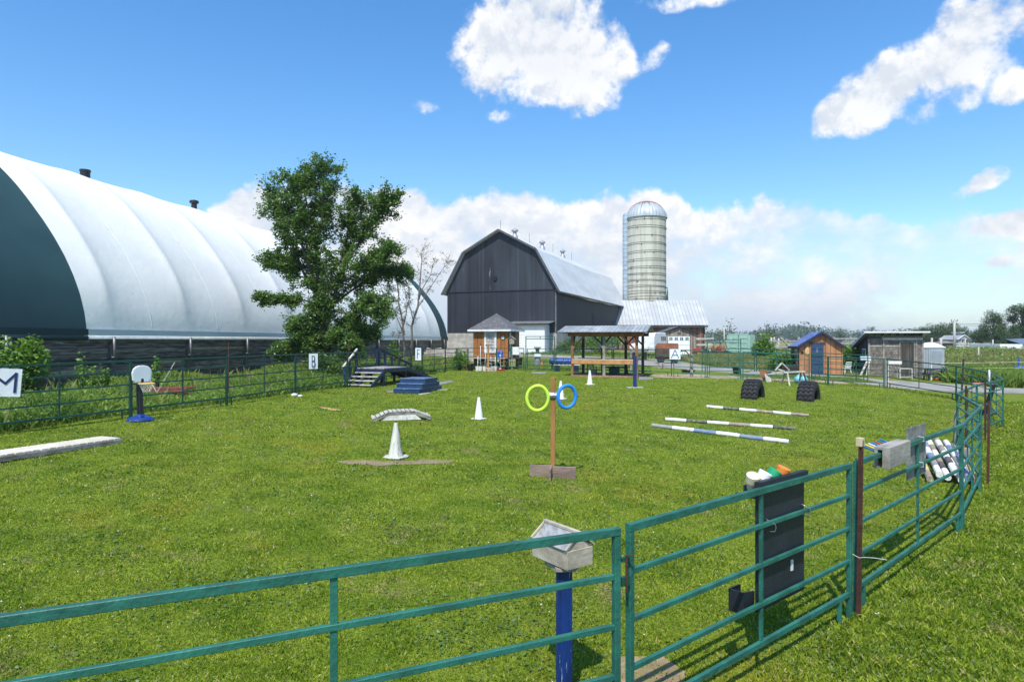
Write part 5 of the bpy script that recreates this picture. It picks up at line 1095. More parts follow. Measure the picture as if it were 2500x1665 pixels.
# ================================================================== TYRES
def tyre(label, px, py, rz):
    b = G(px, py); t0 = thing('tractor_tyre', label, 'tyre', (b.x, b.y, b.z-.02), rz, 'half buried tyres'); Ro, Wt = .80, .60; n = 288; nl = 40; vs = []; fs = []
    for i in range(n):
        th = 2*math.pi*i/n
        for j in range(nl+1):
            v = j/nl; yv = (v-.5)*Wt; edge = abs(v-.5)*2; r = Ro-.055*max(0,edge-.72)**1.4*4
            ph = (i/n*26+ .55*abs(((v*3.1+.25)%1)*2-1)) % 1.; gr = 1 if ph < .14 or ph > .97 else 0
            ph2 = ((v*3.1+.25) % 1); g2 = 1 if (.47 < ph2 < .53) and (.45 < ph < .8) else 0
            if edge > .93: gr = gr if ph < .25 else 0
            r -= .045*max(gr, g2*.5); vs.append((yv, r*math.cos(th), r*math.sin(th)))
    fs = [(i*(nl+1)+j, i*(nl+1)+j+1, ((i+1)%n)*(nl+1)+j+1, ((i+1)%n)*(nl+1)+j) for i in range(n) for j in range(nl)]; q = MB(); q.add(vs, fs); q.build('tread', black_rub, t0)
    for s_ in (-1, 1):
        q = MB(); pr = [(s_*.30,.745),(s_*.325,.70),(s_*.335,.60),(s_*.32,.50),(s_*.28,.44),(s_*.22,.42),(s_*.20,.46),(s_*.26,.60),(s_*.25,.72)]; m_ = 64; vs = [(x_, r*math.cos(k*2*math.pi/m_), r*math.sin(k*2*math.pi/m_)) for x_, r in pr for k in range(m_)]
        q.add(vs, [(i*m_+k, i*m_+(k+1)%m_, (i+1)*m_+(k+1)%m_, (i+1)*m_+k) for i in range(len(pr)-1) for k in range(m_)]); q.build('sidewall', black_rub, t0, smooth=True)
tyre('half buried black tractor tyre, the left one of the pair', 1838, 971, R(-33)); tyre('half buried black tractor tyre, the right one of the pair', 1974, 976, R(-36))

# ================================================================== ARCHED BRIDGE, BOARDWALK
def slatted(name, label, cat, p0, rz, prof_, w_, sl, m_, grp=None, side=None):
    t0 = thing(name, label, cat, p0, rz, grp); tot = 0; seg = []
    for (xa, za), (xb, zb2) in zip(prof_, prof_[1:]):
        L = math.hypot(xb-xa, zb2-za); n = max(1, round(L/sl)); an = math.atan2(zb2-za, xb-xa)
        for k in range(n): t_ = (k+.5)/n; j = rng.uniform(-.012,.012); q = MB(); q.box((xa+(xb-xa)*t_, w_/2+j, za+(zb2-za)*t_), (L/n-.026, w_+rng.uniform(-.01,.02), .032), ry=-an); q.build('slat', m_, t0, bev=.003)
        for yy in (.03, w_-.03): q = MB(); q.bar((xa,yy,za-.06),(xb,yy,zb2-.06),.035,.085); q.build('side_rail', wood_gray, t0)
    return t0
a_ = G(908, 1028); b_ = G(1052, 1027)
dv = (b_-a_); L_ = dv.xy.length; br_ = slatted('arched_bridge', 'small low arched bridge of pale slats lying on the lawn', 'bridge', a_, math.atan2(dv.y, dv.x), [(0,.05),(L_*.28,.235),(L_*.72,.25),(L_,.08)], .50, .125, wood_pale)
q = MB(); q.xz([(L_*.16,.0),(L_*.84,.0),(L_*.72,.155),(L_*.28,.145)], .015, .035); q.build('side_board', white_worn, br_)
for xx, zz in ((.03,.06),(L_-.04,.09)): q = MB(); q.box((xx,.5,zz+.02),(.05,.09,.05)); q.build('edge_block', wood_pale, br_)
e1 = G(296, 1081); dd_ = Vector((-.395, -.918)); slatted('boardwalk', 'long low boardwalk of pale planks at the left edge of the lawn', 'boardwalk', (e1.x, e1.y, e1.z), math.atan2(dd_.y, dd_.x), [(0,.095),(4.4,.095)], -.62, .145, mat('bleached_planks', (.66,.60,.49), (.54,.49,.39), 3, rough=.8, bump=.4, spots=((.34,.30,.24), 6, .68)))

# ================================================================== MOUNTING PLATFORM
pf = Vector((-5.67, 29.0)); prz2 = math.atan2(.93, .36); pf_t = thing('mounting_platform', 'blue wooden mounting platform with stairs, ramp and handrails', 'platform', (pf.x, pf.y, gz(*pf)), prz2); dkz = .80-gz(*pf)*0
def pp(name, f, m_, bev=0): q = MB(); f(q); return q.build(name, m_, pf_t, bev=bev)
worn_top = mat('scuffed_deck_top', (.34,.32,.30), (.20,.19,.19), 4, rough=.85, bump=.3, spots=((.03,.06,.16), 4, .60)); dt = .80
pp('deck', lambda q: q.b2(-.02,-.02,dt-.045,1.92,1.37,dt), worn_top, .004)
pp('deck_skirt', lambda q: (q.b2(-.045,-.04,dt-.21,-.0,1.39,dt-.047), q.b2(.002,-.04,dt-.21,1.92,-.0,dt-.047), q.b2(.002,1.35,dt-.21,1.92,1.39,dt-.047)), navy_paint)
pp('ramp', lambda q: q.slab((1.92,0,dt),(5.15,0,.03),(5.15,1.35,.03),(1.92,1.35,dt),.045), worn_top)
pp('ramp_side', lambda q: (q.bar((1.92,-.03,dt-.10),(5.1,-.03,-.04),.045,.16), q.bar((1.92,1.38,dt-.10),(5.1,1.38,-.04),.045,.16)), navy_paint)
for a, b in ((.03,.03),(.03,1.32),(1.0,1.32),(1.88,.03),(1.88,1.32),(3.0,.05),(3.0,1.3)):
    pp('leg', lambda q: q.b2(a-.045,b-.045,-.15,a+.045,b+.045,(dt-.211 if a < 2 else dt-.40)), navy_paint)
for k in range(4):
    z_s = dt-.045-.165*(k+.85); x_s = -.12-.26*k; pp('tread', lambda q: q.b2(x_s-.15,.0,z_s-.04,x_s+.13,1.32,z_s), mat('worn_tread', (.50,.47,.42), (.33,.30,.28), 5, rough=.85, bump=.4, spots=((.04,.07,.18), 6, .66)), .003)
for b in (-.04, .66, 1.36): pp('stringer', lambda q: q.bar((-.0,b,dt-.16),(-1.05,b,.02),.04,.16 if b < .6 else .14), navy_paint)
pp('handrail_post', lambda q: q.b2(-.95,1.40,-.1,-.86,1.48,.86), blue_paint); pp('handrail_post', lambda q: q.b2(-.55,1.40,-.1,-.48,1.47,1.05), navy_paint); pp('handrail_post', lambda q: q.b2(-.02,1.40,-.1,.07,1.48,1.60), navy_paint)
pp('handrail', lambda q: q.bar((-1.0,1.44,.86),(.06,1.44,1.64),.09,.055), wood_pale, .003)
for k, (xx, zt_) in enumerate(((1.72,1.62),(1.92,1.58),(2.45,1.42),(3.05,1.24),(3.75,1.04),(4.35,.88),(4.9,.72))):
    pp('rail_post', lambda q: q.b2(xx-.045,1.42,max(-.1,dt-.25-max(0,xx-1.92)*.238),xx+.045,1.50,zt_), navy_paint)
pp('ramp_rail', lambda q: q.bar((1.86,1.46,1.64),(4.98,1.46,.76),.05,.09), mat('black_blue_rail', (.012,.016,.035)))
sb = G(1023, 962); t0 = thing('step_block', 'three tiered blue painted mounting block beside the platform', 'mounting block', sb, prz2+R(4)); 
step_top = mat('scuffed_blue_top', (.12,.17,.27), (.05,.09,.20), 5, rough=.75, bump=.3, spots=((.36,.36,.35), 6, .62))
sbl = mat('mid_blue_paint', (.013,.050,.125), (.010,.037,.095), 4, rough=.5, bump=.2, spots=((.30,.32,.34), 15, .68))
for k, (xa, xb) in enumerate(((0,2.15),(.28,1.92),(.56,1.68))):
    q = MB(); q.b2(xa,0,.02+.175*k,xb,1.08,.02+.175*(k+1)-.026); q.build('tier', sbl, t0, bev=.003); q = MB(); q.b2(xa-.02,-.02,.02+.175*(k+1)-.025,xb+.02,1.10,.02+.175*(k+1)-.001); q.build('tread', step_top, t0)
q = MB(); q.box((0,0,.02),(.5,.2,.04),.4); o = q.build('stray_board', wood_pale, None, loc=G(1037,963), rz=.6); tag(o, 'pale stray board lying at the near end of the blue steps', 'board', 'stray boards by the blue steps')
q = MB(); q.box((0,0,.02),(.45,.22,.035)); o = q.build('stray_board', wood_pale, None, loc=G(1079,953), rz=.2); tag(o, 'pale stray board lying at the far end of the blue steps', 'board', 'stray boards by the blue steps')
for i, (px, py, r, lb) in enumerate([(719,968,.11,'round white stone under the B panel post'),(733,969.5,.08,'flat white stone right of the round one'),(1058,881,.22,'white stone in the weeds before the end of the tent'),(1126,885,.38,'large pale boulder left of the orange hut')]):
    b_ = G(px, py); q = MB(); vs = []
    q.lathe([(r*.8,0),(r*1.05,r*.35),(r*.9,r*.8),(r*.5,r*1.05),(0,r*1.1)], n=9); q.v = [(v[0]*(1+.15*math.sin(v[2]*20+v[1]*9)), v[1]*(1+.12*math.cos(v[0]*17)), v[2]) for v in q.v]; o = q.build('stone', concrete if r > .2 else white_worn, None, smooth=True, loc=b_); tag(o, lb, 'stone')
# blue post with cross foot
b_ = G(1550, 947); t0 = thing('blue_stand', 'slim dark blue post on a flat pale cross board in front of the pavilion', 'stand', b_, R(4)); q = MB(); q.b2(-.075,-.05,.03,.075,.05,1.42); q.build('post', mat('deep_blue_paint', (.010,.03,.15), (.008,.022,.1), 4, rough=.5, spots=((.2,.22,.3), 12, .7)), t0, bev=.004); q = MB(); q.b2(-.36,-.06,.0,.36,.06,.045); q.build('foot', mat('whitish_board', (.55,.56,.56), (.44,.45,.46), 4), t0)
# ================================================================== AROUND THE HUT
def zf_(x, y): return gz(x, y)
pc = [(1165.5,'first'),(1173,'second'),(1183,'third'),(1200,'fifth'),(1209,'rightmost')]
pail_m = mat('chalky_white_pail', (.72,.71,.67), (.58,.56,.50), 4, rough=.55)
for i, (px, od) in enumerate(pc):
    b_ = G(px, 906); q = MB(); q.lathe([(.115,0),(.135,.30),(.142,.30),(.142,.32),(.12,.32),(.105,.03)], n=16); o = q.build('pail', pail_m, None, loc=b_, auto=40); tag(o, 'white pail in the row before the hut, %s from the left' % od if od != 'rightmost' else 'white pail at the right end of the row before the hut', 'pail', 'white pails before the hut')
    L = [1.0, 1.75, 1.7, .95, .95][i]; q = MB(); q.tube([(0,0,.03),([.04,0,.10,-.05,0][i],.03,L)], .017, 7); 
    ob = q.build('shaft', mat('white_pvc', (.75,.76,.76), (.66,.67,.67), 3, rough=.4), None, loc=b_+Vector((0,0,.0)), smooth=True); tag(ob, ['short white rod leaning in the leftmost pail','tall white rod with black tip in the second pail','tall white rod leaning in the third pail','short white rod in the pail right of the wooden crate','short white rod in the rightmost pail'][i], 'rod', 'white rods in the pails'); ob.name = 'rod'
    if i in (1, 2): q = MB(); q.lathe([(.02,-.05),(.035,0),(.03,.05),(0,.06)], ([0,0,.10][i],.03,L), 8); q.build('tip', black_pl, ob)
b_ = G(1196, 907); t0 = thing('crate', 'pale wooden crate in the middle of the white pails', 'crate', b_, R(-8)); q = MB()
for a in ((-.28,-.16,.28,-.14),(-.28,.14,.28,.16),(-.28,-.139,-.26,.139),(.26,-.139,.28,.139)): q.b2(a[0],a[1],0,a[2],a[3],.27)
q.b2(-.26,-.14,0,.26,.14,.02); q.build('crate_side', mat('pale_deck_board', (0,0,0)), t0)
b_ = G(1192, 907); q = MB(); q.b2(-.06,-.05,-.1,.06,.05,1.72); o = q.build('wooden_post', mat('golden_post', (.38,.22,.08), (.27,.15,.06), 5, (1,1,.3), rough=.8, bump=.4), None, loc=b_, bev=.006); tag(o, 'square golden brown post standing behind the crate and pails', 'post')
q = MB(); q.b2(-.04,-.04,-.1,.04,.04,.22); o = q.build('short_stake', wood_brown, None, loc=G(1188, 909)); tag(o, 'short brown stake in front of the crate', 'stake')
b_ = G(1149, 906); q = MB(); q.lathe([(.17,0),(.21,.40),(.225,.40),(.225,.43),(.19,.43),(.16,.1)], n=20); o = q.build('plant_pot', black_pl, None, loc=b_, auto=40); tag(o, 'large empty black pot left of the white pails', 'pot')
b_ = G(1222, 906); t0 = thing('red_tray', 'low red tray on the grass right of the pails', 'tray', b_, .1); q = MB(); q.b2(-.25,-.16,0,.25,.16,.03); q.build('tray_bottom', red_paint, t0); q = MB(); q.b2(-.27,-.18,.0,.27,-.161,.14); q.b2(-.27,.161,0,.27,.18,.14); q.b2(-.27,-.16,0,-.251,.16,.14); q.b2(.251,-.16,0,.27,.16,.14); q.build('tray_rim', red_paint, t0)
q = MB(); q.tube([(0,0,.03),(.05,.05,1.35)], .015, 6); q.lathe([(.08,0),(.1,.10),(.02,.16)], n=8); o = q.build('broom', mat('pinkish_stick', (.62,.50,.42)), None, loc=b_+Vector((-.02,0,.03))); tag(o, 'upright stick broom standing in the red tray', 'broom')
jl = Matrix.Translation(hut.location) @ Matrix.Rotation(hrz, 4, 'Z')
t0 = thing('water_jug', 'bright blue plastic jug on the hut deck', 'jug', jl @ Vector((WH-.42,-.42,hf+.002)), hrz); q = MB(); q.lathe([(.17,0),(.19,.02),(.19,.24),(.185,.26),(.19,.28),(.19,.42),(.15,.46),(.07,.47),(.06,.52),(0,.52)], n=20); q.build('jug_body', mat('bright_blue_plastic', (.012,.11,.60), (.01,.08,.48), 5, rough=.35), t0, auto=40); q = MB(); q.b2(.03,-.196,.12,.12,-.186,.22); q.build('label', white_paint, t0)
t0 = thing('bird_house', 'small grey wooden bird house fixed by the hut corner', 'bird house', jl @ Vector((WH+.35,-.10,0))+Vector((0,0,0)), hrz+R(8)); zz = A(1260,840,45.8).z-hb
q = MB(); q.b2(-.03,-.03,-.1,.03,.03,zz+.01); q.build('pole', wood_gray, t0); q = MB(); q.xz([(-.16,zz),(.16,zz),(.2,zz+.36),(0,zz+.50),(-.2,zz+.36)], -.15, .15); q.build('box', wood_gray, t0); q = MB(); q.slab((-.27,-.22,zz+.33),(0,-.22,zz+.54),(0,.2,zz+.54),(-.27,.2,zz+.33),-.03); q.slab((0,-.22,zz+.542),(.27,-.22,zz+.33),(.27,.2,zz+.33),(0,.2,zz+.542),.03); q.build('roof', wood_gray, t0)
q = MB(); q.b2(-.22,-.01,0,.22,.01,.52); o = q.build('notice_board', white_paint, None, loc=A(1259.3, 866, 43.9), rz=-.2); tag(o, 'blank white notice sheet on the fence by the hut corner', 'notice')
q = MB(); 
for k in range(34): q.box((rng.uniform(-1.5,1.0),rng.uniform(-.3,1.2),rng.uniform(.03,.66)),(rng.uniform(.3,.7),rng.uniform(.1,.4),rng.uniform(.06,.16)),rng.uniform(-1,1),rng.uniform(-.3,.3),rng.uniform(-.4,.4))
o = q.build('dark_clutter', mat('black_clutter', (.022,.022,.024), (.06,.06,.065), 3, rough=.6, spots=((.3,.31,.33), 7, .7)), None, loc=jl @ Vector((WH*.62,-.35,0)), rz=hrz); kind(o, 'stuff')
q = MB(); q.lathe([(.22,0),(.26,.55),(.27,.62),(.24,.66),(0,.66)], n=18); o = q.build('barrel', black_pl, None, loc=G(1268, 893), auto=40); tag(o, 'black barrel standing right of the hut door', 'barrel')
t0 = thing('yellow_rake', 'yellow handled tool leaning under the hut deck', 'tool', G(1164, 899), 0); q = MB(); q.tube([(0,0,.05),(-.12,.1,.62)], .018, 6); q.build('handle', yellow_pl, t0); q = MB(); q.b2(-.12,-.03,.0,.12,.03,.05); q.build('head', yellow_pl, t0)
# hand wash stand
b_ = G(1312, 892); t0 = thing('hand_wash_stand', 'grey plastic hand wash stand behind the tall gate', 'wash stand', b_, 0)
q = MB(); q.lathe([(.30,0),(.31,.05),(.26,.55),(.24,.75),(.0,.76)], n=20); q.build('pedestal', grey_pl, t0, auto=45); q = MB(); q.lathe([(.26,.762),(.29,.80),(.28,.98),(.14,1.02),(.12,1.18),(.20,1.32),(.0,1.33)], n=20); q.build('basin', mat('darker_grey_plastic', (.12,.15,.165), (.09,.115,.13), 3, rough=.4), t0, auto=45)
q = MB(); q.lathe([(.08,1.332),(.16,1.38),(.29,1.41),(.29,1.50),(.0,1.51)], n=20); q.build('dispenser_top', grey_pl, t0, auto=45); q = MB(); q.b2(-.27,-.345,.72,.27,-.325,.94); q.build('white_panel', white_paint, t0)
q = MB(); q.lathe([(.16,0),(.16,.03),(.12,.035),(.03,.5),(0,.5)], n=16); o = q.build('orange_cone', orange_pl, None, loc=G(1322, 892), auto=40); tag(o, 'orange cone beside the grey hand wash stand', 'cone')
# table under blue tarp and its bench
b_ = A(1373, 900, 44.5); b_.z = gz(b_.x, b_.y); t0 = thing('covered_table', 'long table under a crumpled blue tarp right of the gate', 'table', b_, R(-6)); q = MB(); n = 18; vs = []
for i in range(n+1):
    x_ = -.85+1.7*i/n
    for y_, z_ in ((-.42,.44+.05*math.sin(i*2.1)),(-.40,.70),(-.30,.80+.02*math.sin(i*1.7)),(.30,.80+.02*math.cos(i*1.3)),(.40,.72),(.44,.48)): vs.append((x_+.02*math.sin(z_*9+i), y_+.03*math.sin(i*1.9), z_))
q.add(vs, [(i*6+j, i*6+j+1, (i+1)*6+j+1, (i+1)*6+j) for i in range(n) for j in range(5)]); o = q.build('tarp', tarp_blue, t0, smooth=True); so_ = o.modifiers.new('solidify', 'SOLIDIFY'); so_.thickness = .012
for s_ in (-1, 1): q = MB(); q.b2(s_*.7-.03,-.3,0,s_*.7+.03,.3,.68); q.build('table_leg', navy_paint, t0)
b_ = G(1388, 907); t0 = thing('bench', 'low bench with whitish seat and dark blue legs in front of the tarped table', 'bench', b_, R(-6)); q = MB(); q.b2(-.95,-.16,.40,.75,.16,.45); q.build('seat', mat('whitish_board', (0,0,0)), t0)
for x_ in (-.75, .5): q = MB(); q.b2(x_-.17,-.12,0,x_+.17,.12,.399); q.build('leg', navy_paint, t0)

# ================================================================== BARNYARD VEHICLES
def wheel(q, c, r, w_, ax='y', n=20):
    M = Matrix.Rotation(R(90), 4, 'X') if ax == 'y' else Matrix.Rotation(R(90), 4, 'Y'); q.lathe([(r*.55,-w_/2),(r*.95,-w_/2),(r,-w_*.3),(r,w_*.3),(r*.95,w_/2),(r*.55,w_/2)], c, n, M)
def hub(q, c, r, w_, ax='y', n=16):
    M = Matrix.Rotation(R(90), 4, 'X') if ax == 'y' else Matrix.Rotation(R(90), 4, 'Y'); q.lathe([(r*.56,-w_*.4),(r*.5,-w_*.42),(r*.2,-w_*.3),(r*.2,w_*.3),(r*.5,w_*.42),(r*.56,w_*.4)], c, n, M)
Y = 72.; gzv = gz(18, 72); b_ = Vector(((1590-HX)/F*Y, Y, gzv)); t0 = thing('horse_trailer', 'white horse trailer with rounded nose and slatted side', 'trailer', b_, R(58)); tz = CZ+(HY-812)/F*Y-gzv
q = MB(); pr = [(-1.6,.55),(-1.75,1.1),(-1.7,tz-.45),(-1.4,tz-.08),(-1.0,tz),(2.0,tz),(2.15,tz-.1),(2.2,.55)]; q.xz(pr, -.95, .95); q.build('body', white_paint, t0, bev=.08)
q = MB(); q.xz([(-1.55,.62),(.0,.62),(.0,1.25),(-1.70,1.25)], -.975, -.952); q.build('lower_panel', mat('dull_white', (.55,.56,.56), (.45,.46,.46), 2), t0)
for k in range(3): q = MB(); q.b2(.45+.58*k,-.975,tz-.85,.90+.58*k,-.952,tz-.42); q.build('window', glass, t0)
q = MB(); q.b2(.35,-.99,.75,2.0,-.952,.80); q.b2(.35,-.99,1.05,2.0,-.952,1.10); q.build('side_slats', galv, t0)
for x_ in (.4, 1.3):
    q = MB(); wheel(q, (x_,-.9,.36), .36, .2); q.build('wheel', black_rub, t0, auto=40)
q = MB(); q.b2(-.05,-1.02,.62,1.75,-.80,.70); q.build('mudguard', dull_steel, t0); q = MB(); q.bar((-1.6,0,.5),(-3.0,0,.45),.1); q.tube([(-2.9,0,.0),(-2.9,0,.8)], .04, 6); q.build('tow_bar', dull_steel, t0)
Y = 66.; b_ = Vector(((1560-HX)/F*Y, Y, gz(14, 66))); t0 = thing('white_tank', 'white rounded fuel tank on dark legs in front of the horse trailer', 'tank', b_, R(10)); q = MB(); M = Matrix.Rotation(R(90), 4, 'Y'); q.lathe([(0,-.98),(.3,-.93),(.45,-.75),(.5,-.5),(.5,.5),(.45,.75),(.3,.93),(0,.98)], (0,0,1.15), 24, M); q.build('tank', mat('chalky_white_pail', (0,0,0)), t0, smooth=True)
for x_ in (-.6, .6): q = MB(); q.b2(x_-.06,-.4,0,x_+.06,.4,.72); q.build('leg', black_pl, t0)
q = MB(); q.lathe([(.14,1.6),(.14,1.75),(0,1.76)], n=12); q.build('valve_dome', white_worn, t0, auto=40)
Y = 58.; b_ = Vector(((1628-HX)/F*Y, Y, gz(14, 58))); t0 = thing('rusty_wagon', 'low wagon with rust brown box lid and dark running gear', 'wagon', b_, R(-6)); wz = CZ+(HY-838)/F*Y-b_.z
q = MB(); q.xz([(-.95,wz-.48),(.95,wz-.48),(.93,wz-.05),(.88,wz),(-.80,wz),(-.93,wz-.3)], -.5, .5); q.build('box_lid', mat('rusty_red_panel', (.30,.105,.045), (.22,.07,.03), 2, rough=.75, bump=.3), t0, bev=.02); q = MB(); q.b2(-.98,-.52,.55,.98,.52,wz-.482); q.build('box', mat('rusty_dark_panel', (.11,.055,.035), (.06,.035,.025), 2, rough=.85), t0)
for x_ in (-.6, .6): q = MB(); wheel(q, (x_,-.55,.34), .34, .18); hub(q, (x_,-.55,.34), .34, .18); q.build('wheel', black_rub, t0, auto=40)
q = MB(); q.b2(-1.0,-.3,.4,1.3,.3,.548); q.build('chassis', black_pl, t0)
Y = 62.; b_ = Vector(((1668.5-HX)/F*Y, Y, gz(16, 62))); t0 = thing('cart_wheel', 'dark spoked wheel standing right of the rusty wagon', 'wheel', b_, R(60)); q = MB(); q.tube([(0,math.cos(a)*.5,.5+math.sin(a)*.5) for a in np.linspace(0,2*math.pi,25)], .05, 6, cap=False); q.build('rim', black_rub, t0); q = MB()
for k in range(5): a = k*math.pi/5; q.tube([(0,math.cos(a)*.48,.5+math.sin(a)*.48),(0,-math.cos(a)*.48,.5-math.sin(a)*.48)], .02, 5)
q.build('spokes', dull_steel, t0)
# red and black implements before the container
b_ = G(1752, 872.5); t0 = thing('flat_trailer', 'black implement trailer loaded with orange and red parts', 'trailer', b_, R(-8)); s_ = b_.y/60
q = MB(); q.b2(-1.35,-.5,.55,1.15,.5,.66); q.build('bed', black_pl, t0)
for x_ in (-.5, .75): q = MB(); wheel(q, (x_,-.62,.40), .40, .24); hub(q, (x_,-.62,.40), .40, .24); q.build('wheel', black_rub, t0, auto=40)
q = MB(); q.bar((1.1,0,.6),(1.9,-.1,.4),.08); q.build('tow_bar', black_pl, t0)
for x_, c_ in ((-.45, orange_pl), (.10, red_paint), (.55, orange_pl)): q = MB(); q.b2(x_-.22,-.35,.67,x_+.22,.35,1.05); q.b2(x_-.15,-.2,1.05,x_+.12,.2,1.2); q.build('machine_part', mat('faded_orange', (.42,.10,.035), (.28,.07,.03), 3, rough=.6) if c_ is orange_pl else red_paint, t0, bev=.02)
q = MB(); q.bar((-.6,-.2,1.5),(.9,-.2,1.62),.10,.05); q.bar((.75,-.2,1.6),(.95,-.2,1.0),.06); q.bar((-.3,-.2,.7),(-.5,-.2,1.5),.05); q.build('canopy_bar', mat('dark_fascia', (0,0,0)), t0)
b_ = G(1714, 871); t0 = thing('garden_tractor', 'small red tractor with black seat left of the implement trailer', 'tractor', b_, R(170))
q = MB(); q.b2(.15,-.28,.45,1.05,.28,.95); q.build('bonnet', red_paint, t0, bev=.05); q = MB(); q.b2(-.7,-.45,.45,.13,.45,.62); q.build('fender_deck', red_paint, t0, bev=.03); q = MB(); q.b2(-.45,-.22,.63,-.05,.22,.74); q.b2(-.52,-.22,.70,-.44,.22,1.1); q.build('seat', black_pl, t0, bev=.02)
for (x_, y_, r_) in ((-.4,-.5,.42),(-.4,.5,.42),(.8,-.38,.27),(.8,.38,.27)): q = MB(); wheel(q, (x_,y_,r_), r_, .22); hub(q, (x_,y_,r_), r_, .22); q.build('wheel', black_rub, t0, auto=40)
q = MB(); q.tube([(.1,0,.9),(-.05,0,1.12)], .02, 6); q.tube([(-.05+.05*math.cos(a),.17*math.sin(a),1.12+.12*math.cos(a)) for a in np.linspace(0,2*math.pi,15)], .015, 5, cap=False); q.build('steering_wheel', black_pl, t0)
q = MB()
for k in range(5): q.box((-.5+.25*k,0,.5),(.05,.9,.9 if k%2 else .6),.2*k); 
# wooden rail things between garage and container
t0 = thing('stacked_crates', 'grey board racks stacked against the annex wall right of the garage', 'rack', G(1716, 864.5), R(0)); 
for k in range(3): q = MB(); q.b2(-1.1,-.3,.3+.75*k,1.3,-.22,.55+.75*k); q.build('board', wood_pale, t0)
for x_ in (-1.0,.2,1.2): q = MB(); q.b2(x_-.07,-.21,-.1,x_+.07,-.1,2.5); q.build('upright', wood_gray, t0)
# ================================================================== CONTAINER
b_ = G(1775.5, 871.5); kx = b_.y/72.; cm = mat('mint_container_paint', (.31,.49,.385), (.26,.42,.33), 2, rough=.5, bump=.15, spots=((.20,.16,.12), 8, .71))
t0 = thing('shipping_container', 'mint green shipping container with double doors', 'container', (b_.x, b_.y, b_.z), R(-25)); W_ = 2.44*kx*.97; H_ = (867.5-811)/F*b_.y
q = MB(); q.b2(0,.05,.1,W_,6.1,H_-.05); q.build('body', cm, t0)
for k in range(2):
    x0_ = .08+k*(W_/2-.02); x1_ = W_/2-.03+k*(W_/2-.03); q = MB(); q.b2(x0_,-.02,.16,x1_,.04,H_-.16); d_ = q.build('door', cm, t0)
    for j in range(4): zz = .45+j*(H_-.5)/4; q = MB(); q.b2(x0_+.12,-.035,zz,x1_-.22,-.0205,zz+.05); q.build('slot', mat('container_dark_slot', (.10,.14,.12)), d_)
    q = MB(); q.tube([(x0_+.30+k*.2,-.07,.2),(x0_+.30+k*.2,-.07,H_-.2)], .022, 6); q.tube([(x1_-.15,-.07,.2),(x1_-.15,-.07,H_-.2)], .022, 6); q.build('lock_bars', cm, d_)
q = MB(); q.b2(W_/2-.025,-.03,.1,W_/2+.005,.045,H_-.1); q.build('door_seal', black_pl, t0)
q = MB(); q.b2(-.03,-.04,H_-.14,W_+.03,.06,H_); q.b2(-.03,-.04,.0,W_+.03,.06,.14); q.b2(-.04,-.045,.0,.07,.06,H_-.0); q.b2(W_-.07,-.045,.0,W_+.04,.06,H_-.0); q.build('corner_frame', cm, t0)
for x_ in (.02, W_-.02): q = MB(); q.b2(x_-.08,-.06,H_-.10,x_+.08,.1,H_+.04); q.build('corner_casting', mat('dark_rust_casting', (.07,.06,.05)), t0)
q = MB()
for k in range(22): q.b2(W_+.002,.2+k*.27,.15,W_+.03,.33+k*.27,H_-.12)
q.build('side_corrugation', cm, t0); q = MB(); q.b2(.25,-.045,H_-.75,.55,-.0205,H_-.5); q.b2(.72,-.045,H_-.72,.86,-.0205,H_-.52); q.build('faded_sticker', mat('faded_white', (.60,.68,.64)), t0)
q = MB(); q.lathe([(.05,0),(.08,.1),(.10,.16),(0,.18)], n=8); o = q.build('roof_bird', dull_steel, None, loc=A(1786, 810.5, b_.y+.2)); tag(o, 'small dark knob standing on the container roof', 'fitting')
# posts and rail fences behind
for i, (px, py0, py1, w_, lb) in enumerate([(1883,824,859,.42,'first weathered post right of the container bush'),(1890,823,858,.35,'second weathered post right of the container bush'),(1901,826,858,.36,'third weathered post, right of the gap'),(1898,843,860,.25,'short weathered stub among the posts'),(1768,800,832,.28,'tall bare pole left of the container'),(2389,848,880,.28,'thick pale post in the meadow'),(2357,826,858,.26,'grey meadow post left of the thick pale one'),(2424,829,860,.26,'grey meadow post right of the thick pale one'),(2442,833,852,.22,'thin post at the end of the white building'),(2482,830,860,.26,'grey post in front of the white building'),(2297,825,842,.5,'square post right of the portable toilet roof'),(2275,825,836,.4,'post above the portable toilet roof'),(2247,822,838,.5,'broad post left above the portable toilet')]):
    Y = F*(CZ-.2)/(py1-HY) if py1 > 842 else 110.; Y = min(Y, 110.) ; x_ = (px-HX)/F*Y; g_ = gz(x_, Y); zt_ = CZ+(HY-py0)/F*Y; q = MB(); w2 = w_*Y/75*.55; q.tube([(0,0,-.3),(0,0,zt_-g_)], [w2*.55,w2*.5], 8); o = q.build('old_post', mat('bleached_post', (.44,.41,.37), (.30,.28,.25), 2, (1,1,.2), rough=.9, bump=.5), None, loc=(x_, Y, g_), smooth=True); tag(o, lb, 'post', 'weathered posts beyond the yard')
q = MB(); q.bar((0,0,2.2),(2.0,0,.2),.2,.12); o = q.build('leaning_plank', mat('yellowed_plank', (.50,.46,.28), (.38,.34,.2)), None, loc=A(1906, 872, 66)+Vector((0,0,-.0))-Vector((0,0,A(1906,872,66).z-gz(27,66)))); tag(o, 'pale plank leaning down toward the blue roofed shed', 'plank')
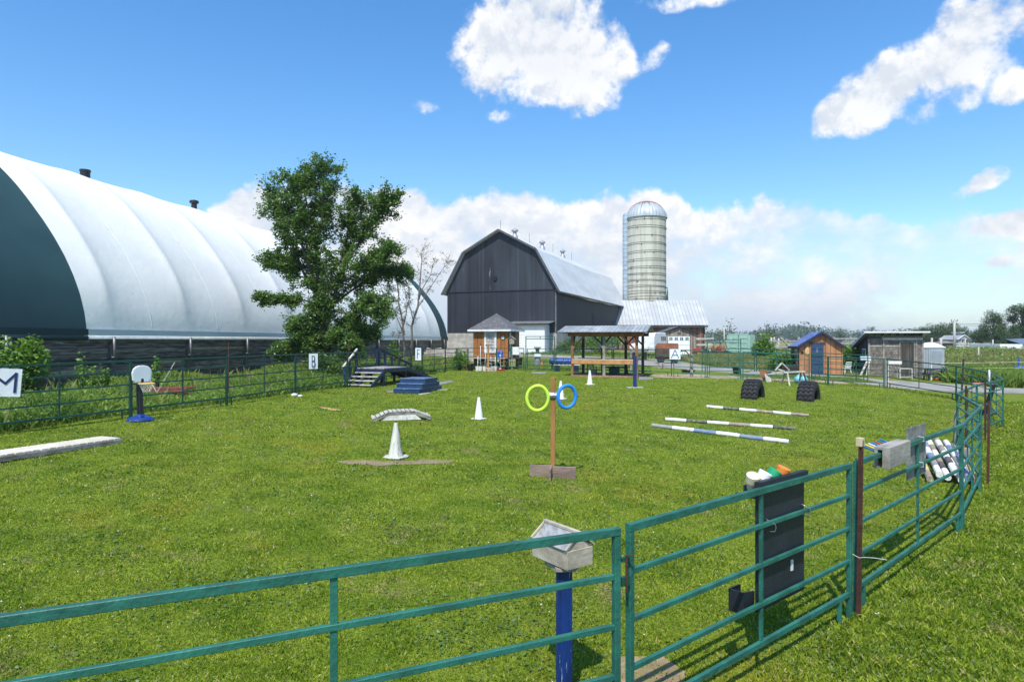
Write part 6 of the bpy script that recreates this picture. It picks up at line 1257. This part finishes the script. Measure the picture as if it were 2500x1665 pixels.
def rail_fence(label, a, b, zt_, n, m_=None, rails=3, name='rail_fence'):
    a, b = Vector(a), Vector(b); L = (b-a).length; t0 = thing(name, label, 'fence', (a.x, a.y, gz(a.x, a.y)), math.atan2((b-a).y, (b-a).x)); m_ = m_ or mat('bleached_post', (0,0,0))
    dz_ = gz(b.x, b.y)-gz(a.x, a.y)
    for k in range(n+1): q = MB(); x_ = L*k/n; q.b2(x_-.09,-.09,-.3+dz_*k/n,x_+.09,.09,zt_+dz_*k/n); q.build('post', m_, t0)
    for k in range(rails): q = MB(); z_ = zt_*(k+1)/(rails+.2)-.1; q.bar((0,-.13,z_),(L,-.13,z_+dz_),.05,.16); q.build('rail', m_, t0)
rail_fence('grey plank fence behind the bush between the sheds', (31.5, 72), (46, 78), 2.2, 6, rails=4); rail_fence('grey plank fence behind the weathered posts', (26, 68), (31.4, 71.8), 2.0, 3, rails=3)
rail_fence('low whitish rail fence before the small grey house', (66, 118), (96, 124), 1.35, 12, white_worn, 3); rail_fence('grey plank fence behind the portable toilet', (46.5, 78), (60, 100), 2.3, 8, rails=2)
t0 = thing('wire_fence', 'two strand cream tape fence across the meadow', 'fence', (25.9, 40.5, gz(25.9,40.5)), 0); q = MB(); q.b2(-.04,-.04,-.2,.04,.04,1.1); q.build('post', white_worn, t0)
for z_ in (.70, 1.05): q = MB(); q.tube([(0,0,z_),(14,2,z_+.1),(30,3,z_+.15)], .012, 4); q.build('tape', mat('cream_tape', (.70,.66,.45)), t0)
b_ = gp((2488-HX)/F*44, 44); t0 = thing('meadow_drum', 'blue drum in the meadow at the right edge', 'drum', b_, 0); q = MB(); q.lathe([(.27,.0),(.29,.04),(.29,.42),(.30,.44),(.29,.46),(.29,.88),(.25,.92),(0,.92)], n=20); q.build('drum_body', mat('bright_blue_plastic', (0,0,0)), t0, auto=40); q = MB(); q.tube([(0,0,.9),(0,0,1.5)], .05, 8); q.build('spout', mat('bright_blue_plastic', (0,0,0)), t0)
b_ = gp((1846-HX)/F*109, 109); q = MB(); q.lathe([(.36,0),(.38,.9),(.36,.95),(0,.96)], n=18); o = q.build('blue_barrel', mat('dusty_blue_plastic', (.10,.20,.34), (.08,.16,.28)), None, loc=b_, auto=40); tag(o, 'dusty blue barrel in the weeds right of the container', 'barrel'); o.scale = (1.1,1.1,.9)

# ================================================================== SHED WITH BLUE ROOF
sc_ = G(1951, 912.5); srz = math.atan2(-.74, 2.8)+0; t0 = thing('blue_roof_shed', 'orange brown garden shed with bright blue metal roof and navy door', 'shed', sc_, R(-14)); Ws = 2.50*sc_.y/41; kS = sc_.y/F
sh = mat('tan_orange_boards', (.44,.20,.085), (.33,.145,.06), 3, (1,1,.2), rough=.7, bump=.5, boards=(0,.31,.16)); zE = (912-843)*kS; zP_ = (914-813)*kS; DS = 2.9
q = MB(); q.xz([(0,-.05),(Ws,-.05),(Ws,zE),(Ws*.52,zP_-.05),(0,zE)], 0, .08); q.build('front_wall', sh, t0); q = MB(); q.b2(0,.082,-.05,.08,DS,zE-.03); q.build('side_wall', mat('shaded_tan_orange_boards', (.12,.055,.035), (.08,.04,.028), 3, rough=.8, boards=(1,.25,.3)), t0); q = MB(); q.b2(Ws-.08,.082,-.05,Ws,DS,zE-.03); q.build('side_wall', sh, t0)  # left wall: the tan orange boards, colour darkened for its shaded side
q = MB(); q.xz([(0.09,-.05),(Ws-.09,-.05),(Ws-.09,zE-.03),(Ws*.52,zP_-.12),(.09,zE-.03)], DS-.08, DS-.003); q.build('back_wall', sh, t0)
blr = mat('blue_metal_roof', (.025,.065,.30), (.02,.05,.24), 2, rough=.35, metal=.1, bump=.3, boards=(1,.25,.06), spots=((.42,.46,.55), 2.2, .56)); q = MB()
q.slab((-.16,-.22,zE-.10),(Ws*.52,-.22,zP_+.03),(Ws*.52,DS+.2,zP_+.03),(-.16,DS+.2,zE-.10),-.05); q.slab((Ws*.52,-.22,zP_+.032),(Ws+.16,-.22,zE-.12),(Ws+.16,DS+.2,zE-.12),(Ws*.52,DS+.2,zP_+.032),.05); q.build('roof', blr, t0)
q = MB(); q.bar((-.17,-.235,zE-.15),(Ws*.52,-.235,zP_-.02),.03,.12); q.bar((Ws*.52,-.235,zP_-.02),(Ws+.17,-.235,zE-.17),.03,.12); q.b2(-.20,-.22,zE-.2,-.17,DS+.2,zE-.08); q.build('barge_board', mat('navy_trim', (.010,.015,.045)), t0)
dx = Ws*.27; dw = Ws*.29; dh = (914-841)*kS; q = MB(); q.b2(dx,-.04,.0,dx+dw,-.003,dh); d_ = q.build('door', mat('navy_door_paint', (.022,.055,.13), (.018,.045,.105), 3, rough=.5), t0)
q = MB()
for k in range(4): q.b2(dx+.06,-.055,.12+k*.48,dx+dw-.06,-.041,.16+k*.48)
q.build('door_batten', mat('navy_trim', (0,0,0)), d_); q = MB(); q.b2(dx+.3,-.048,dh-.55,dx+.42,-.041,dh-.25); q.build('chalk_mark', mat('chalk', (.10,.14,.2)), d_)
q = MB(); q.b2(dx-.06,-.06,dh+.01,dx+dw+.12,-.003,dh+.12); q.build('lintel_sign', mat('dark_lintel', (.10,.06,.05), (.05,.03,.03), 9, spots=((.35,.30,.25), 14, .6)), t0)
q = MB(); q.b2(-.012,.6,zE-.85,.0-.002,1.5,zE-.25); wv = q.build('side_window', mat('window_in_shade', (.16,.19,.18), (.08,.1,.1), 5, rough=.2), t0)
q = MB(); q.lathe([(.09,0),(.09,.03),(0,.035)], n=14, M=Matrix.Rotation(R(90),4,'X')); o = q.build('wall_ornament', black_pl, t0); o.location = (.18,-.005,zE-.45); q = MB(); q.lathe([(.06,-.0),(.13,.03),(.0,.05)], n=14, M=Matrix.Rotation(R(90),4,'X')); o = q.build('wall_ornament', mat('orange_yellow_ornament', (.62,.42,.18), (.5,.3,.1), 12), t0); o.location = (.48,-.005,zE-.35); o.scale = (1,1,2.2)
t0 = thing('lean_board', 'pale blue grey boards stacked against the right front of the blue roofed shed', 'boards', G(2034, 916), R(-14)); q = MB(); q.b2(-.35,-.03,.0,.35,.03,1.25); q.build('board_stack', mat('blue_grey_slats', (.28,.33,.35), (.2,.24,.26), 3, rough=.7, boards=(2,.16,.3)), t0)
q = MB(); q.lathe([(.025,0),(.035,.02),(.035,.14),(.015,.18),(0,.18)], n=10); o = q.build('fire_extinguisher', red_paint, None, loc=A(1945, 890, 40.6), auto=40); tag(o, 'small red and white bottle by the dark shed wall', 'bottle')
q = MB(); q.b2(-.35,-.25,0,.35,.25,.55); o = q.build('black_bin', mat('dark_reddish_bin', (.035,.018,.016)), None, loc=G(1932, 916), bev=.03); tag(o, 'dark squat bin against the left wall of the blue roofed shed', 'bin')
q = MB(); q.lathe([(.07,0),(.08,.22),(0,.23)], n=12); o = q.build('white_jar', white_paint, None, loc=G(1980.5, 921), auto=40); tag(o, 'small white pot at the foot of the shed door', 'pot')

# ================================================================== SHINGLED SHED
s0 = G(2119, 917.5); k2 = s0.y/F; t0 = thing('shingled_shed', 'grey weathered shingled lean-to shed with white roof edge', 'shed', s0, R(-13)); W2 = 117*k2/math.cos(R(13))*1.0; zF = (918-811)*k2; zBk = zF-.95; D2 = 2.6
sgl = mat('weathered_shingles', (.27,.235,.20), (.15,.125,.105), 4, rough=.9, bump=.8, blocks=(.17,.14)); dkb = mat('dark_weathered_boards', (.115,.095,.08), (.05,.042,.037), 4, (1,1,.2), rough=.9, bump=.6, boards=(0,.2,.4))
q = MB(); q.b2(0,0,-.1,W2,.08,zF-.25); q.build('front_wall', sgl, t0); q = MB(); q.yz([(.082,-.1),(D2,-.1),(D2,zBk-.1),(.082,zF-.15)], 0, .08); q.build('side_wall', mat('shaded_side_boards', (.06,.07,.08), (.035,.04,.048), 3, rough=.9, boards=(1,.2,.4)), t0); q = MB(); q.yz([(.082,-.1),(D2,-.1),(D2,zBk-.1),(.082,zF-.15)], W2-.08, W2); q.build('side_wall', dkb, t0)  # left wall coloured dark and bluish for the shade under the overhang
q = MB(); q.slab((-.35,-.45,zF+.02),(W2+.25,-.45,zF+.02),(W2+.25,D2+.3,zBk-.05),(-.35,D2+.3,zBk-.05),.06); q.build('roof', galv, t0)
q = MB(); q.b2(-.36,-.48,zF-.07,W2+.26,-.451,zF+.03); q.build('roof_edge', white_paint, t0); q = MB(); q.bar((-.36,-.44,zF-.10),(-.36,D2+.3,zBk-.17),.03,.12); q.build('side_fascia', mat('whitish_board', (0,0,0)), t0)
for k in range(7): x_ = .35+k*(W2-.5)/6; q = MB(); q.bar((x_,-.40,zF-.13),(x_,0,zF-.19),.05,.10); q.build('rafter_tail', dkb, t0)
q = MB(); q.b2(.85,-.03,zF-.52,W2-.02,-.003,zF-.38); q.build('pale_fascia_board', wood_pale, t0); q = MB(); q.b2(.02,-.02,zF-.42,.8,-.003,zF-.28); q.build('dark_vent', black_pl, t0)
for x_ in (.0,.86,W2-.42,W2-.06): q = MB(); q.b2(x_-.0,-.05,-.1,x_+.10,-.004,zF-.53); q.build('corner_board', wood_gray, t0)
q = MB(); q.b2(.02,-.035,zF-.95,.84,-.003,zF-.90); q.b2(.98,-.035,zF-.95,W2-1.35,-.003,zF-.90); q.build('shelf_line', wood_pale, t0)
dx = W2-1.30; q = MB(); q.b2(dx,-.045,.0,dx+.78,-.004,zF-.75); d_ = q.build('door', dkb, t0); q = MB(); q.b2(dx-.08,-.06,.0,dx-.005,-.004,zF-.68); q.b2(dx+.785,-.06,0,dx+.85,-.004,zF-.68); q.b2(dx-.08,-.06,zF-.675,dx+.85,-.004,zF-.60); q.build('door_frame', wood_gray, t0); q = MB(); q.b2(dx-.05,-.065,.95,dx+.28,-.0455,1.0); q.build('latch', wood_pale, d_)
q = MB(); q.b2(-.03,.45,1.05,-.002,1.15,1.75); w1 = q.build('window_frame', white_paint, t0); q = MB(); q.b2(-.035,.52,1.12,-.031,.78,1.68); q.b2(-.035,.83,1.12,-.031,1.08,1.68); q.build('pane', glass, w1)
ld = G(2110, 918); t0 = thing('a_frame_boards', 'pale boards propped up at the left front of the shingled shed', 'boards', ld, R(-10))
for (a, b, w_) in (((-.35,-.35,0),(.25,.1,1.05),.14),((.05,-.3,0),(.32,.1,.95),.12)): q = MB(); q.bar(a, b, w_, .03); q.build('board', wood_pale, t0)
q = MB(); q.box((.12,.12,1.12),(.62,.03,.28), 0, R(-20)); q.build('board', mat('pale_blue_board', (.45,.56,.58), (.36,.45,.48)), t0)
for k, (px, lb) in enumerate([(2135,'first upright white board against the shingled shed'),(2143,'second upright white board against the shingled shed'),(2148.5,'third upright white board against the shingled shed'),(2154,'fourth upright white board against the shingled shed')]):
    b_ = G(px, 916); b_.y -= .25; q = MB(); q.box((0,0,.5),(.11 if k else .13,.03,.62), 0, R(-8)); o = q.build('white_board', white_worn, None, loc=b_, rz=R(-13)); tag(o, lb, 'board', 'white boards on the shed front')
# white chair
b_ = G(2063, 914); t0 = thing('plastic_chair', 'white plastic garden chair in the yard between the two sheds', 'chair', b_, R(200)); q = MB(); q.b2(-.25,-.24,.36,.25,.24,.42); q.build('seat', white_paint, t0, bev=.02); q = MB(); q.box((0,.27,.62),(.50,.04,.42), 0, R(-12)); q.build('backrest', white_paint, t0, bev=.02)
for a, b in ((-1,-1),(1,-1),(-1,1),(1,1)): q = MB(); q.bar((a*.28,b*.26,0),(a*.22,b*.2,.37),.05); q.build('leg', white_paint, t0)
for s_ in (-1, 1): q = MB(); q.b2(s_*.27-.03,-.22,.55,s_*.27+.03,.28,.58); q.bar((s_*.27,-.2,.37),(s_*.27,-.2,.56),.04); q.build('armrest', white_paint, t0)
# white benches at the right front of the shed
b_ = G(2196, 925); t0 = thing('white_bench', 'whitish wooden bench frame with crossed slats before the shingled shed', 'bench', b_, R(-10))
q = MB(); q.b2(-.48,.3,.92,.25,.34,1.10); q.build('backrest', white_paint, t0); q = MB(); q.b2(-.1,-.30,.62,.62,.12,.67); q.build('seat', wood_pale, t0)
for a, b in ((-.08,-.28),(.60,-.28),(-.08,.1),(.60,.1)): q = MB(); q.b2(a-.03,b-.03,0,a+.03,b+.03,.62); q.build('leg', wood_pale, t0)
for k in range(3): q = MB(); q.bar((-.5+.2*k,.27,.45),(-.25+.2*k,.27,.85),.05,.03); q.bar((-.25+.2*k,.23,.45),(-.5+.2*k,.23,.85),.05,.03); q.build('cross_slat', wood_gray, t0)
q = MB(); q.b2(-.05,-.30,.12,.57,-.26,.17); q.build('stretcher', wood_pale, t0)
# ================================================================== PORTABLE TOILET
b_ = G(2255.5, 916); k3 = b_.y/F; t0 = thing('portable_toilet', 'grey and dark green portable toilet with white domed roof', 'portable toilet', b_, R(-10)); w3 = 49.5*k3/math.cos(R(22))*.86; hz = (916-849)*k3; dark_side = mat('dark_green_plastic', (.012,.07,.055), (.009,.05,.042), 3, rough=.45, bump=.2)
grp_ = mat('light_grey_plastic', (.36,.40,.43), (.30,.34,.37), 2, rough=.45); q = MB(); q.b2(.0,.0,.08,w3,.06,hz); q.build('front_wall', grp_, t0, bev=.01); q = MB(); q.b2(0,.062,.08,.05,w3,hz); q.build('side_wall', dark_side, t0); q = MB(); q.b2(w3-.05,.062,.08,w3,w3,hz); q.build('side_wall', dark_side, t0)
q = MB(); q.b2(.051,w3-.05,.08,w3-.051,w3,hz); q.build('back_wall', dark_side, t0)
q = MB(); q.b2(-.04,-.05,0,w3+.04,w3+.04,.078); q.build('skid', grey_pl, t0)
for j in range(5): q = MB(); q.b2(-.02,.15,.25+.34*j,-.0,w3-.12,.32+.34*j); q.build('side_rib', dark_side, t0)
q = MB(); n = 12; vs = []; dr = (849-836.5)*k3
for i in range(n+1):
    for j in range(n+1):
        u, v = i/n*2-1, j/n*2-1; h_ = dr*(1-.75*abs(u)**2.2)*(1-.75*abs(v)**2.2); vs.append(((u*.54+.5)*w3, (v*.54+.5)*w3, hz+.02+h_))
nn = len(vs); vs += [(x_, y_, hz+.0) for (x_, y_, z_) in vs]; fs = [(i*(n+1)+j, (i+1)*(n+1)+j, (i+1)*(n+1)+j+1, i*(n+1)+j+1) for i in range(n) for j in range(n)]; fs += [tuple(k_+nn for k_ in f[::-1]) for f in fs]
rim_ = [(i*(n+1)) for i in range(n+1)]+[n*(n+1)+j for j in range(1, n+1)]+[(i*(n+1)+n) for i in range(n-1, -1, -1)]+[j for j in range(n-1, 0, -1)]; fs += [(rim_[i], rim_[(i+1)%len(rim_)], rim_[(i+1)%len(rim_)]+nn, rim_[i]+nn) for i in range(len(rim_))]
q.add(vs, fs); q.build('roof', mat('translucent_white_roof', (.80,.82,.83), (.74,.76,.77), 2, rough=.4), t0, auto=50)
q = MB(); q.b2(w3*.33,-.04,.12,w3*.90,-.003,hz-.10); d_ = q.build('door', grp_, t0, bev=.015); q = MB(); q.b2(w3*.38,-.05,.85,w3*.85,-.0405,hz-.22); q.b2(w3*.38,-.05,.25,w3*.85,-.0405,.75); q.build('door_panel', mat('mid_grey_plastic', (.28,.32,.34), (.24,.28,.3), 2), d_, bev=.004); q = MB(); q.b2(w3*.44,-.065,.82,w3*.80,-.0505,.85); q.b2(w3*.36,-.07,.78,w3*.40,-.041,.86); q.build('handle', grey_pl, d_)
for x_ in (.10,.22): q = MB(); q.b2(x_*w3-.015,-.018,.12,x_*w3+.015,-.001,hz-.05); q.build('front_rib', grey_pl, t0)
# blue picnic table
b_ = G(2282, 929); t0 = thing('blue_picnic_table', 'dark blue picnic table in front of the portable toilet', 'picnic table', b_, R(-16)); q = MB(); q.b2(-.62,-.35,.70,.62,.35,.75); q.build('table_top', navy_paint, t0)
for s_ in (-1, 1): q = MB(); q.b2(-.80,s_*.62-.13,.40,.80,s_*.62+.13,.44); q.build('bench_seat', navy_paint, t0)
for x_ in (-.45, .45): q = MB(); q.bar((x_,-.55,.0),(x_,-.2,.70),.06,.09); q.bar((x_,.55,.0),(x_,.2,.70),.06,.09); q.b2(x_-.03,-.75,.34,x_+.03,.75,.40); q.build('leg_frame', navy_paint, t0)
q = MB(); q.lathe([(.0,0),(.13,.02),(.15,.14),(.10,.27),(0,.30)], n=14); o = q.build('pumpkin_ball', orange_pl, None, loc=b_+Vector((.15,.1,.0)), smooth=True); tag(o, 'orange ball under the blue picnic table', 'ball')
q = MB(); q.b2(-1.2,-.3,.0,1.2,.3,.05); o = q.build('plank_walk', mat('pale_yellow_board', (.55,.48,.34), (.45,.39,.27)), None, loc=G(2335, 925), rz=.1); tag(o, 'pale flat boards on the grass right of the picnic table', 'boards')

# ================================================================== TRESTLES, TUBS
b_ = G(1938, 945); t0 = thing('saw_horse', 'weathered wooden trestle standing before the right tyre', 'trestle', G(1939, 941), R(12)); q = MB(); q.bar((-.62,0,.66),(.60,0,.70),.12,.08); q.build('top_beam', wood_pale, t0)
for a, b in ((-.42,-.3),(.50,-.3),(-.50,.3),(.42,.3)): q = MB(); q.bar((a*1.12,b,-.02),(a,b*.15,.64),.07,.06); q.build('leg', wood_pale if b < 0 and a < 0 else wood_dk2 if b < 0 else wood_gray, t0)
t0 = thing('broken_jump', 'fallen wooden jump wing with a peaked frame leaning on the trestle', 'jump frame', G(1893, 933), R(8)); q = MB(); q.bar((-.45,0,.42),(.75,-.05,.55),.10,.06); q.build('rail', wood_pale, t0); q = MB(); q.bar((.05,.1,.62),(.42,.1,1.02),.10,.05); q.bar((.42,.1,1.02),(.85,.1,.62),.10,.05); q.build('peak_board', wood_pale, t0)
q = MB(); q.box((-.42,0,.22),(.34,.04,.50),.3,R(-18)); q.build('board', wood_pale, t0); q = MB(); q.box((-.62,.1,.45),(.36,.05,.42),-.5); q.build('board', wood_brown, t0); q = MB(); q.box((.42,.12,.62),(.42,.04,.09),.2,0,R(14)); q.build('board', wood_pale, t0); q = MB(); q.bar((-.6,.1,0),(-.55,.1,.5),.08); q.build('leg', wood_dk2, t0)
aq = mat('aqua_plastic', (.16,.46,.55), (.12,.38,.46), 5, rough=.4)
for px, s_, lb in ((1949,1.0,'aqua blue ball shaped jug left of the two behind the right trestle'),(1962,.95,'aqua blue ball shaped jug right of the two behind the right trestle')):
    q = MB(); q.lathe([(.08*s_,0),(.19*s_,.05),(.22*s_,.18*s_),(.18*s_,.32*s_),(.07*s_,.38*s_),(.06*s_,.44*s_),(0,.44*s_)], n=18); o = q.build('water_ball', aq, None, loc=G(px, 935), smooth=True); tag(o, lb, 'jug', 'aqua jugs by the trestle')
for px, py, w_, h_, lb, mm in ((1680,911,.42,.20,'flat black rubber tub on the sand behind the short fence panel',black_pl),(1799,913,.32,.42,'black square tub hanging low behind the right walk gate',black_pl),(1872,926,.24,.42,'dark green tub at the fence left of the fallen jump',dark_green)):
    q = MB(); q.lathe([(w_*.8,0),(w_,h_*.85),(w_*1.06,h_*.86),(w_*1.06,h_),(w_*.92,h_),(w_*.75,.06),(0,.05)], n=20 if w_ != .32 else 4); o = q.build('rubber_tub', mm, None, loc=G(px, py), auto=40, rz=.3); tag(o, lb, 'tub')
for px, py0, py1, lb, mm in ((1688.5,863,921,'grey weathered wooden post right of the A sign',wood_gray),(2165,880,943,'grey square post with white block at its foot by the right fence',wood_pale),(1540,852,908,'grey fence post seen through the right part of the pavilion',wood_gray)):
    b_ = G(px, py1); h_ = (CZ+(HY-py0)/F*b_.y)-b_.z; q = MB(); q.b2(-.075,-.07,-.1,.075,.07,h_); o = q.build('timber_post', mm, None, loc=b_, bev=.006); tag(o, lb, 'post')
t0 = thing('small_stool', 'small pale wooden stool on the gravel left of the A sign', 'stool', G(1614, 901), .2); q = MB(); q.b2(-.2,-.15,.40,.2,.15,.44); q.build('seat', mat('pinkish_wood', (.45,.33,.27), (.36,.26,.2)), t0)
for a, b in ((-1,-1),(1,-1),(-1,1),(1,1)): q = MB(); q.b2(a*.17-.02,b*.12-.02,0,a*.17+.02,b*.12+.02,.399); q.build('leg', mat('pinkish_wood', (0,0,0)), t0)
# rusty steel heap and weathered logs by the tent
t0 = thing('steel_heap', 'heap of long rusty steel beams in the weeds before the tent wall', 'steel heap', gp(-13.2, 22.8), .3)
for k in range(9): q = MB(); z_ = .10+.08*(k//3)*1.3; y_ = -.45+.3*(k%3)+.04*k; q.bar((-1.6+.13*((k*5)%4),y_,z_),(1.35+.14*((k*3)%5),y_+.06*((k*7)%3-1),z_+.015),.10,.08); q.build('beam', mat('red_rust', (.20,.065,.035), (.12,.045,.028), 4, rough=.9, bump=.5), t0)
for px, Y, a, L, lb in ((372,22,.9,1.6,'thin broken stick leaning in the weeds left of the hoop'),(395,21.5,-.8,1.5,'thin stick leaning right of the rusty beams')):
    q = MB(); q.tube([(0,0,0),(math.sin(a)*L*.6,0,L*.8)], .015, 5); o = q.build('stick', straw_m if False else wood_pale, None, loc=gp((px-HX)/F*Y, Y)); tag(o, lb, 'stick')
for k, (px, Y, ht_, lb) in enumerate(((558,23.6,1.95,'thin rusty stake behind the panel joint, right of the hoop'),(852,29.4,2.0,'thin rusty stake behind the platform stairs'))):
    b_ = gp((px-HX)/F*Y, Y); q = MB(); q.bar((0,0,-.1),(0,0,ht_),.035,.02,up=(0,1,0)); o = q.build('thin_stake', rust, None, loc=b_); tag(o, lb, 'stake', 'thin stakes behind the left fence')
t0 = thing('log_wall', 'low wall of bleached grey timbers left of the hut', 'timber wall', gp(-7.2, 62), -.12)
for k in range(4): q = MB(); q.b2(-1.5+.2*k,-.15-.1*(3-k),.30*k,6.2-.25*k,.15,.30*k+.28); q.build('timber', mat('bleached_timber', (.42,.38,.33), (.28,.25,.22), 3, rough=.9, bump=.5), t0)
q = MB(); 
for k in range(36): r_ = rng.uniform(.10,.2); q.tube([(rng.uniform(-1.6,1.6),-.4+rng.uniform(-.1,.1),.15+rng.random()**1.5*.9),(rng.uniform(-1.6,1.6),.6,.2+rng.random()*.7)], r_*.6, 6)
o = q.build('firewood_heap', mat('split_firewood', (.50,.40,.28), (.25,.20,.15), 8, rough=.9), None, loc=gp(-8.8, 72)+Vector((0,0,.05))); tag(o, 'heap of split firewood at the foot of the green tent end', 'firewood')
q = MB(); q.lathe([(.0,0),(.30,.02),(.34,.3),(.0,.55)], n=12); pass
# ================================================================== FAR RIGHT
b_ = gp((2330-HX)/F*120, 120); t0 = thing('utility_pole', 'pale utility pole with short cross arms above the meadow', 'utility pole', b_, .3); hp_ = CZ+(HY-782)/F*120-b_.z; q = MB(); q.tube([(0,0,-.3),(0,0,hp_)], [.26,.17], 10); q.build('pole', mat('pale_pole', (.46,.45,.42), (.38,.37,.34)), t0, smooth=True); q = MB(); q.bar((-.8,0,hp_-.25),(.8,0,hp_-.1),.12); q.build('cross_arm', wood_gray, t0)
for s_ in (-.7, 0, .7): q = MB(); q.lathe([(.06,0),(.09,.1),(.05,.3),(0,.32)], (s_,0,hp_-.15), 8); q.build('insulator', dull_steel, t0)
wm = mat('cable', (.12,.12,.13))
for k, (za, zb2) in enumerate(((hp_-.6, 6.6),(hp_-.9, 6.0))):
    q = MB(); pts = [Vector((0,0,za)).lerp(Vector((60,-30,zb2+5)), s)+Vector((0,0,-2.2*4*s*(1-s))) for s in np.linspace(0,1,20)]; q.tube(pts, .03, 4, cap=False); q.build('cable', wm, t0)
b_ = gp((2441-HX)/F*100, 100); t0 = thing('white_barn', 'long low white building with grey blue roof at the right edge', 'building', (b_.x, b_.y, b_.z), R(-6)); zw = CZ+(HY-840)/F*100-b_.z
wz_ = max(zw, 1.15); q = MB(); q.b2(0,0,-.3,14,8,wz_); q.build('wall', white_paint, t0); q = MB(); q.slab((3.2,-.35,wz_+.02),(14,-.35,wz_+.02),(14,4,wz_+.85),(3.2,4,wz_+.85),.12) ; q.slab((3.2,4,wz_+.848),(14,4,wz_+.848),(14,8.4,wz_),(3.2,8.4,wz_),.12); q.build('roof', mat('slate_blue_roof', (.22,.30,.40), (.18,.25,.34), 1, rough=.35, metal=.2, boards=(0,.9,.1)), t0)
b_ = gp((2352-HX)/F*135, 135); t0 = thing('small_house', 'small grey house with white gable trim among the far trees', 'house', b_, .1); kk = 135/F; W4 = 26*kk; h1 = CZ+(HY-829)*kk-.35; q = MB(); q.b2(-W4/2,0,-.3,W4/2,5,h1); q.build('wall', mat('grey_clapboard', (.34,.35,.36), (.26,.27,.28), 1), t0)
q = MB(); q.xz([(-W4/2-.3,h1),(W4/2+.3,h1),(0,h1+.9)], -.2, 5.2); q.build('gable', mat('grey_clapboard', (0,0,0)), t0); q = MB(); q.bar((-W4/2-.4,-.3,h1),(0,-.3,h1+.98),.15,.12); q.bar((0,-.3,h1+.98),(W4/2+.4,-.3,h1),.15,.12); q.build('gable_trim', white_paint, t0)
q = MB(); q.b2(-.55,-.05,.9,.1,-.01,2.0); w_ = q.build('window', white_paint, t0); q = MB(); q.b2(-.45,-.07,1.0,.0,-.051,1.9); q.build('pane', glass, w_); q = MB(); q.b2(.4,-.05,.3,1.8 if W4 > 4 else .9,-.01,2.1); q.build('porch_opening', mat('dark_interior', (0,0,0)), t0); q = MB(); q.b2(W4*.12,1.2,h1+.3,W4*.42,3.2,h1+1.4); q.build('upper_storey', mat('grey_clapboard', (0,0,0)), t0); q = MB(); q.b2(W4*.06,.9,h1+1.402,W4*.5,3.5,h1+1.52); q.build('upper_roof', white_paint, t0)
for i, (px, Y, w_, h_, lb) in enumerate([(2318,112,1.3,1.25,'brown wooden hut far beyond the meadow'),(2306,114,1.0,1.1,'low shelter with red brown panel left of the brown hut')]):
    b_ = gp((px-HX)/F*Y, Y); t0 = thing('far_shelter', lb, 'shelter', b_, .1, 'small shelters beyond the meadow'); q = MB(); q.b2(-w_/2,0,-.2,w_/2,1.6,h_); q.build('wall', wood_brown if i else mat('far_dark_brown', (.13,.09,.08), (.09,.065,.06)), t0); q = MB(); q.slab((-w_/2-.2,-.2,h_+.02),(w_/2+.2,-.2,h_+.02),(w_/2+.2,1.8,h_+.3),(-w_/2-.2,1.8,h_+.3),-.08); q.build('roof', wood_gray, t0)
# ================================================================== AIR
q = MB(); q.b2(-5200, -400, -1.8, 5200, 7200, 42)
hm = bpy.data.materials.new('haze_air'); hm.use_nodes = True; t = NT(hm.node_tree); t.n.remove(t.n['Principled BSDF'])
pvn = t.node('ShaderNodeVolumePrincipled'); pvn.inputs['Color'].default_value = (.86,.92,1,1); pvn.inputs['Density'].default_value = .0003; pvn.inputs['Anisotropy'].default_value = .2
t.l.new(pvn.outputs[0], t.n['Material Output'].inputs['Volume'])
kind(q.build('haze', hm), 'stuff')
